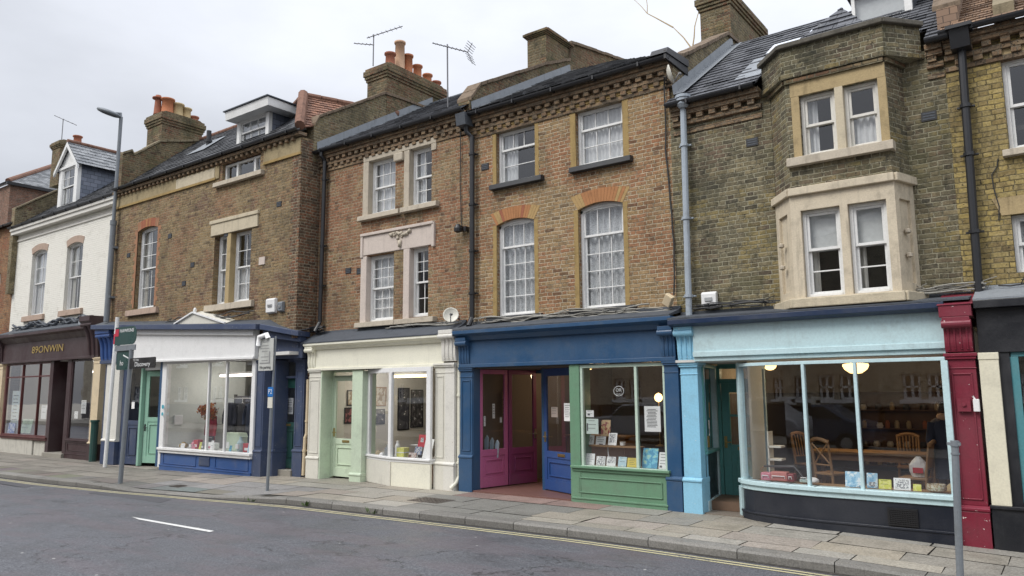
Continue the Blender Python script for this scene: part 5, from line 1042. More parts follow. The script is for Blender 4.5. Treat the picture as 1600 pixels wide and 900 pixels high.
ledge(hD,[(-7.50,.0),(-5.62,.0)],.645,.10,M['sgreen'],.10); riser(hD,[(-7.50,.0),(-5.66,.0)],.0,.56,M['sgreen'],.09,[((-7.38,.0),(-5.75,.0),.17,.44)])
mb=MB(); mb.box(-7.34,-5.66,.05,.65,.58,.62); mb.build('window_bed',M['wood'],hD)
mb=MB(); mb.quad((-7.5,.0,0),(-7.5,.7,0),(-7.5,.7,.6),(-7.5,.0,.6)); mb.build('window_side',M['ceil'],hD)
room(hD,-10.15,-5.5,.30,6.2,.0,2.75,M['uwall2']); mb=MB(); mb.box(-10.12,-5.55,6.1,6.15,0,1.75); mb.build('reflection_band',M['dwall'],hD)  # dark panel added to stand in for the mirrored dark street front
# ================================================================== SHOP E (pale blue)
mb=MB(); mb.box(-5.06,-1.44,-.16,.25,2.58,3.02); mb.box(-5.06,-1.44,-.19,.25,2.50,2.585); mb.box(-5.06,-1.44,-.15,.25,2.43,2.50); mb.build('fascia',M['pblue'],hE,bevel=.006)
mb=MB(); mb.prism_x([(-.16,3.0),(.25,3.0),(.25,3.12),(-.34,3.12),(-.34,3.04),(-.22,3.0)],-5.42,-1.40); mb.build('cornice',paint('dark_navy_cornice',(.012,.028,.07),.4,.15),hE,bevel=.006)
lead_top(hE,-5.42,-1.10,-.34,3.125,.24,3.24,M['lead_dark'])
console(hE,-5.37,-5.06,-.04,2.45,3.02,M['lblue'],.14,3); pil(hE,-5.35,-5.05,-.05,-.02,2.38,M['lblue'],.58,False)
curve=[(-4.43,.16),(-4.34,.02),(-4.16,-.10),(-3.92,-.19),(-3.6,-.26),(-3.2,-.31),(-1.45,-.33)]
frame_line(hE,curve,.55,2.38,[.03,1.28,2.0,3.13],M['pblue'],w=.08,mull=.045,head=.05,foot=.02); ledge(hE,curve,.58,.14,M['pblue'],.09)
rs=riser(hE,curve,-.03,.46,M['bblack'],.15); mb=MB(); mb.seg((-4.47,.2),(-4.40,.10),-.03,.46,.09,.02); mb.seg((-4.45,.2),(-4.37,.08),.46,2.4,.09,.0); mb.build('corner_post',M['pblue'],hE,bevel=.006)
g=MB(); g.box(-2.27,-1.90,-.385,-.36,.13,.37)
for i in range(9): g.box(-2.25,-1.92,-.40,-.38,.145+i*.0245,.157+i*.0245)
for i in range(12): g.box(-2.25+i*.03,-2.242+i*.03,-.395,-.38,.14,.36)
g.build('vent_grille',M['black'],rs)
mb=MB(); mb.prism_z([(x,y+.04) for x,y in curve]+[(-1.45,.3),(-4.40,.3)],.53,.56); mb.build('window_bed',M['wood'],hE)
frame_line(hE,[(-4.40,1.20),(-4.44,.2)],.50,2.38,[0,1.0],M['pblue'],'side_window',w=.06); mb=MB(); mb.seg((-4.40,1.2),(-4.44,.2),0,.5,.05); mb.build('side_riser',M['pblue'],hE)
# lobby: glazed left side, counter, door
frame_line(hE,[(-5.06,.14),(-5.26,1.18)],.92,2.40,[0,1.05],M['teal'],'side_window',w=.05)
mb=MB(); mb.seg((-5.06,.14),(-5.26,1.18),.18,.90,.03,0); mb.build('side_riser',M['bblack'],hE); mb=MB(); mb.seg((-5.06,.14),(-5.26,1.18),0,.18,.06,.01); mb.seg((-5.24,1.05),(-5.28,1.2),0,2.4,.08,.01); mb.build('side_frame',M['pblue'],hE,bevel=.004)
mb=MB(); mb.seg((-5.06,.14),(-5.26,1.18),.89,.93,.30,-.14); mb.build('counter_top',M['woodd'],hE)
mb=MB(); mb.box(-5.32,-5.17,1.2,1.3,0,2.4); mb.box(-5.2,-4.38,1.2,1.3,2.08,2.16); mb.box(-5.2,-4.38,1.2,1.3,2.34,2.42); mb.build('door_frame',M['teal'],hE,bevel=.005)
door(hE,(-5.16,1.24),(-4.40,1.24),.04,2.08,M['teal'],1.02,hs='l',knob='brass',stile=.14,muntin=.36,rails=(1.52,),gtop=1.92)
g=MB(); g.quad((-5.2,1.25,2.16),(-4.38,1.25,2.16),(-4.38,1.25,2.34),(-5.2,1.25,2.34)); g.build('transom_light',M['shopglass'],hE)
mb=MB(); mb.box(-5.35,-4.40,-.02,1.25,-.03,.015); mb.build('threshold',plain('grey_lobby_tile',(.20,.17,.14),.5),hE)
mb=MB(); mb.box(-5.4,-1.4,-.12,1.25,2.42,2.46); mb.build('soffit',M['ceil'],hE)
room(hE,-5.42,-1.25,.32,7.2,.0,2.95,M['uwall']); mb=MB(); mb.box(-5.38,-1.3,7.05,7.12,0,1.9); mb.build('reflection_band',M['dwall'],hE); mb=MB(); mb.box(-5.41,-5.37,1.4,7.05,0,1.9); mb.build('reflection_band',M['dwall'],hE)  # dark panels added; their top edge mimics the tone boundary of the reflection
mb=MB(); mb.quad((-4.34,.3,.5),(-4.36,1.05,.5),(-4.36,1.05,2.42),(-4.34,.3,2.42)); mb.build('display_side',M['gwall'],hE)
# crimson pilaster and right-hand black shop
pil(hE,-1.43,-1.10,-.26,-.12,2.38,M['crimson'],.58,True,deep=.5); console(hE,-1.43,-1.11,-.26,2.44,2.90,M['crimson'],.10,4)
mb=MB(); mb.box(-1.46,-1.08,-.40,.2,2.90,3.06); mb.prism_x([(-.42,3.06),(.25,3.06),(.25,3.28)],-1.48,-1.06); mb.build('bracket_cap',M['crimson'],hE,bevel=.01)
mb=MB(); mb.box(-1.05,3.4,-.24,.25,2.42,3.0); mb.box(-1.06,3.4,-.36,.25,3.0,3.1); mb.build('fascia',M['blk2'],hF,bevel=.006); lead_top(hF,-1.06,3.4,-.36,3.102,.24,3.3,M['lead'])
mb=MB(); mb.box(-1.06,-.84,-.28,.1,.48,2.40); mb.box(-1.065,-.835,-.29,.1,2.33,2.42); mb.build('pilaster',M['cream2'],hF,bevel=.006)
mb=MB(); mb.box(-1.07,-.62,-.27,.1,-.2,.47); mb.box(-1.08,-.62,-.3,.1,.44,.48); mb.box(-.84,-.72,-.22,.1,.47,2.42); mb.box(-.62,3.4,-.18,.1,-.2,.47); mb.build('stall_riser',M['blk2'],hF,bevel=.006)
frame_line(hF,[(-.70,-.16),(2.4,-.16)],.47,2.42,[0,1.4,3.1],paint('teal_frame',(.07,.24,.27),.42,.12),w=.14)
mb=MB(); mb.box(-1.0,3.4,1.2,1.3,-.1,2.6); mb.build('shop_room',M['dwall'],hF)
al=MB(); al.box(-1.16,-1.09,-.34,-.26,1.66,1.82); al.tube([(-1.14,-.3,1.82),(-1.16,-.3,1.86)],.012,6)
tag(al.build('entry_box',M['whitew'],at=(-1.12,-.3,1.74),bevel=.01),'small white entry box fixed to the edge of the crimson pilaster','entry box')
al=MB(); al.box(-1.34,-1.19,-.315,-.28,1.66,1.83); al.lathe(0,0,[(.01,0),(.025,0),(.025,.02),(.01,.02)],10,M=Matrix.Translation((-1.265,-.315,1.75))@Matrix.Rotation(R(90),4,'X'))
tag(al.build('bell_plate',M['crimson'],at=(-1.26,-.3,1.74)),'crimson bell plate on the face of the crimson pilaster','bell')
# ================================================================== things on the walls and roofs
def aerial(name,label,base,top,booms,loc_h=.0):
    """mast with yagi booms: booms (a,b,element length,count,reflector?)"""
    t=thing('tv_aerial',label,'aerial',base); mb=MB(); mb.tube([base,top],.018,6); mb.build('mast',M['aerial'],t)
    for a,b,el,n,ref in booms:
        a=Vector(a);b=Vector(b);u=(b-a).normalized(); mb=MB(); mb.tube([a,b],.013,6); s=u.cross(Vector((0,0,1))).normalized()
        for i in range(n):
            p=a+(b-a)*(i+.5)/n; mb.tube([p-s*el*(.8+.4*i/n)/2,p+s*el*(.8+.4*i/n)/2],.007,5)
        if ref:
            for k in (-1,1):
                for j in range(4): 
                    p=b+Vector((0,0,k*(.04+.06*j)))+u*(.02+.03*j); mb.tube([p-s*.2,p+s*.2],.007,5)
                mb.tube([b,b+Vector((0,0,k*.26))+u*.13],.008,5)
        mb.build('boom',M['aerial'],t)
    return t
aerial('a','tall thin aerial with arrow shaped head on the slate roof above the cream shop',(-11.48,1.0,8.45),(-11.51,1.0,10.25),[((-11.9,.9,10.36),(-10.95,1.1,9.93),.16,9,True)])
aerial('a','double aerial on the long chimney stack with six pots',(-15.62,2.4,11.33),(-15.62,2.4,12.30),[((-15.8,2.3,12.2),(-14.75,2.7,12.4),.16,8,False),((-16.35,2.3,12.2),(-15.6,2.4,11.97),.16,5,False)])
aerial('a','small aerial on the far left chimney behind the pointed dormer',(-34.4,1.75,12.8),(-34.4,1.75,13.85),[((-34.7,1.5,14.0),(-33.9,2.1,13.55),.3,5,False)])
def dish(label,c,r,yaw,bracket_to):
    t=thing('satellite_dish',label,'satellite dish',bracket_to); mb=MB(); T=Matrix.Translation(c)@Matrix.Rotation(yaw,4,'Z')@Matrix.Rotation(R(75),4,'X')
    mb.lathe(0,0,[(.02,-.012),(r*.5,.0),(r*.85,.03),(r,.05),(r,.06),(r*.85,.042),(r*.5,.012),(.02,.004)],20,M=T); mb.build('reflector',M['greyp'],t,smooth=True)
    a=MB(); e=T@Vector((0,-r*.25,r*1.15)); a.tube([T@Vector((0,-r*.95,.05)),e],.01,6); a.tube([e,e+Vector((0,.05,.0))],.025,8); a.tube([c,bracket_to],.018,6); a.build('arm',M['aerial'],t)
dish('grey round satellite dish above the cream shop beside the black downpipe',Vector((-10.46,-.02,3.55)),.165,R(38),Vector((-10.46,.24,3.5)))
dish('white satellite dish seen edge-on at the top right corner under the eaves',Vector((-5.40,.0,7.5)),.17,R(112),Vector((-5.56,.22,7.52)))
def alarm(label,x0,x1,z0,z1,Y,mat,extra=None):
    t=thing('alarm_box',label,'alarm box',((x0+x1)/2,Y,z0)); mb=MB(); mb.prism_x([(Y,z0),(Y-.09,z0+.03),(Y-.10,z1-.03),(Y-.06,z1),(Y,z1)],x0,x1); mb.build('case',mat,t,bevel=.012)
    a=MB(); xm=(x0+x1)/2; w_=(x1-x0)*.25; a.box(xm-w_,xm+w_,Y-.112,Y-.095,(z0+z1)/2-.03,(z0+z1)/2+.035); a.build('lamp',extra or M['steel'],t,bevel=.004)
alarm('square white alarm box on the dark brick beside the grey pipe',-5.02,-4.76,3.34,3.60,.25,M['whitew'],plain('alarm_lens',(.35,.36,.36),.3))
alarm('white alarm box with grey side at the lower right of the brown brick house',-16.28,-15.92,3.95,4.33,-.35,M['whitew'])
alarm('small grey junction box beside the white alarm box',-15.80,-15.62,3.96,4.22,-.35,M['metal'])
t=thing('floodlight','small cream floodlight tilted over the right end of the blue shop','floodlight',(-5.57,.22,3.45)); mb=MB(); T=Matrix.Translation((-5.57,.06,3.5))@Matrix.Rotation(R(35),4,'Y')@Matrix.Rotation(R(20),4,'X'); 
mb.box(-.075,.075,-.05,.05,-.10,.10); mb.v=[T@v for v in mb.v]; mb.build('case',M['creamp'],t,bevel=.012); a=MB(); a.tube([(-5.57,.06,3.5),(-5.62,.24,3.4)],.015,6); a.build('bracket',M['cable'],t)
t=thing('floodlight','small black security light at the end of the hanging cable by the black downpipe','floodlight',(-10.36,.22,5.42)); mb=MB(); mb.lathe(-10.36,.08,[(.03,5.33),(.085,5.35),(.09,5.42),(.05,5.50),(.02,5.52)],12); mb.build('lamp_head',M['black'],t,smooth=False); a=MB(); a.box(-10.40,-10.32,.12,.25,5.40,5.48); a.box(-10.26,-10.20,.14,.25,5.36,5.46); a.build('bracket',M['black'],t)
def cable(label,pts,r,mat=None,wig=.0,group=None,cat='cable',name='cable'):
    mb=MB(); P=[Vector(p) for p in pts]; out=[]; rr=random.Random(len(label))
    for a,b in zip(P,P[1:]):
        n=max(2,int((b-a).length/.25))
        for i in range(n): out.append(a+(b-a)*i/n+Vector((rr.uniform(-1,1),0,rr.uniform(-1,1)))*wig)
    out.append(P[-1]); mb.tube(out,r,6); o=mb.build(name,mat or M['cable'],at=P[0]); tag(o,label,cat,group); return o
cable('black cable hanging from the white dish down to the cream floodlight',[(-5.50,.05,7.5),(-5.56,.2,7.42),(-5.60,.22,6.2),(-5.54,.22,5.3),(-5.50,.22,4.5),(-5.53,.2,3.6)],.014,wig=.012)
cable('thin dark cable dropping from the eaves to the black security light',[(-10.40,.2,7.6),(-10.42,.22,6.5),(-10.38,.22,5.5)],.011,wig=.006)
cable('dead creeper stem clinging to the yellow brick beside the black pipe',[(-.74,.235,4.2),(-.70,.235,4.6),(-.78,.235,4.9),(-.66,.235,5.1)],.008,wig=.04,name='creeper_stem',cat='creeper')
def tangle(label,x0,x1,z,Y,n,r,mat,seed,amp=.05,fwd=.0,clips=0):
    rr=random.Random(seed); mb=MB()
    for k in range(n):
        zz=z+rr.uniform(-.02,.09); yy=Y+rr.uniform(-.03,.03); a=x0+rr.uniform(0,.25)*(x1-x0); b=x1-rr.uniform(0,.25)*(x1-x0)
        m_=max(8,int((b-a)/.13)); ph=rr.uniform(0,6); pts=[]; w1=rr.uniform(1.2,3.2)
        for i in range(m_+1): 
            x=a+(b-a)*i/m_; s=math.sin(x*w1+ph)+.5*math.sin(x*w1*2.7+ph*2); pts.append((x,yy-abs(s)*.02,zz+amp*s*.7+rr.uniform(-.01,.01)))
        mb.tube(pts,r*rr.uniform(.5,1.0),5)
    for k in range(clips):
        x=rr.uniform(x0,x1); mb.tube([(x,Y,z),(x+rr.uniform(-.1,.1),Y-.05,z+rr.uniform(.03,.10)),(x+rr.uniform(-.15,.15),Y+.04,z+rr.uniform(.02,.16))],r*.5,5)
    o=mb.build('cable_tangle',mat,at=(x0,Y,z)); tag(o,label,'cables'); return o
tangle('thick dark cables sagging along the top of the brown shop',-33.6,-26.6,4.52,.12,7,.05,M['lead_dark'],1,.11,clips=10)
tangle('thin cables along the top of the navy and white shop',-24,-16.6,3.98,-.45,5,.02,M['cable'],2,.05,clips=6)
tangle('bunch of cables gathered between the navy shop and the cream shop',-15.5,-14.5,3.46,.1,9,.022,M['cable'],3,.08,clips=9)
tangle('loose cables lying on the lead above the cream shop',-12.6,-10.3,3.40,.12,5,.014,M['cable_grey'],4,.04,clips=5)
tangle('tangled grey cables above the blue shop fascia',-10.1,-5.5,3.36,.14,9,.016,M['cable_grey'],5,.05,clips=14)
tangle('dark cables along the lead above the pale blue shop',-5.3,-3.6,3.30,.14,6,.014,M['cable'],6,.03,clips=5)
tangle('knotted cables beside the crimson bracket',-2.0,-.9,3.31,.14,9,.013,M['cable_grey'],7,.045,clips=9)
tangle('cables above the black shop at the right edge',-.9,2.5,3.34,.14,5,.014,M['cable'],8,.03,clips=4)
# putlog holes and air bricks
def air(x,z,Y,w,h,lab):
    mb=MB(); mb.box(x-w/2,x+w/2,Y-.012,Y+.02,z-h/2,z+h/2); mb.mi=1
    for i in range(3): mb.box(x-w/2+.02,x+w/2-.02,Y-.016,Y-.012,z-h/2+.02+i*h*.28,z-h/2+.02+i*h*.28+h*.15)
    return mb
for h,spots in ((hB,[(-18.3,6.27),(-16.0,6.75),(-21.2,6.6),(-20.3,5.1),(-23.6,6.3),(-19.9,5.6)]),(hC,[(-14.0,4.9),(-13.6,4.85)]),(hD,[(-9.75,6.7)]),(hE,[(-4.05,6.05),(-1.45,5.9)])):
    Y=-.35 if h==hB else .25
    for x,z in spots: air(x,z,Y,.2,.14,'').build('air_brick',[M['black'],M['lead_dark']],h)
mb=MB(); mb.box(-16.75,-16.5,-.37,-.34,5.25,5.45); mb.build('pale_patch',M['pinkstone'],hB)
# bare tree behind the roofs
tr=thing('bare_tree','bare pale twigs of a tree rising behind the roofs beside the right chimney','tree',(-8.0,9.6,0))
mb=MB(); mb.tube([(-8.0,9.6,0),(-8.0,9.6,4),(-7.9,9.6,8.5),(-8.1,9.6,11.5)],[.20,.16,.11,.05],9); mb.build('trunk',M['pot_buff'],tr)
rt=random.Random(4); mb=MB()
def twig(p,d,L,r,n):
    pts=[p]; 
    for i in range(5): d=(d+Vector((rt.uniform(-.25,.25),rt.uniform(-.1,.1),rt.uniform(-.05,.2)))).normalized(); pts.append(pts[-1]+d*L/5)
    mb.tube(pts,[r*(1-i*.15) for i in range(6)],5)
    if n>0:
        for k in (3,5): twig(pts[k],(d+Vector((rt.uniform(-.8,.8),0,rt.uniform(0,.5)))).normalized(),L*.7,r*.55,n-1)
twig(Vector((-8.05,9.6,11.2)),Vector((-.45,0,.9)),2.6,.045,2); twig(Vector((-8.1,9.6,11.4)),Vector((.05,0,1)),2.6,.04,2); twig(Vector((-7.95,9.6,10.6)),Vector((.5,0,.9)),1.2,.03,1)
mb.build('crown',M['pot_buff'],tr)
# ================================================================== street furniture
t=thing('street_lamp','tall grey street lamp with flat disc head on the party wall above the brown shop','street lamp',(-25.3,-.5,4.2))
yl=-.5; mb=MB(); mb.tube([(-24.45,yl,4.25),(-24.42,yl,7.4)],.085,12); mb.tube([(-24.42,yl,7.4),(-24.38,yl,10.95)],.055,12); mb.tube([(-24.42,yl,7.35),(-24.42,yl,7.5)],.10,12); mb.build('column',M['metal'],t)
for z in (5.0,6.6): 
    b=MB(); b.box(-24.56,-24.32,yl-.02,-.2,z,z+.06); b.build('bracket',M['metal'],t)
T=Matrix.Translation((-24.62,yl-.28,11.08))@Matrix.Rotation(R(28),4,'Z')@Matrix.Rotation(R(20),4,'Y'); mb=MB(); mb.lathe(0,0,[(.05,-.06),(.27,-.06),(.31,-.02),(.30,.03),(.18,.07),(.05,.08)],22); mb.v=[T@Vector((v.x*1.35,v.y*.95,v.z)) for v in mb.v]; mb.tube([(-24.38,yl,10.9),(-24.36,yl-.02,11.05),(-24.55,yl-.2,11.06)],.05,8); hd=mb.build('lamp_head',M['metal'],t,smooth=True)
mb=MB(); mb.lathe(0,0,[(.02,-.075),(.22,-.075),(.22,-.058),(.02,-.058)],20); mb.v=[T@Vector((v.x*1.35,v.y*.95,v.z)) for v in mb.v]; mb.build('diffuser',M['lead_dark'],hd)
# bus stop: steel post with three sign plates
M['signg']=paint('dark_green_sign',(.008,.05,.045),.35,.1); M['signk']=paint('black_sign',(.012,.012,.014),.35,.1); M['ink']=plain('white_ink',(.75,.76,.75),.5,var=0); M['inkk']=plain('black_ink',(.04,.04,.045),.6,var=0)
t=thing('sign_post','galvanised post carrying two dark green signs and a black finger sign','sign post',(-18.36,-2.78,gz(-18.4)-.09))
y=-2.78; mb=MB(); mb.tube([(-18.36,y,-.25),(-18.2,y,3.05)],.052,12); mb.tube([(-18.36,y,-.22),(-18.355,y,-.12)],.075,12); mb.build('post',M['metal'],t)
def plate(x0,x1,z0,z1,y,mat,corner=0.0,round_right=False,th=.012):
    mb=MB(); n=8; pts=[]
    if round_right:
        r_=(z1-z0)*.42; pts=[(x0,z0),(x1-r_,z0)]+[(x1-r_+r_*math.sin(a*math.pi/16*1),z0+r_-r_*math.cos(a*math.pi/16)) for a in range(1,9)]+[(x1-r_+r_*math.cos(a*math.pi/16),z1-r_+r_*math.sin(a*math.pi/16)) for a in range(0,9)]+[(x0,z1)]
    else:
        c=corner or .001
        for cx,cz,a0 in ((x1-c,z0+c,-90),(x1-c,z1-c,0),(x0+c,z1-c,90),(x0+c,z0+c,180)):
            for k in range(4): a=R(a0+k*30); pts.append((cx+c*math.cos(a),cz+c*math.sin(a)))
    mb.prism_y(pts,y,y+th); return mb
s1=plate(-19.0,-17.97,3.16,3.60,y-.03,M['signg'],round_right=True).build('sign_plate',M['signg'],t,label='dark green flag sign with rounded end')
s2=plate(-18.93,-18.24,2.56,3.03,y+.01,M['signg'],.05).build('sign_plate',M['signg'],t,label='dark green square sign with white symbol')
s3=plate(-18.16,-16.97,2.57,2.82,y-.055,M['signk'],.03).build('sign_plate',M['signk'],t,label='black finger sign with white lettering')
mb=MB(); mb.box(-19.0,-18.0,y-.02,y,3.02,3.15); mb.build('bracket',M['metal'],t)
lettering(s1,'HAWKINS',-18.42,y-.036,3.50,.12,M['ink'],sx=1.25,extr=.001); mb=MB(); mb.box(-19.0,-18.82,y-.034,y-.031,3.38,3.56); mb.build('red_panel',plain('red_ink',(.45,.02,.05),.5,var=0),s1)
lettering(s2,'ho',-18.66,y+.004,2.72,.17,M['ink'],extr=.001); mb=MB(); mb.add([(-18.62,y+.006,2.90),(-18.35,y+.006,2.82),(-18.35,y+.006,2.85),(-18.60,y+.006,2.93)],[(0,1,2,3)]); mb.build('white_mark',M['ink'],s2)
lettering(s3,'TO THE',-17.85,y-.061,2.765,.065,M['ink'],sx=1.1,extr=.001); lettering(s3,'Discovery',-17.55,y-.061,2.665,.15,M['ink'],sx=1.15,extr=.001)
t=thing('bus_stop_pole','slim white pole with a red band standing in front of the navy shop pilaster','pole',(-22.99,-.95,-.12))
mb=MB(); mb.tube([(-22.99,-.95,-.12),(-22.81,-.95,4.25)],.055,10); mb.build('post',M['whitew'],t); mb=MB(); mb.tube([(-22.842,-.95,3.45),(-22.832,-.95,3.75)],.058,10); mb.build('band',plain('red_band',(.50,.05,.08),.5),t)
# parking sign
t=thing('parking_sign','thin grey post with a pale restriction plate and small blue sign beside the kerb','parking sign',(-13.84,-1.95,-.09))
mb=MB(); mb.tube([(-13.84,-1.95,-.12),(-13.80,-1.95,1.75)],.033,10); mb.tube([(-13.80,-1.95,1.7),(-13.76,-1.93,3.18)],.022,8); mb.build('post',M['metal'],t)
pz=plate(-14.27,-13.76,2.45,3.14,-1.985,M['greyp'],.02).build('sign_plate',paint('weathered_sign',(.52,.53,.50),.5,.3),t)
yy=-1.989
mb=MB()
for k,(z,w_) in enumerate([(3.06,.16),(2.98,.24),(2.92,.30),(2.86,.20),(2.74,.26),(2.66,.22)]): mb.box(-14.05-w_/2,-14.05+w_/2,yy,yy+.003,z,z+.014)
mb.box(-13.90,-13.86,yy,yy+.003,2.62,2.86); mb.box(-14.22,-13.86,yy,yy+.003,2.60,2.625); mb.build('printed_lines',plain('grey_ink',(.25,.25,.25),.6),pz); lettering(pz,'No parking',-14.02,yy-.001,2.52,.085,M['inkk'],extr=.001)
mb=MB(); mb.tube([(-13.95,-1.99,3.14),(-13.98,-2.0,3.22),(-14.2,-2.02,3.18),(-14.26,-2.0,3.0)],.06,6); mb.build('torn_bag',M['whitew'],t,smooth=True)
bz=plate(-13.90,-13.72,1.90,2.10,-1.985,None,.02).build('sign_plate',plain('blue_sign',(.02,.17,.50),.4),t); lettering(bz,'P2',-13.81,-1.991,2.0,.14,M['ink'],extr=.001)
mb=MB(); mb.box(-13.89,-13.73,-1.985,-1.975,1.66,1.885); mb.build('notice_plate',M['greyp'],t)
# near post
t=thing('bollard_post','plain grey steel post at the kerb in front of the crimson pilaster','post',(-1.23,-2.23,-.07))
mb=MB(); mb.tube([(-1.235,-2.23,-.12),(-1.175,-2.23,1.37)],.037,14); mb.build('post',M['metal'],t,smooth=False); mb=MB(); mb.tube([(-1.176,-2.23,1.33),(-1.174,-2.23,1.39)],.045,14); mb.tube([(-1.18,-2.23,1.24),(-1.18,-2.23,1.26)],.044,14); mb.box(-1.25,-1.12,-2.26,-2.20,1.34,1.37); mb.build('cap',M['metal'],t)
# weeds in the gutter
M['leaf']=plain('weed_leaf',(.10,.17,.045),.7)
rw=random.Random(2)
for k,(x,lab) in enumerate([(-11.75,'tuft of green weeds in the gutter below the cream shop'),(-10.05,'small pale weed in the gutter near the manhole cover'),(-13.2,'sprig of weed by the broken kerb end')]):
    mb=MB(); y0=ky(x)-.02; z0=roadz(x,y0)
    for i in range(22 if k==0 else 12):
        a=rw.uniform(0,6.28); L=rw.uniform(.04,.13); r_=rw.uniform(0,.12); p=Vector((x+r_*math.cos(a),y0+r_*.3*math.sin(a),z0)); tip=p+Vector((math.cos(a)*L*.7,math.sin(a)*L*.5,L)); s=Vector((-math.sin(a),math.cos(a),0))*.014
        mb.add([p,p+(tip-p)*.5+s,tip,p+(tip-p)*.5-s],[(0,1,2,3)])
    tag(mb.build('weed',M['leaf'],at=(x,y0,z0)),lab,'weed')
# ================================================================== opposite side (shown only in the glass)
M['op1']=brick_mat('opposite_brown_brick',[(.42,.36,.27),(.50,.42,.31),(.45,.38,.28)],(.5,.47,.4),seed=31); M['op2']=brick_mat('opposite_yellow_brick',[(.52,.46,.34),(.58,.51,.38),(.48,.42,.31)],(.5,.47,.4),seed=32)
OL=['brown','pale','ochre','red','grey','yellow','dark','cream']; oi=0; x=-66
for x0,x1 in ((-66,-56),(-56,-47),(-47,-39),(-39,-31),(-31,-24),(-24,-17),(-17,-11.5),(-11.5,-6),(-6,-.5),(-.5,5),(5,12)):
    Y=-17.2; hh=7.2+(oi%3)*.35; t=thing('opposite_house','%s brick house across the street mirrored in the shop windows, %s'%(OL[oi%8],('near the far end','beyond the bend','with a low eaves','with tall eaves','facing the brown shop','facing the navy shop','facing the cream shop','facing the blue shop','facing the pale blue shop','behind the camera','right of the camera')[oi]),'house',((x0+x1)/2,Y,0),'houses across the street')
    mt=M['op1'] if oi%2 else M['op2']; ops=[]; n=2
    for k in range(n):
        cx=x0+(x1-x0)*(k+.5)/n; ops+= [(cx-.62,cx-.08,1.62,2.5),(cx+.12,cx+.66,1.62,2.5),(cx-.55,cx+.55,3.9,5.2)]
    mb=MB()
    # wall faces the other way: build as boxes round the openings
    xs=sorted({x0,x1,*[o[0] for o in ops],*[o[1] for o in ops]}); zs=sorted({1.4,hh,*[o[2] for o in ops],*[o[3] for o in ops]})
    for a,b in zip(xs,xs[1:]):
        for c,d in zip(zs,zs[1:]):
            if any(o[0]<(a+b)/2<o[1] and o[2]<(c+d)/2<o[3] for o in ops): continue
            mb.quad((a,Y,c),(a,Y,d),(b,Y,d),(b,Y,c))
    mb.box(x0,x1,Y-6,Y-5.9,0,hh); mb.build('wall',mt,t); mb=MB(); mb.prism_x([(Y+.2,hh),(Y-3,hh+1.7),(Y-6,hh)],x0,x1); mb.build('roof',M['slate2'],t)
    for a,b,c,d in ops:
        m2=MB(); m2.box(a,b,Y-.2,Y-.12,c,c+.08); m2.box(a,b,Y-.2,Y-.12,d-.08,d)
        for q in (a+.04,(a+b)/2,b-.04): m2.box(q-.04,q+.04,Y-.2,Y-.11,c,d)
        m2.box(a,b,Y-.2,Y-.11,(c+d)/2-.03,(c+d)/2+.03); m2.box(a-.1,b+.1,Y-.05,Y+.08,c-.12,c); m2.mi=1; m2.quad((a,Y-.17,c),(a,Y-.17,d),(b,Y-.17,d),(b,Y-.17,c)); m2.build('window',[M['whitew'],M['bblack']],t)
    mb=MB(); mb.box(x0+.1,x1-.1,Y-.3,Y-.05,.1,1.35); mb.build('shop_window',M['bblack'],t)
    mb=MB(); cx=(x0+x1)/2; mb.box(cx-.8,cx+.8,Y,Y+.08,1.42,1.72); mb.build('fascia',[M['whitew'],M['greyp']][oi%2],t); oi+=1
# parked car opposite
def car(x,y,label,col):
    t=thing('parked_car',label,'car',(x,y,0)); pr=[(-2.1,.35),(-2.15,.75),(-1.95,.98),(-1.1,1.05),(-.55,1.48),(.75,1.5),(1.45,1.08),(2.0,.95),(2.15,.7),(2.12,.35)]
    mb=MB(); mb.prism_y([(x+a,b) for a,b in pr],y-.85,y+.85); mb.build('body',paint('car_paint_'+label[:4],col,.2,.02),t,bevel=.08)
    g=MB(); g.prism_y([(x-1.0,1.07),(x-.52,1.42),(x+.72,1.44),(x+1.3,1.08)],y-.86,y+.86); g.build('window',plain('car_glass',(.02,.025,.03),.1),t)
    for q in (-1.35,1.35):
        for s in (-.8,.8):
            w_=MB(); w_.tube([(x+q,y+s-.1,.33),(x+q,y+s+.1,.33)],.33,18); ww=w_.build('wheel',M['black'],t); w_=MB(); w_.tube([(x+q,y+s-.11,.33),(x+q,y+s+.11,.33)],.19,12); w_.build('rim',M['steel'],ww)
car(-7.6,-14.6,'dark blue car parked opposite, mirrored in the pale blue shop window',(.03,.05,.09)); car(-13.5,-14.6,'silver car parked opposite, mirrored in the green framed window',(.35,.36,.38))
# ================================================================== lit lamps inside the shops
M['warm']=emit_mat('warm_lamp_glow',(1.0,.66,.26),3.2); M['tubeglow']=emit_mat('tube_glow',(1.0,.80,.42),4.5); M['whiteglow']=emit_mat('white_tube_glow',(1.0,.88,.78),5); M['globe']=emit_mat('globe_glow',(1.0,.60,.22),4.5)
def point(par,loc,e,col,size=.12):
    l=bpy.data.lights.new('bulb','POINT'); l.energy=e; l.color=col; l.shadow_soft_size=size; o=bpy.data.objects.new('bulb',l); COL.objects.link(o); o.parent=par; o.location=Vector(loc)-org(par)
def pendant(x,y,z,r,label,e=14,zt=2.9,grp=None):
    t=thing('pendant_lamp',label,'lamp',(x,y,z),grp); mb=MB(); mb.lathe(x,y,[(.02,z-r*.55),(r*.45,z-r*.5),(r*.85,z-r*.2),(r,z+.02),(r*.96,z+.05),(.04,z+.07)],20); mb.build('lamp_shade',M['warm'],t,smooth=True)
    mb=MB(); mb.tube([(x,y,z+.06),(x,y,zt)],.012,6); mb.build('rod',M['brass'],t); point(t,(x,y,z-r*.6-.08),e,(1,.72,.42))
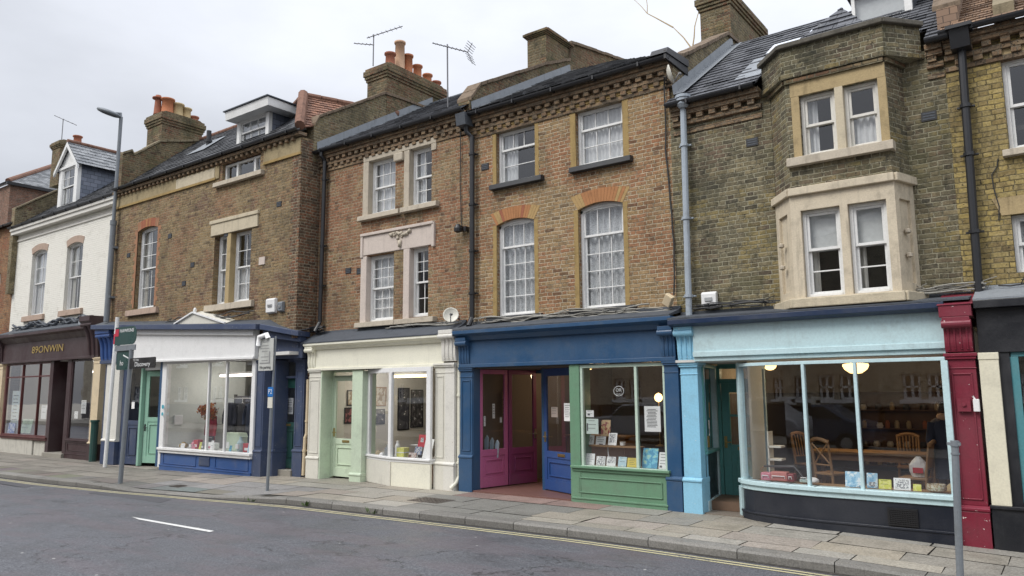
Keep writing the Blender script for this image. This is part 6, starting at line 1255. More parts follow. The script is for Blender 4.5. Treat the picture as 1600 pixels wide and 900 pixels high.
pendant(-3.07,2.0,2.34,.21,'glowing bowl shaped pendant lamp inside the pale blue shop',28)
pendant(-4.72,2.6,2.40,.12,'small glowing ceiling lamp at the left inside the pale blue shop',10)
pendant(-8.6,2.4,2.50,.13,'small glowing ceiling lamp inside the green framed window',9,2.75)
t=thing('table_lamp','small glowing globe lamp behind the notice in the green framed window','lamp',(-6.76,2.0,1.2)); mb=MB(); mb.lathe(-6.76,2.0,[(.01,1.74),(.06,1.77),(.085,1.83),(.06,1.89),(.01,1.92)],14); mb.build('globe',M['globe'],t,smooth=True); mb=MB(); mb.tube([(-6.76,2,.9),(-6.76,2,1.75)],.012,6); mb.lathe(-6.76,2.0,[(.09,.88),(.09,.9),(.02,.92)],12); mb.build('stem',M['brass'],t); point(t,(-6.76,1.8,1.83),6,(1,.65,.35))
t=thing('wall_lamp','small dark wall lamp with warm glow inside the pale blue shop','lamp',(-2.15,4.9,1.95)); mb=MB(); mb.lathe(-2.15,4.8,[(.03,1.95),(.12,2.0),(.03,2.12)],12); mb.build('lamp_shade',M['black'],t); mb=MB(); mb.tube([(-2.15,4.85,2.0),(-2.15,5.0,2.0),(-2.3,7.1,2.0)],.012,6); mb.build('arm',M['black'],t); point(t,(-2.15,4.85,2.2),7,(1,.6,.35))
def tube_light(x0,x1,y,z,label,mat,e,col):
    t=thing('tube_light',label,'ceiling light',((x0+x1)/2,y,z)); mb=MB(); mb.tube([(x0,y,z),(x1,y,z)],.035,8); mb.build('tube',mat,t); mb=MB(); mb.box(x0-.04,x1+.04,y-.05,y+.05,z+.035,z+.09); mb.build('fitting',M['whitew'],t)
    for k in range(3): point(t,(x0+(x1-x0)*(k+.5)/3,y,z-.15),e/3,col,.2)
tube_light(-14.3,-13.05,2.0,2.38,'long warm strip light on the ceiling of the cream shop',M['tubeglow'],48,(1,.90,.76))
tube_light(-20.4,-18.2,1.0,2.50,'long thin strip light on the ceiling of the navy and white shop',M['whiteglow'],50,(1,.95,.9))
tube_light(-32.0,-30.5,2.6,2.9,'strip light inside the dark brown shop',M['whiteglow'],50,(1,.92,.85))
point(hD,(-9.0,3.6,2.3),10,(1,.75,.5),.2)  # point light on its own, no lamp body modelled
# ================================================================== display goods: printed things leaning in the windows
PAPER=plain('white_paper',(.88,.88,.87),.7,var=.03); EDGE=plain('page_edges',(.62,.60,.54),.8)
def leaf(name,cat,label,x0,x1,z0,z1,y,cover,tilt=.30,th=.012,lines=0,frame=None,group=None,inkm=None,block=None,yaw=0,pic=None):
    """a flat printed thing standing at y: book, card, notice; leans back by tilt"""
    w_,h=x1-x0,z1-z0; mb=MB(); mb.box(-w_/2,w_/2,0,th,0,h); mb.mi=1; 
    if lines:
        r_=random.Random(int(x0*977)); 
        for i in range(lines):
            zz=h*(.86-.74*i/max(lines,1)); a=w_*r_.uniform(.28,.40); mb.box(-a,a*r_.uniform(.5,1),-.0016,0,zz,zz+h*.018+.002)
    mb.mi=2
    if pic: a,b,c,d=pic; mb.box(-w_/2+w_*a,-w_/2+w_*b,-.002,0,h*c,h*d)
    mb.mi=3
    if block: a,b,c,d=block; mb.box(-w_/2+w_*a,-w_/2+w_*b,-.0028,0,h*c,h*d)
    T=Matrix.Rotation(yaw,4,'Z')@Matrix.Rotation(tilt,4,'X').inverted(); mb.v=[T@v+Vector(((x0+x1)/2,y,z0)) for v in mb.v]
    o=mb.build(name,[cover,inkm or M['inkk'],pic and PICM or PAPER,BLK],at=((x0+x1)/2,y,z0)); return tag(o,label,cat,group)
BLK=plain('printed_block',(.10,.10,.11),.6); PICM=pic_mat('sketch_print',[(.8,.8,.78),(.25,.25,.27),(.7,.7,.68),(.4,.42,.45)],30)
m_teal=pic_mat('blue_lake_print',[(.08,.32,.52),(.16,.50,.66),(.35,.66,.62),(.65,.78,.42)],14,3); m_yel=plain('yellow_cover',(.70,.55,.08),.5); m_icon=pic_mat('saint_print',[(.55,.40,.22),(.62,.45,.25),(.30,.05,.06),(.20,.08,.06)],22,5)
m_sky=pic_mat('blue_picture_print',[(.24,.50,.72),(.42,.66,.82),(.78,.86,.90),(.15,.32,.45)],16,7); m_yg=pic_mat('yellow_green_print',[(.62,.62,.10),(.72,.70,.22),(.30,.42,.10)],20,9); m_red=plain('red_cover',(.50,.035,.05),.5); m_grey=pic_mat('grey_photo_print',[(.6,.6,.6),(.15,.15,.17),(.35,.30,.32),(.5,.45,.5)],26,11)
m_green=pic_mat('soft_green_print',[(.42,.58,.46),(.55,.66,.52),(.3,.44,.36)],12,13); m_map=pic_mat('map_print',[(.45,.56,.66),(.62,.68,.66),(.50,.62,.55),(.60,.55,.66)],10,15); m_pinkc=plain('pink_cover',(.60,.22,.28),.5)
# --- blue/green shop window (D)
D=.10
leaf('notice','notice','large white typed notice taped to the right pane of the green framed window',-6.08,-5.78,1.27,1.70,.035,PAPER,0,.002,13)
leaf('notice','notice','small white notice at the upper left of the green framed window',-7.25,-7.09,1.50,1.62,.04,PAPER,0,.002,2,block=(.2,.5,.25,.5)); leaf('notice','notice','pale green sheet with a dark figure at the left of the green framed window',-7.25,-7.0,1.20,1.47,.04,plain('pale_green_sheet',(.62,.72,.66),.7,var=.03),0,.002,3,block=(.04,.14,.2,.7))
st=thing('window_sticker','round white ringed sticker high on the green framed window','sticker',(-6.575,.04,1.96)); mb=MB(); mb.tube([(-6.575+.1*math.cos(k*math.pi/12),.048,1.96+.085*math.sin(k*math.pi/12)) for k in range(25)],.006,6); mb.build('ring',M['ink'],st); lettering(st,'OR',-6.575,.045,1.975,.085,M['ink'],extr=.001); lettering(st,'books',-6.575,.045,1.91,.035,M['ink'],extr=.001)
sh=thing('display_shelf','thin wooden shelf halfway up behind the green framed window','shelf',(-6.8,.3,.98)); mb=MB(); mb.box(-7.32,-6.28,.22,.42,.965,.99); mb.build('board',M['wood'],sh); mb=MB(); mb.tube([(-6.95,.32,.62),(-6.98,.32,.965)],.01,6); mb.tube([(-6.4,.32,.62),(-6.4,.32,.965)],.01,6); mb.build('support',M['whitew'],sh)
leaf('icon_picture','picture','painted picture of a robed figure above the shelf in the green framed window',-7.14,-6.95,1.15,1.44,.36,m_icon,.12,.015)
leaf('greeting_card','card','leftmost white card with a grey drawing on the shelf',-7.39,-7.24,1.0,1.17,.26,PAPER,.25,.006,pic=(.2,.85,.2,.8)); leaf('greeting_card','card','white card with pale blue writing in the middle of the shelf',-7.19,-6.99,1.0,1.15,.25,PAPER,.25,.006,3,block=(.35,.75,.0,.12)); leaf('greeting_card','card','white card with a flower drawing at the right of the shelf',-6.94,-6.77,1.0,1.22,.26,PAPER,.25,.006,pic=(.15,.85,.2,.92))
mb=MB(); mb.lathe(-6.66,.3,[(.03,.99),(.045,1.0),(.05,1.05),(.06,1.06)],12); tag(mb.build('dish',M['whitew'],at=(-6.66,.3,.99)),'small white dish on the shelf in the green framed window','dish')
leaf('greeting_card','card','white card at the bottom left corner of the green framed window',-7.32,-7.14,.65,.85,D,PAPER,.2,.006,4); leaf('greeting_card','card','black and white photo card on the left of the green window sill',-7.10,-6.92,.65,.81,D,PAPER,.2,.006,pic=(.05,.95,.05,.95)); leaf('greeting_card','card','black and white photo card beside its twin, with a white base',-6.89,-6.71,.65,.81,D,PAPER,.2,.006,pic=(.05,.95,.3,.95))
leaf('book','book','thin pale blue and yellow book next to the yellow book',-6.66,-6.50,.65,.82,D,pic_mat('pale_blue_print',[(.45,.62,.68),(.62,.72,.70),(.66,.58,.25)],14,2),.25,.02,2); leaf('book','book','bright yellow book on the sill left of the mullion in the green framed window',-6.48,-6.29,.65,.81,D,m_yel,.25,.02,4)
leaf('book','book','tall blue book with a painted lake right of the mullion',-6.19,-5.91,.65,.99,D,m_teal,.25,.025,block=(.1,.1,.1,.1)); leaf('book','book','white book with faint lines at the right end of the green window sill',-5.88,-5.70,.65,.93,D,PAPER,.22,.02,4,block=(.1,.35,.08,.2))
# --- D entrance
leaf('notice','notice','white notice taped high inside the pink glazed panel',-9.87,-9.80,1.42,1.72,.62,PAPER,0,.002,4,yaw=R(80)); leaf('notice','notice','small square notice low in the pink glazed panel',-9.89,-9.84,1.27,1.47,.36,PAPER,0,.002,2,yaw=R(80)); leaf('notice','notice','short wide notice at the right of the pink glazed panel',-9.83,-9.77,1.33,1.44,.82,PAPER,0,.002,1,yaw=R(80))
mb=MB(); 
for k in range(3): mb.prism_y([(-10.02+.09*k,.62),(-9.96+.09*k,.62),(-9.93+.09*k,1.02-.05*k),(-9.97+.09*k,1.08-.05*k),(-10.03+.09*k,.98-.05*k)],.55+.06*k,.58+.06*k)
tag(mb.build('garment',plain('pale_blue_cloth',(.45,.55,.62),.8),at=(-9.95,.6,.62)),'pale blue bags hanging behind the pink glazed panel','bag')
leaf('picture','picture','gold framed picture behind the pink glazed panel',-10.12,-9.93,1.50,1.98,1.3,m_icon,0,.03)
leaf('notice','notice','white typed notice at the right of the blue door glass',-8.06,-7.83,1.40,1.74,.50,PAPER,0,.002,7,yaw=R(-22)); leaf('notice','notice','brownish notice at the left of the blue door glass',-8.50,-8.28,1.46,1.66,.72,plain('tan_paper',(.50,.42,.36),.7),0,.002,3,yaw=R(-22))
# --- pale blue shop window (E)
EY=-.16
leaf('book','book','left blue patterned book on the sill of the pale blue shop',-2.84,-2.60,.585,.80,EY,m_sky,.2,.02); leaf('book','book','blue picture book partly behind the right mullion',-2.56,-2.42,.585,.79,EY+.03,m_sky,.2,.02,pic=(.2,.8,.1,.4)); leaf('book','book','yellow green book between the blue book and the photograph book',-2.40,-2.24,.585,.715,EY,m_yg,.22,.02,2); leaf('book','book','white bordered book with a grey street photograph',-2.21,-2.00,.585,.745,EY,PAPER,.2,.02,pic=(.1,.9,.12,.88)); leaf('book','book','small yellow card right of the photograph book',-1.97,-1.87,.585,.675,EY,m_yg,.2,.008)
mb=MB(); mb.lathe(-1.70,EY+.1,[(.09,.585),(.12,.60),(.125,.64),(.115,.68),(.10,.68),(.10,.62)],18); tag(mb.build('basket',pic_mat('woven_print',[(.30,.22,.12),(.45,.38,.26),(.55,.52,.44),(.35,.42,.2)],40,4),at=(-1.7,EY+.1,.585)),'low round basket at the right end of the pale blue window','basket')
for k,(a,b,c,d,mt,lb) in enumerate([(-4.10,-3.95,.585,.70,m_pinkc,'pink box beneath the first pane of the pale blue shop'),(-3.95,-3.70,.585,.72,plain('coral_box',(.52,.18,.16),.5),'coral coloured toy case with white handle'),(-3.70,-3.60,.585,.70,plain('dark_red_box',(.22,.03,.04),.5),'dark red box beside the coral case'),(-3.52,-3.38,.585,.63,plain('pale_teal_box',(.45,.60,.58),.5),'flat pale teal box left of the first mullion')]):
    t=thing('gift_box',lb,'box',((a+b)/2,.0,c)); mb=MB(); mb.box(a,b,-.02,.14,c,d); mb.build('case',mt,t,bevel=.012); mb=MB(); mb.tube([(a+.03,-.03,c+.04),(a+.03,-.04,c+.075),(b-.03,-.04,c+.075),(b-.03,-.03,c+.04)],.007,6); mb.build('handle',M['whitew'],t)
mb=MB(); mb.lathe(-3.33,.02,[(.05,.585),(.09,.60),(.08,.64),(.03,.665)],14); tag(mb.build('soft_toy',M['whitew'],smooth=True,at=(-3.33,.02,.585)),'small rounded white ornament just right of the first mullion','ornament')
t=thing('umbrella','dark folded umbrella lying across the boxes behind the first pane','umbrella',(-3.9,.1,.75)); mb=MB(); mb.tube([(-4.1,.15,.78),(-3.62,.1,.80),(-3.45,.05,.62)],[.012,.03,.012],8); mb.build('canopy',M['black'],t); mb=MB(); mb.tube([(-4.1,.15,.78),(-4.16,.15,.72),(-4.10,.15,.68)],.008,6); mb.build('handle',M['wood'],t)
mb=MB(); mb.box(-4.12,-3.95,.45,.7,.0,.55); mb.box(-4.1,-3.9,.4,.62,.85,.88); mb.box(-4.1,-3.9,.4,.62,1.05,1.08); mb.box(-4.11,-4.09,.4,.62,.55,1.3)
tag(mb.build('display_stand',M['greyp'],at=(-4.05,.5,0)),'small white tiered stand at the left inside the pale blue shop','stand')
ZF=.16
mb=MB(); mb.box(-5.38,-1.28,.34,7.1,.02,ZF); mb.build('raised_floor',M['floor'],hE)
def chair(label,x,y,rz,slats=5,z=ZF,grp=None,cross=False):
    t=thing('wooden_chair',label,'chair',(0,0,0)); 
    mb=MB(); mb.prism_z([(-.2,-.2),(.2,-.2),(.18,.2),(-.18,.2)],.44,.475); mb.build('seat',M['wood'],t,bevel=.008)
    for sx in (-1,1):
        mb=MB(); mb.tube([(sx*.17,-.17,.44),(sx*.19,-.19,0)],[.02,.016],8); mb.build('leg',M['wood'],t); mb=MB(); mb.tube([(sx*.17,.19,0),(sx*.16,.17,.46),(sx*.17,.25,1.0)],[.018,.022,.016],8); mb.build('leg',M['wood'],t)
    mb=MB(); mb.tube([(-.18,.25,.96),(-.09,.275,1.0),(0,.28,1.015),(.09,.275,1.0),(.18,.25,.96)],.03,8); mb.tube([(-.16,.19,.60),(.16,.19,.60)],.015,6)
    if cross: mb.tube([(-.16,.19,.6),(.16,.25,.95)],.014,6); mb.tube([(.16,.19,.6),(-.16,.25,.95)],.014,6)
    else:
        for i in range(slats): s_=(-.12+.24*i/(slats-1)); mb.tube([(s_,.19,.6),(s_*1.1,.262,.98)],.013,6)
    mb.build('backrest',M['wood'],t); mb=MB(); 
    for yy_ in (-.18,.18): mb.tube([(-.17,yy_,.2),(.17,yy_,.2)],.01,6)
    mb.build('stretcher',M['wood'],t); t.location=(x,y,z); t.rotation_euler=(0,0,rz); return t
chair('cross-backed wooden chair behind the middle pane of the pale blue shop',-3.38,1.25,R(155),cross=True)
chair('wooden chair with a plastic bag on its seat, near the right mullion',-2.15,1.25,R(-95)); chair('pale fan-backed wooden chair across the table in the pale blue shop',-2.52,3.0,R(10),slats=6); chair('wooden chair with curved back partly hidden behind the table',-4.1,2.6,R(60))
t=thing('dining_table','long plain wooden table inside the pale blue shop','table',(-2.9,2.1,ZF)); mb=MB(); mb.box(-3.9,-1.9,1.75,2.45,ZF+.73,ZF+.77); mb.build('tabletop',M['wood'],t,bevel=.006)
for a in (-3.8,-2.0):
    for b in (1.82,2.38): mb=MB(); mb.box(a-.03,a+.03,b-.03,b+.03,ZF,ZF+.73); mb.build('leg',M['wood'],t)
mb=MB(); mb.box(-3.75,-2.05,1.84,1.87,ZF+.62,ZF+.73); mb.build('apron',M['wood'],t)
t=thing('carrier_bag','white plastic carrier bag with red print on the chair','bag',(-2.1,1.22,ZF+.48)); mb=MB(); rr=random.Random(6); n=10
prof=[(.10,0),(.13,.08),(.125,.17),(.09,.23),(.03,.30)]
for r_,z in prof:
    for k in range(n): a=2*math.pi*k/n; q=r_*rr.uniform(.85,1.12); mb.v.append(Vector((-2.1+q*math.cos(a),1.22+q*.6*math.sin(a),ZF+.48+z)))
for i in range(len(prof)-1):
    for k in range(n): mb.f.append([i*n+k,i*n+(k+1)%n,(i+1)*n+(k+1)%n,(i+1)*n+k]); mb.m.append(0); mb.c.append(None)
mb.build('sack',M['whitew'],t); mb=MB(); mb.box(-2.17,-2.03,1.12,1.135,ZF+.54,ZF+.62); mb.build('print',m_red,t)
# goods on the back shelves
def shelving(label,x0,x1,y,z0,z1,n,matf,goods,gmats,seed,gname,glabel,gcat,ggroup):
    t=thing('shelf_unit',label,'shelves',((x0+x1)/2,y,z0)); mb=MB(); mb.box(x0,x1,y+.28,y+.31,z0,z1); mb.build('back_panel',matf,t)
    for i in range(n+1): mb=MB(); zz=z0+(z1-z0)*i/n; mb.box(x0,x1,y,y+.28,zz-.012,zz+.012); mb.build('shelf',matf,t)
    mb=MB(); mb.box(x0-.02,x0,y,y+.3,z0,z1); mb.build('side',matf,t); mb=MB(); mb.box(x1,x1+.02,y,y+.3,z0,z1); mb.build('side',matf,t)
    r_=random.Random(seed); proto={}
    for i in range(n):
        x=x0+.04
        while x<x1-.15:
            k=r_.randrange(len(gmats)); kind=k%2
            if k not in proto:
                mb=MB()
                if goods=='jars': 
                    mb.lathe(0,0,[(.045,0),(.05,.02),(.05,.12),(.03,.15),(.03,.17)] if kind else [(.06,0),(.075,.05),(.05,.11),(.055,.12)],12)
                else:
                    for q in range(4): mb.box(q*.03,q*.03+.027,0,.16,0,.20+.02*((q*7+k)%3))
                o=mb.build(gname,gmats[k]); tag(o,glabel,gcat,ggroup); proto[k]=o
            else: o=proto[k].copy(); COL.objects.link(o)
            o.location=(x+.06,y+.08,z0+(z1-z0)*i/n+.013); x+=r_.uniform(.15,.34)
shelving('dark shelves of jars along the back wall of the pale blue shop',-4.1,-1.5,6.6,.3,1.9,4,M['woodd'],'jars',[M['whitew'],M['pot_buff'],M['lead_dark'],M['pot_or'],M['steel'],M['cream_stone']],3,'storage_jar','small jar on the dark back shelves of the pale blue shop','jar','jars on the back shelves of the pale blue shop')
bm=[plain('book_spine_%d'%i,c,.6) for i,c in enumerate([(.25,.05,.04),(.06,.08,.16),(.35,.28,.16),(.08,.14,.09),(.45,.42,.36),(.14,.08,.05)])]
shelving('dark bookshelves at the back behind the green framed window',-8.0,-5.6,5.6,.2,1.9,4,M['woodd'],'books',bm,5,'book_row','short row of book spines on the dark shelves behind the green framed window','books','books on the back shelves of the blue shop')
t=thing('counter','wooden counter with red books behind the blue door glass','counter',(-8.3,2.2,.0)); mb=MB(); mb.box(-9.0,-7.6,2.1,2.6,.0,1.0); mb.build('body',M['wood'],t); mb=MB(); mb.box(-9.05,-7.55,2.05,2.65,1.0,1.04); mb.build('countertop',M['wood'],t)
# cups on the lobby counter
for k,(x,y,h,lb) in enumerate([(-5.22,.40,.16,'tall white jug on the counter in the pale blue lobby'),(-5.20,.60,.12,'white cup between the jugs on the lobby counter'),(-5.24,.78,.18,'white bottle at the back of the lobby counter'),(-5.26,.95,.08,'small white bowl at the far end of the lobby counter')]):
    mb=MB(); mb.lathe(x,y,[(.035,.93),(.045,.94),(.04,.93+h*.7),(.025,.93+h)],12); tag(mb.build('crockery',M['whitew'],at=(x,y,.93)),lb,'crockery')
leaf('poster','poster','brown printed poster in the pale blue lobby side glass',-5.20,-5.12,1.50,1.76,.60,pic_mat('brown_poster_print',[(.48,.30,.10),(.58,.40,.16),(.12,.08,.05)],24,6),0,.003,yaw=R(78)); leaf('notice','notice','white notice with a grey square in the lobby side glass',-5.16,-5.12,1.20,1.46,.55,PAPER,0,.003,3,yaw=R(78),block=(.3,.7,.12,.45))
# --- person in the pale blue shop, seen from behind
def person(label,x,y,z0,h,rz,coat,trous,hairc):
    k=h/1.7
    J={'pelvis':(0,0,.95),'waist':(0,.0,1.10),'chest':(0,.01,1.30),'neckb':(0,.0,1.44),'neck':(0,-.01,1.50),'head':(0,-.03,1.60),'headt':(0,-.02,1.70),
       'shl':(.17,0,1.40),'ell':(.23,.02,1.13),'wrl':(.21,-.10,.90),'hal':(.20,-.14,.82),'shr':(-.17,0,1.40),'elr':(-.22,.02,1.13),'wrr':(-.19,-.12,.92),'har':(-.17,-.17,.86),
       'hil':(.09,0,.90),'knl':(.10,-.02,.49),'anl':(.10,.03,.09),'tol':(.11,-.12,.04),'hir':(-.09,0,.90),'knr':(-.10,-.03,.49),'anr':(-.11,.02,.09),'tor':(-.12,-.13,.04)}
    Rr={'pelvis':.14,'waist':.125,'chest':.15,'neckb':.09,'neck':.055,'head':.085,'headt':.065,'shl':.07,'ell':.048,'wrl':.032,'hal':.035,'shr':.07,'elr':.048,'wrr':.032,'har':.035,'hil':.095,'knl':.062,'anl':.042,'tol':.035,'hir':.095,'knr':.062,'anr':.042,'tor':.035}
    E=[('pelvis','waist'),('waist','chest'),('chest','neckb'),('neckb','neck'),('neck','head'),('head','headt'),('neckb','shl'),('shl','ell'),('ell','wrl'),('wrl','hal'),('neckb','shr'),('shr','elr'),('elr','wrr'),('wrr','har'),('pelvis','hil'),('hil','knl'),('knl','anl'),('anl','tol'),('pelvis','hir'),('hir','knr'),('knr','anr'),('anr','tor')]
    names=list(J); me=bpy.data.meshes.new('person'); me.from_pydata([tuple(c*k for c in J[n]) for n in names],[(names.index(a),names.index(b)) for a,b in E],[]); me.materials.append(trous)
    o=bpy.data.objects.new('person',me); COL.objects.link(o); sk=o.modifiers.new('skin','SKIN'); sk.use_smooth_shade=True; ss=o.modifiers.new('sub','SUBSURF'); ss.levels=2; ss.render_levels=2
    if not me.skin_vertices: 
        dg=bpy.context.evaluated_depsgraph_get()
    sv=me.skin_vertices[0].data if me.skin_vertices else None
    if sv:
        for i,n in enumerate(names): sv[i].radius=(Rr[n]*k,Rr[n]*k); sv[i].use_root=(n=='pelvis')
    o.location=(x,y,z0); o.rotation_euler=(0,0,rz); tag(o,label,'person'); ORG[o.name]=Vector((0,0,0))
    def part(name,mt,mb,sm=True):
        mb.v=[v*k for v in mb.v]; p=mb.build(name,mt,None,smooth=sm); p.parent=o; return p
    mb=MB(); n=20; prof=[(.20,.50,.15),(.20,.70,.15),(.185,.95,.14),(.17,1.12,.13),(.20,1.30,.145),(.205,1.40,.125),(.10,1.47,.09),(.075,1.50,.075)]
    for a,z,b in prof:
        for q in range(n): tt=2*math.pi*q/n; f=1+.03*math.sin(5*tt+z*7); mb.v.append(Vector((a*f*math.cos(tt),b*f*math.sin(tt),z)))
    for i in range(len(prof)-1):
        for q in range(n): mb.f.append([i*n+q,i*n+(q+1)%n,(i+1)*n+(q+1)%n,(i+1)*n+q]); mb.m.append(0); mb.c.append(None)
    part('coat',coat,mb)
    for s in (('shl','ell','wrl'),('shr','elr','wrr')): mb=MB(); mb.tube([J[q] for q in s],[.085,.07,.055],12); part('sleeve',coat,mb)
    mb=MB(); mb.lathe(0,.045,[(.04,1.44),(.105,1.47),(.12,1.51),(.10,1.55),(.05,1.56)],16); part('hood_trim',M['pot_pale'],mb)
    mb=MB(); mb.lathe(0,.0,[(.03,1.54),(.088,1.58),(.10,1.64),(.092,1.70),(.06,1.74),(.015,1.755)],16); part('hair',hairc,mb)
    return o
person('person in a long dark coat with pale hood trim standing inside the pale blue shop',-1.72,1.35,.16,1.56,R(190),plain('dark_navy_coat',(.02,.025,.045),.85),plain('skin_and_jeans',(.10,.08,.075),.8),plain('dark_brown_hair',(.04,.025,.018),.6))
mb=MB(); mb.lathe(0,0,[(.02,0),(.10,.03),(.13,.12),(.10,.2),(.06,.24),(.02,.26)],12); tag(mb.build('basket',M['pot_buff'],at=(0,0,0)),'small tan bundle on the floor beside the person in the dark coat','basket').location=(-1.62,1.0,.35)
# --- cream shop (C)
leaf('greeting_card','card','red card with a white bird standing in the cream shop window',-11.58,-11.36,.80,1.07,.18,m_red,.22,.01,pic=(.3,.7,.4,.75)); leaf('book','book','tall white book with green flowers at the right of the cream shop window',-11.32,-11.08,.59,1.0,.05,PAPER,.3,.02,block=(.55,.85,.08,.3),pic=(.5,.9,.1,.6)); leaf('book','book','blue book leaning in front of the red card',-11.60,-11.40,.65,.82,.10,pic_mat('blue_mixed_print',[(.10,.14,.28),(.5,.5,.5),(.2,.25,.4)],20,8),.25,.02); leaf('book','book','brown and red patterned book at the foot of the red card',-11.66,-11.44,.585,.70,-.02,pic_mat('brown_mixed_print',[(.40,.2,.14),(.55,.5,.45),(.3,.12,.10)],22,10),.25,.02)
t=thing('gift_box','lime green gift box left of centre in the cream shop window','box',(-11.9,.0,.585)); mb=MB(); mb.box(-11.98,-11.76,-.05,.12,.585,.79); mb.build('case',m_yg,t,bevel=.006); mb=MB(); mb.box(-11.985,-11.755,-.055,.125,.68,.70); mb.build('ribbon',M['whitew'],t)
for k,(x,y,w_,h,mt,lb) in enumerate([(-12.80,.20,.07,.10,M['pot_buff'],'small tan pot at the far left of the cream shop window'),(-12.62,.18,.06,.07,M['whitew'],'small white pot beside the tan pot'),(-12.35,.10,.11,.24,M['lead'],'grey tin can in the left pane of the cream shop'),(-12.14,.15,.06,.33,M['whitew'],'tall pale bottle by the white corner post'),(-12.45,-.02,.06,.08,M['whitew'],'low white cup in front of the tin can'),(-11.62,.05,.07,.09,M['woodd'],'little brown pot right of the lime green box'),(-11.52,.2,.05,.20,M['black'],'small black bottle behind the brown pot')]):
    mb=MB(); z=.585; mb.lathe(x,y,[(w_*.7,z),(w_,z+.01),(w_,z+h*.7),(w_*.6,z+h*.85),(w_*.6,z+h)],14); tag(mb.build('jar',mt,at=(x,y,z)),lb,'jar')
t=thing('folding_stand','thin white wire stand holding paper in the cream shop window','stand',(-11.6,.3,.585)); mb=MB(); mb.tube([(-11.85,.3,.59),(-11.75,.4,.85),(-11.6,.3,.59)],.008,6); mb.build('frame',M['whitew'],t); mb=MB(); mb.box(-11.9,-11.6,.32,.46,.82,.835); mb.build('tray',PAPER,t)
def wallpic(X,y0,y1,z0,z1,label,mt,fr):
    t=thing('framed_picture',label,'picture',(X,(y0+y1)/2,z0)); mb=MB(); mb.box(X,X+.02,y0,y1,z0,z0+.03); mb.box(X,X+.02,y0,y1,z1-.03,z1); mb.box(X,X+.02,y0,y0+.03,z0+.03,z1-.03); mb.box(X,X+.02,y1-.03,y1,z0+.03,z1-.03); mb.build('frame',fr,t); mb=MB(); mb.box(X+.001,X+.012,y0+.03,y1-.03,z0+.03,z1-.03); mb.build('print',mt,t)
g1=pic_mat('faded_print',[(.55,.52,.45),(.35,.28,.2),(.2,.18,.17)],8,1); g2=pic_mat('dark_photo_print',[(.05,.05,.05),(.12,.11,.11),(.55,.55,.55)],9,2)
wallpic(-15.045,2.16,2.56,1.62,2.12,'wooden framed print on the left wall inside the cream shop bay',g1,M['wood']); wallpic(-15.045,2.06,2.52,1.14,1.54,'dark photograph below the wooden framed print',g2,M['black'])
wallpic(-15.045,1.20,1.53,1.64,2.04,'small print high behind the pale green door glass',g1,M['black']); wallpic(-15.045,1.12,1.50,1.20,1.60,'dark red print lower behind the pale green door glass',pic_mat('dark_red_print',[(.06,.03,.03),(.3,.12,.12),(.1,.08,.08)],9,4),M['black'])
def backpic(x0,x1,y,z0,z1,label,mt,fr,name='framed_picture'):
    t=thing(name,label,'picture',((x0+x1)/2,y,z0)); mb=MB(); mb.box(x0,x1,y-.02,y,z0,z1); mb.build('frame',fr,t); mb=MB(); mb.box(x0+.03,x1-.03,y-.025,y-.02,z0+.03,z1-.03); mb.build('print',mt,t)
wallpic(-15.045,3.0,3.45,.95,2.1,'tall dark poster with a pale tower on the left wall of the cream shop',pic_mat('tower_print',[(.05,.05,.06),(.10,.10,.11),(.7,.7,.7)],6,12),M['black']); wallpic(-15.045,3.5,4.0,1.0,2.05,'dark poster next to the tower poster in the cream shop',g2,M['black']); backpic(-13.9,-13.2,5.45,1.1,2.0,'second dark poster on the back wall of the cream shop',pic_mat('dark_bluish_print',[(.04,.05,.07),(.12,.13,.16),(.4,.42,.46)],7,6),M['black'])
t=thing('desk','brown desk at the back of the cream shop','desk',(-13.2,4.2,0)); mb=MB(); mb.box(-14.3,-12.4,3.9,4.6,.78,.82); mb.build('tabletop',M['woodd'],t)
for a in (-14.25,-12.5): mb=MB(); mb.box(a,a+.06,3.95,4.55,0,.78); mb.build('leg',M['woodd'],t)
def garment(label,x,y,zt,L,mt,w_=.24):
    t=thing('hanging_coat',label,'coat',(x,y,zt)); mb=MB(); n=14; prof=[(.04,0),(w_*.85,-.06),(w_*.8,-.3),(w_*.85,-L*.7),(w_,-L)]
    for a,z in prof:
        for q in range(n): tt=2*math.pi*q/n; mb.v.append(Vector((x+a*(1+.06*math.sin(4*tt))*math.cos(tt),y+.07*math.sin(tt),zt+z)))
    for i in range(len(prof)-1):
        for q in range(n): mb.f.append([i*n+q,i*n+(q+1)%n,(i+1)*n+(q+1)%n,(i+1)*n+q]); mb.m.append(0); mb.c.append(None)
    mb.build('cloth',mt,t,smooth=True)
    for s in (-1,1): mb=MB(); mb.tube([(x+s*w_*.7,y,zt-.08),(x+s*(w_+.04),y-.02,zt-.38),(x+s*(w_+.03),y-.04,zt-.62)],[.07,.055,.045],8); mb.build('sleeve',mt,t,smooth=True)
    mb=MB(); mb.tube([(x-.14,y,zt-.06),(x,y,zt+.02),(x+.14,y,zt-.06)],.008,6); mb.tube([(x,y,zt+.02),(x,y,zt+.12)],.006,5); mb.build('hanger',M['whitew'],t)
dk=plain('dark_cloth',(.015,.017,.03),.9); dk2=plain('black_cloth',(.03,.03,.035),.9)
garment('dark coat hanging at the back of the cream shop',-14.6,4.6,1.65,1.1,dk2,.16)
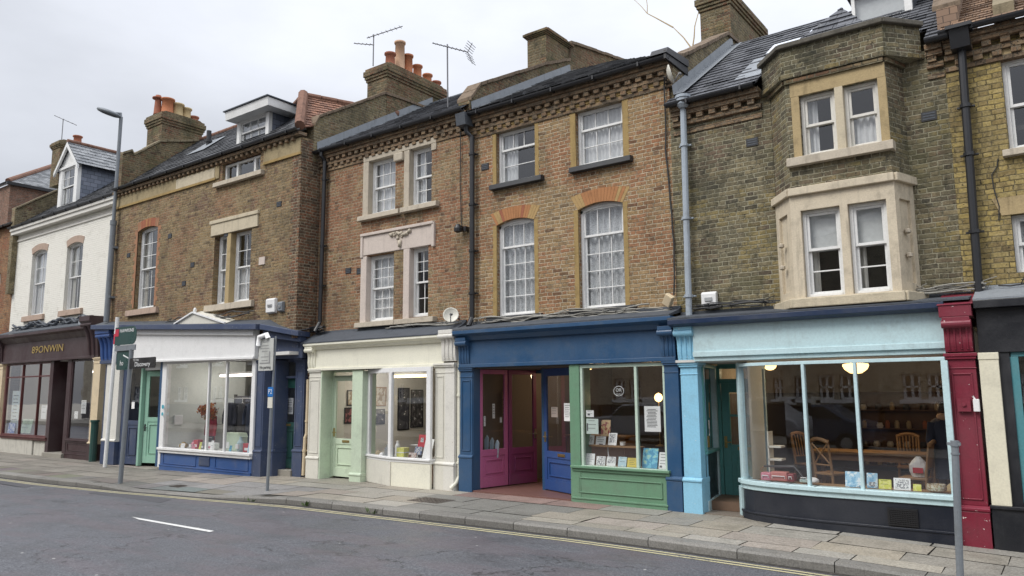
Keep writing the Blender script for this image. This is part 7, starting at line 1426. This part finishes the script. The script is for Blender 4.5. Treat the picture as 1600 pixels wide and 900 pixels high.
# --- navy and white shop (B)
garment('dark coat with pale edging hanging in the navy and white shop',-20.05,1.15,1.72,1.2,dk); garment('second dark coat hanging right of the pale edged coat',-19.55,1.2,1.70,1.25,dk2); garment('dark blue coat nearest the right edge of the navy and white shop window',-19.05,1.15,1.72,1.2,plain('blue_black_cloth',(.02,.03,.06),.9))
garment('deep red dress hanging behind the dried flowers',-20.35,.75,1.40,.85,plain('deep_red_cloth',(.28,.03,.05),.85),.18)
mb=MB(); mb.tube([(-20.85,1.15,1.84),(-18.4,1.15,1.84)],.014,8); tag(mb.build('clothes_rail',M['steel'],at=(-19.6,1.15,1.84)),'steel rail from which the coats hang in the navy and white shop','rail')
for k,(a,b,h,mt,lb) in enumerate([(-20.30,-20.12,.14,PAPER,'white folded card between the brass tin and the pink box'),(-19.40,-19.30,.20,m_yg,'narrow yellow green card right of the dark mug'),(-18.86,-18.74,.26,PAPER,'upright white card against the first mullion'),(-17.98,-17.88,.16,m_teal,'small blue card right of the green house shaped box'),(-17.18,-16.95,.26,m_sky,'blue picture card at the right end of the navy and white shop window'),(-19.75,-19.60,.12,m_pinkc,'low pink card in front of the flower stem')]):
    leaf('greeting_card','card',lb,a,b,.475,.475+h,-.2,mt,.2,.008,2)
t=thing('dark_backdrop','dark panel added behind the hanging coats in the navy and white shop','screen',(-19.4,1.45,.0)); mb=MB(); mb.box(-20.3,-18.3,1.42,1.46,.1,1.9); mb.build('panel',dk,t)  # panel added so this side of the window looks dark
for a in (-20.28,-18.35): mb=MB(); mb.box(a,a+.05,1.40,1.48,0,1.95); mb.build('post',M['black'],t)
t=thing('dried_flowers','bunch of orange and rust dried flowers on a tall thin stem','flowers',(-19.55,.15,.49)); mb=MB(); mb.tube([(-19.58,.15,.5),(-19.60,.15,1.35)],.012,6); mb.lathe(-19.58,.15,[(.07,.49),(.07,.51),(.02,.53)],10); mb.build('stem',M['black'],t)
rf_=random.Random(9); mb=MB()
for i in range(420):
    d=Vector((rf_.gauss(0,1),rf_.gauss(0,1),rf_.gauss(0,1))).normalized(); p=Vector((-19.58,.15,1.50))+Vector((d.x*.42,d.y*.2,d.z*.26))*rf_.uniform(.3,1); s=rf_.uniform(.02,.045); u=d.orthogonal().normalized(); v_=d.cross(u); mb.mi=rf_.choice([0,0,1,2,3]); mb.add([p-u*s,p-v_*s*.7,p+u*s,p+v_*s*.7+d*s],[(0,1,2,3)])
mb.build('blooms',[plain('rust_petal',(.42,.12,.05),.8),plain('orange_petal',(.55,.25,.08),.8),plain('dark_petal',(.16,.04,.03),.8),plain('dry_leaf',(.22,.20,.10),.8)],t)
mb=MB(); mb.box(-20.92,-20.86,-.10,.16,1.10,1.38); tag(mb.build('wall_box',M['whitew'],at=(-20.9,.0,1.1),bevel=.02),'white plastic box on the pale wall inside the navy and white shop','box')
for k,(a,b,h,mt,lb,y) in enumerate([(-20.62,-20.36,.16,M['brass'],'brass teapot like tin at the left of the navy and white shop window',.0),(-20.05,-19.9,.22,m_pinkc,'pink bottle shaped box by the flower stem',.0),(-19.86,-19.66,.24,m_red,'red and white tin under the dried flowers',-.02),(-19.62,-19.42,.17,M['lead'],'dark mug right of the red tin',.02),(-19.28,-18.85,.18,PAPER,'white box left of the first mullion',-.02),(-18.70,-17.95,.46,M['pgreen'],'large pale green house shaped box in the navy and white shop window',.08),(-17.86,-17.66,.38,M['pblue'],'pale blue bottle right of the green house shaped box',.0),(-17.55,-17.2,.22,m_red,'red and white box at the right of the navy and white shop window',-.02)]):
    t=thing('gift_box',lb,'box',((a+b)/2,y,.475)); mb=MB(); z=.475
    if k in (0,6,1): mb.lathe((a+b)/2,y,[((b-a)*.35,z),((b-a)*.5,z+h*.2),((b-a)*.48,z+h*.6),((b-a)*.2,z+h*.8),((b-a)*.2,z+h)],14)
    elif k==5: mb.prism_y([(a,z),(b,z),(b,z+h*.75),(b+.03,z+h*.75),(b-.05,z+h),(a+.05,z+h),(a-.03,z+h*.75),(a,z+h*.75)],y,y+.25)
    else: mb.box(a,b,y-.05,y+.1,z,z+h)
    mb.build('case',mt,t,bevel=.006); mb=MB(); mb.box(a+(b-a)*.2,b-(b-a)*.2,y-.056-(.06 if k in(0,1,6) else 0),y-.05,z+h*.2,z+h*.5) if k!=5 else mb.box(a+.1,a+.3,y-.008,y,z+.05,z+.22); mb.build('print',PAPER if k not in (4,) else m_pinkc,t)
leaf('notice','notice','small black framed card behind the dried flowers',-19.9,-19.55,.48,.80,.3,M['black'],.1,.02,2,inkm=M['ink'])
mb=MB(); mb.lathe(0,0,[(.001,0),(.06,0),(.06,.002),(.001,.002)],14,M=Matrix.Translation((-20.80,-.50,1.62))@Matrix.Rotation(R(90),4,'X')); mb.lathe(0,0,[(.001,0),(.05,0),(.05,.002),(.001,.002)],14,M=Matrix.Translation((-20.81,-.50,1.42))@Matrix.Rotation(R(90),4,'X')); tag(mb.build('window_sticker',plain('teal_sticker',(.05,.35,.45),.5),at=(-20.8,-.5,1.5)),'teal round stickers on the white window frame','sticker')
leaf('notice','notice','white notice in the navy glazed panel beside the mint door',-22.95,-22.78,1.55,1.75,-.30,PAPER,0,.003,1)
leaf('notice','notice','white notice inside the glass of the dark green door',-16.2,-15.95,1.45,1.85,.24,PAPER,0,.003,5,pic=(.1,.9,.1,.4))
# --- brown shop (A)
leaf('poster','poster','tall pale blue map hanging at the left of the brown shop window',-33.10,-32.40,.75,2.15,.20,m_map,.0,.004,8); leaf('poster','poster','pale green poster low in the brown shop window',-32.2,-31.3,.58,1.1,.22,m_green,.15,.01,3); leaf('poster','poster','blue and white leaflet under the map in the brown shop window',-33.1,-32.5,.56,.95,.12,pic_mat('blue_leaflet_print',[(.12,.2,.5),(.6,.65,.75),(.2,.3,.6)],8,3),.1,.01)
leaf('notice','notice','white sheet in the middle of the brown shop window',-31.2,-30.75,1.1,1.6,.5,PAPER,.0,.004,2); leaf('notice','notice','white card behind the second pane of the brown shop window',-30.6,-30.1,1.45,1.62,.4,PAPER,0,.004,1)
leaf('notice','notice','white notice on the glass of the dark brown door',-28.85,-28.50,1.78,2.22,.58,PAPER,0,.004,7); leaf('notice','notice','white notice high in the right pane of the brown shop',-27.15,-26.80,1.35,1.80,.12,PAPER,0,.004,3); leaf('notice','notice','smaller white notice left of the other one in the right pane of the brown shop',-27.62,-27.36,1.18,1.42,.12,PAPER,0,.004,2)
t=thing('shop_table','grey table standing behind the second pane of the brown shop window','table',(-30.4,1.2,0)); mb=MB(); mb.box(-31,-29.6,.9,1.5,1.25,1.32); mb.build('tabletop',M['greyp'],t)
for a in (-30.95,-29.7): mb=MB(); mb.box(a,a+.06,.95,1.45,0,1.25); mb.build('leg',M['lead_dark'],t)
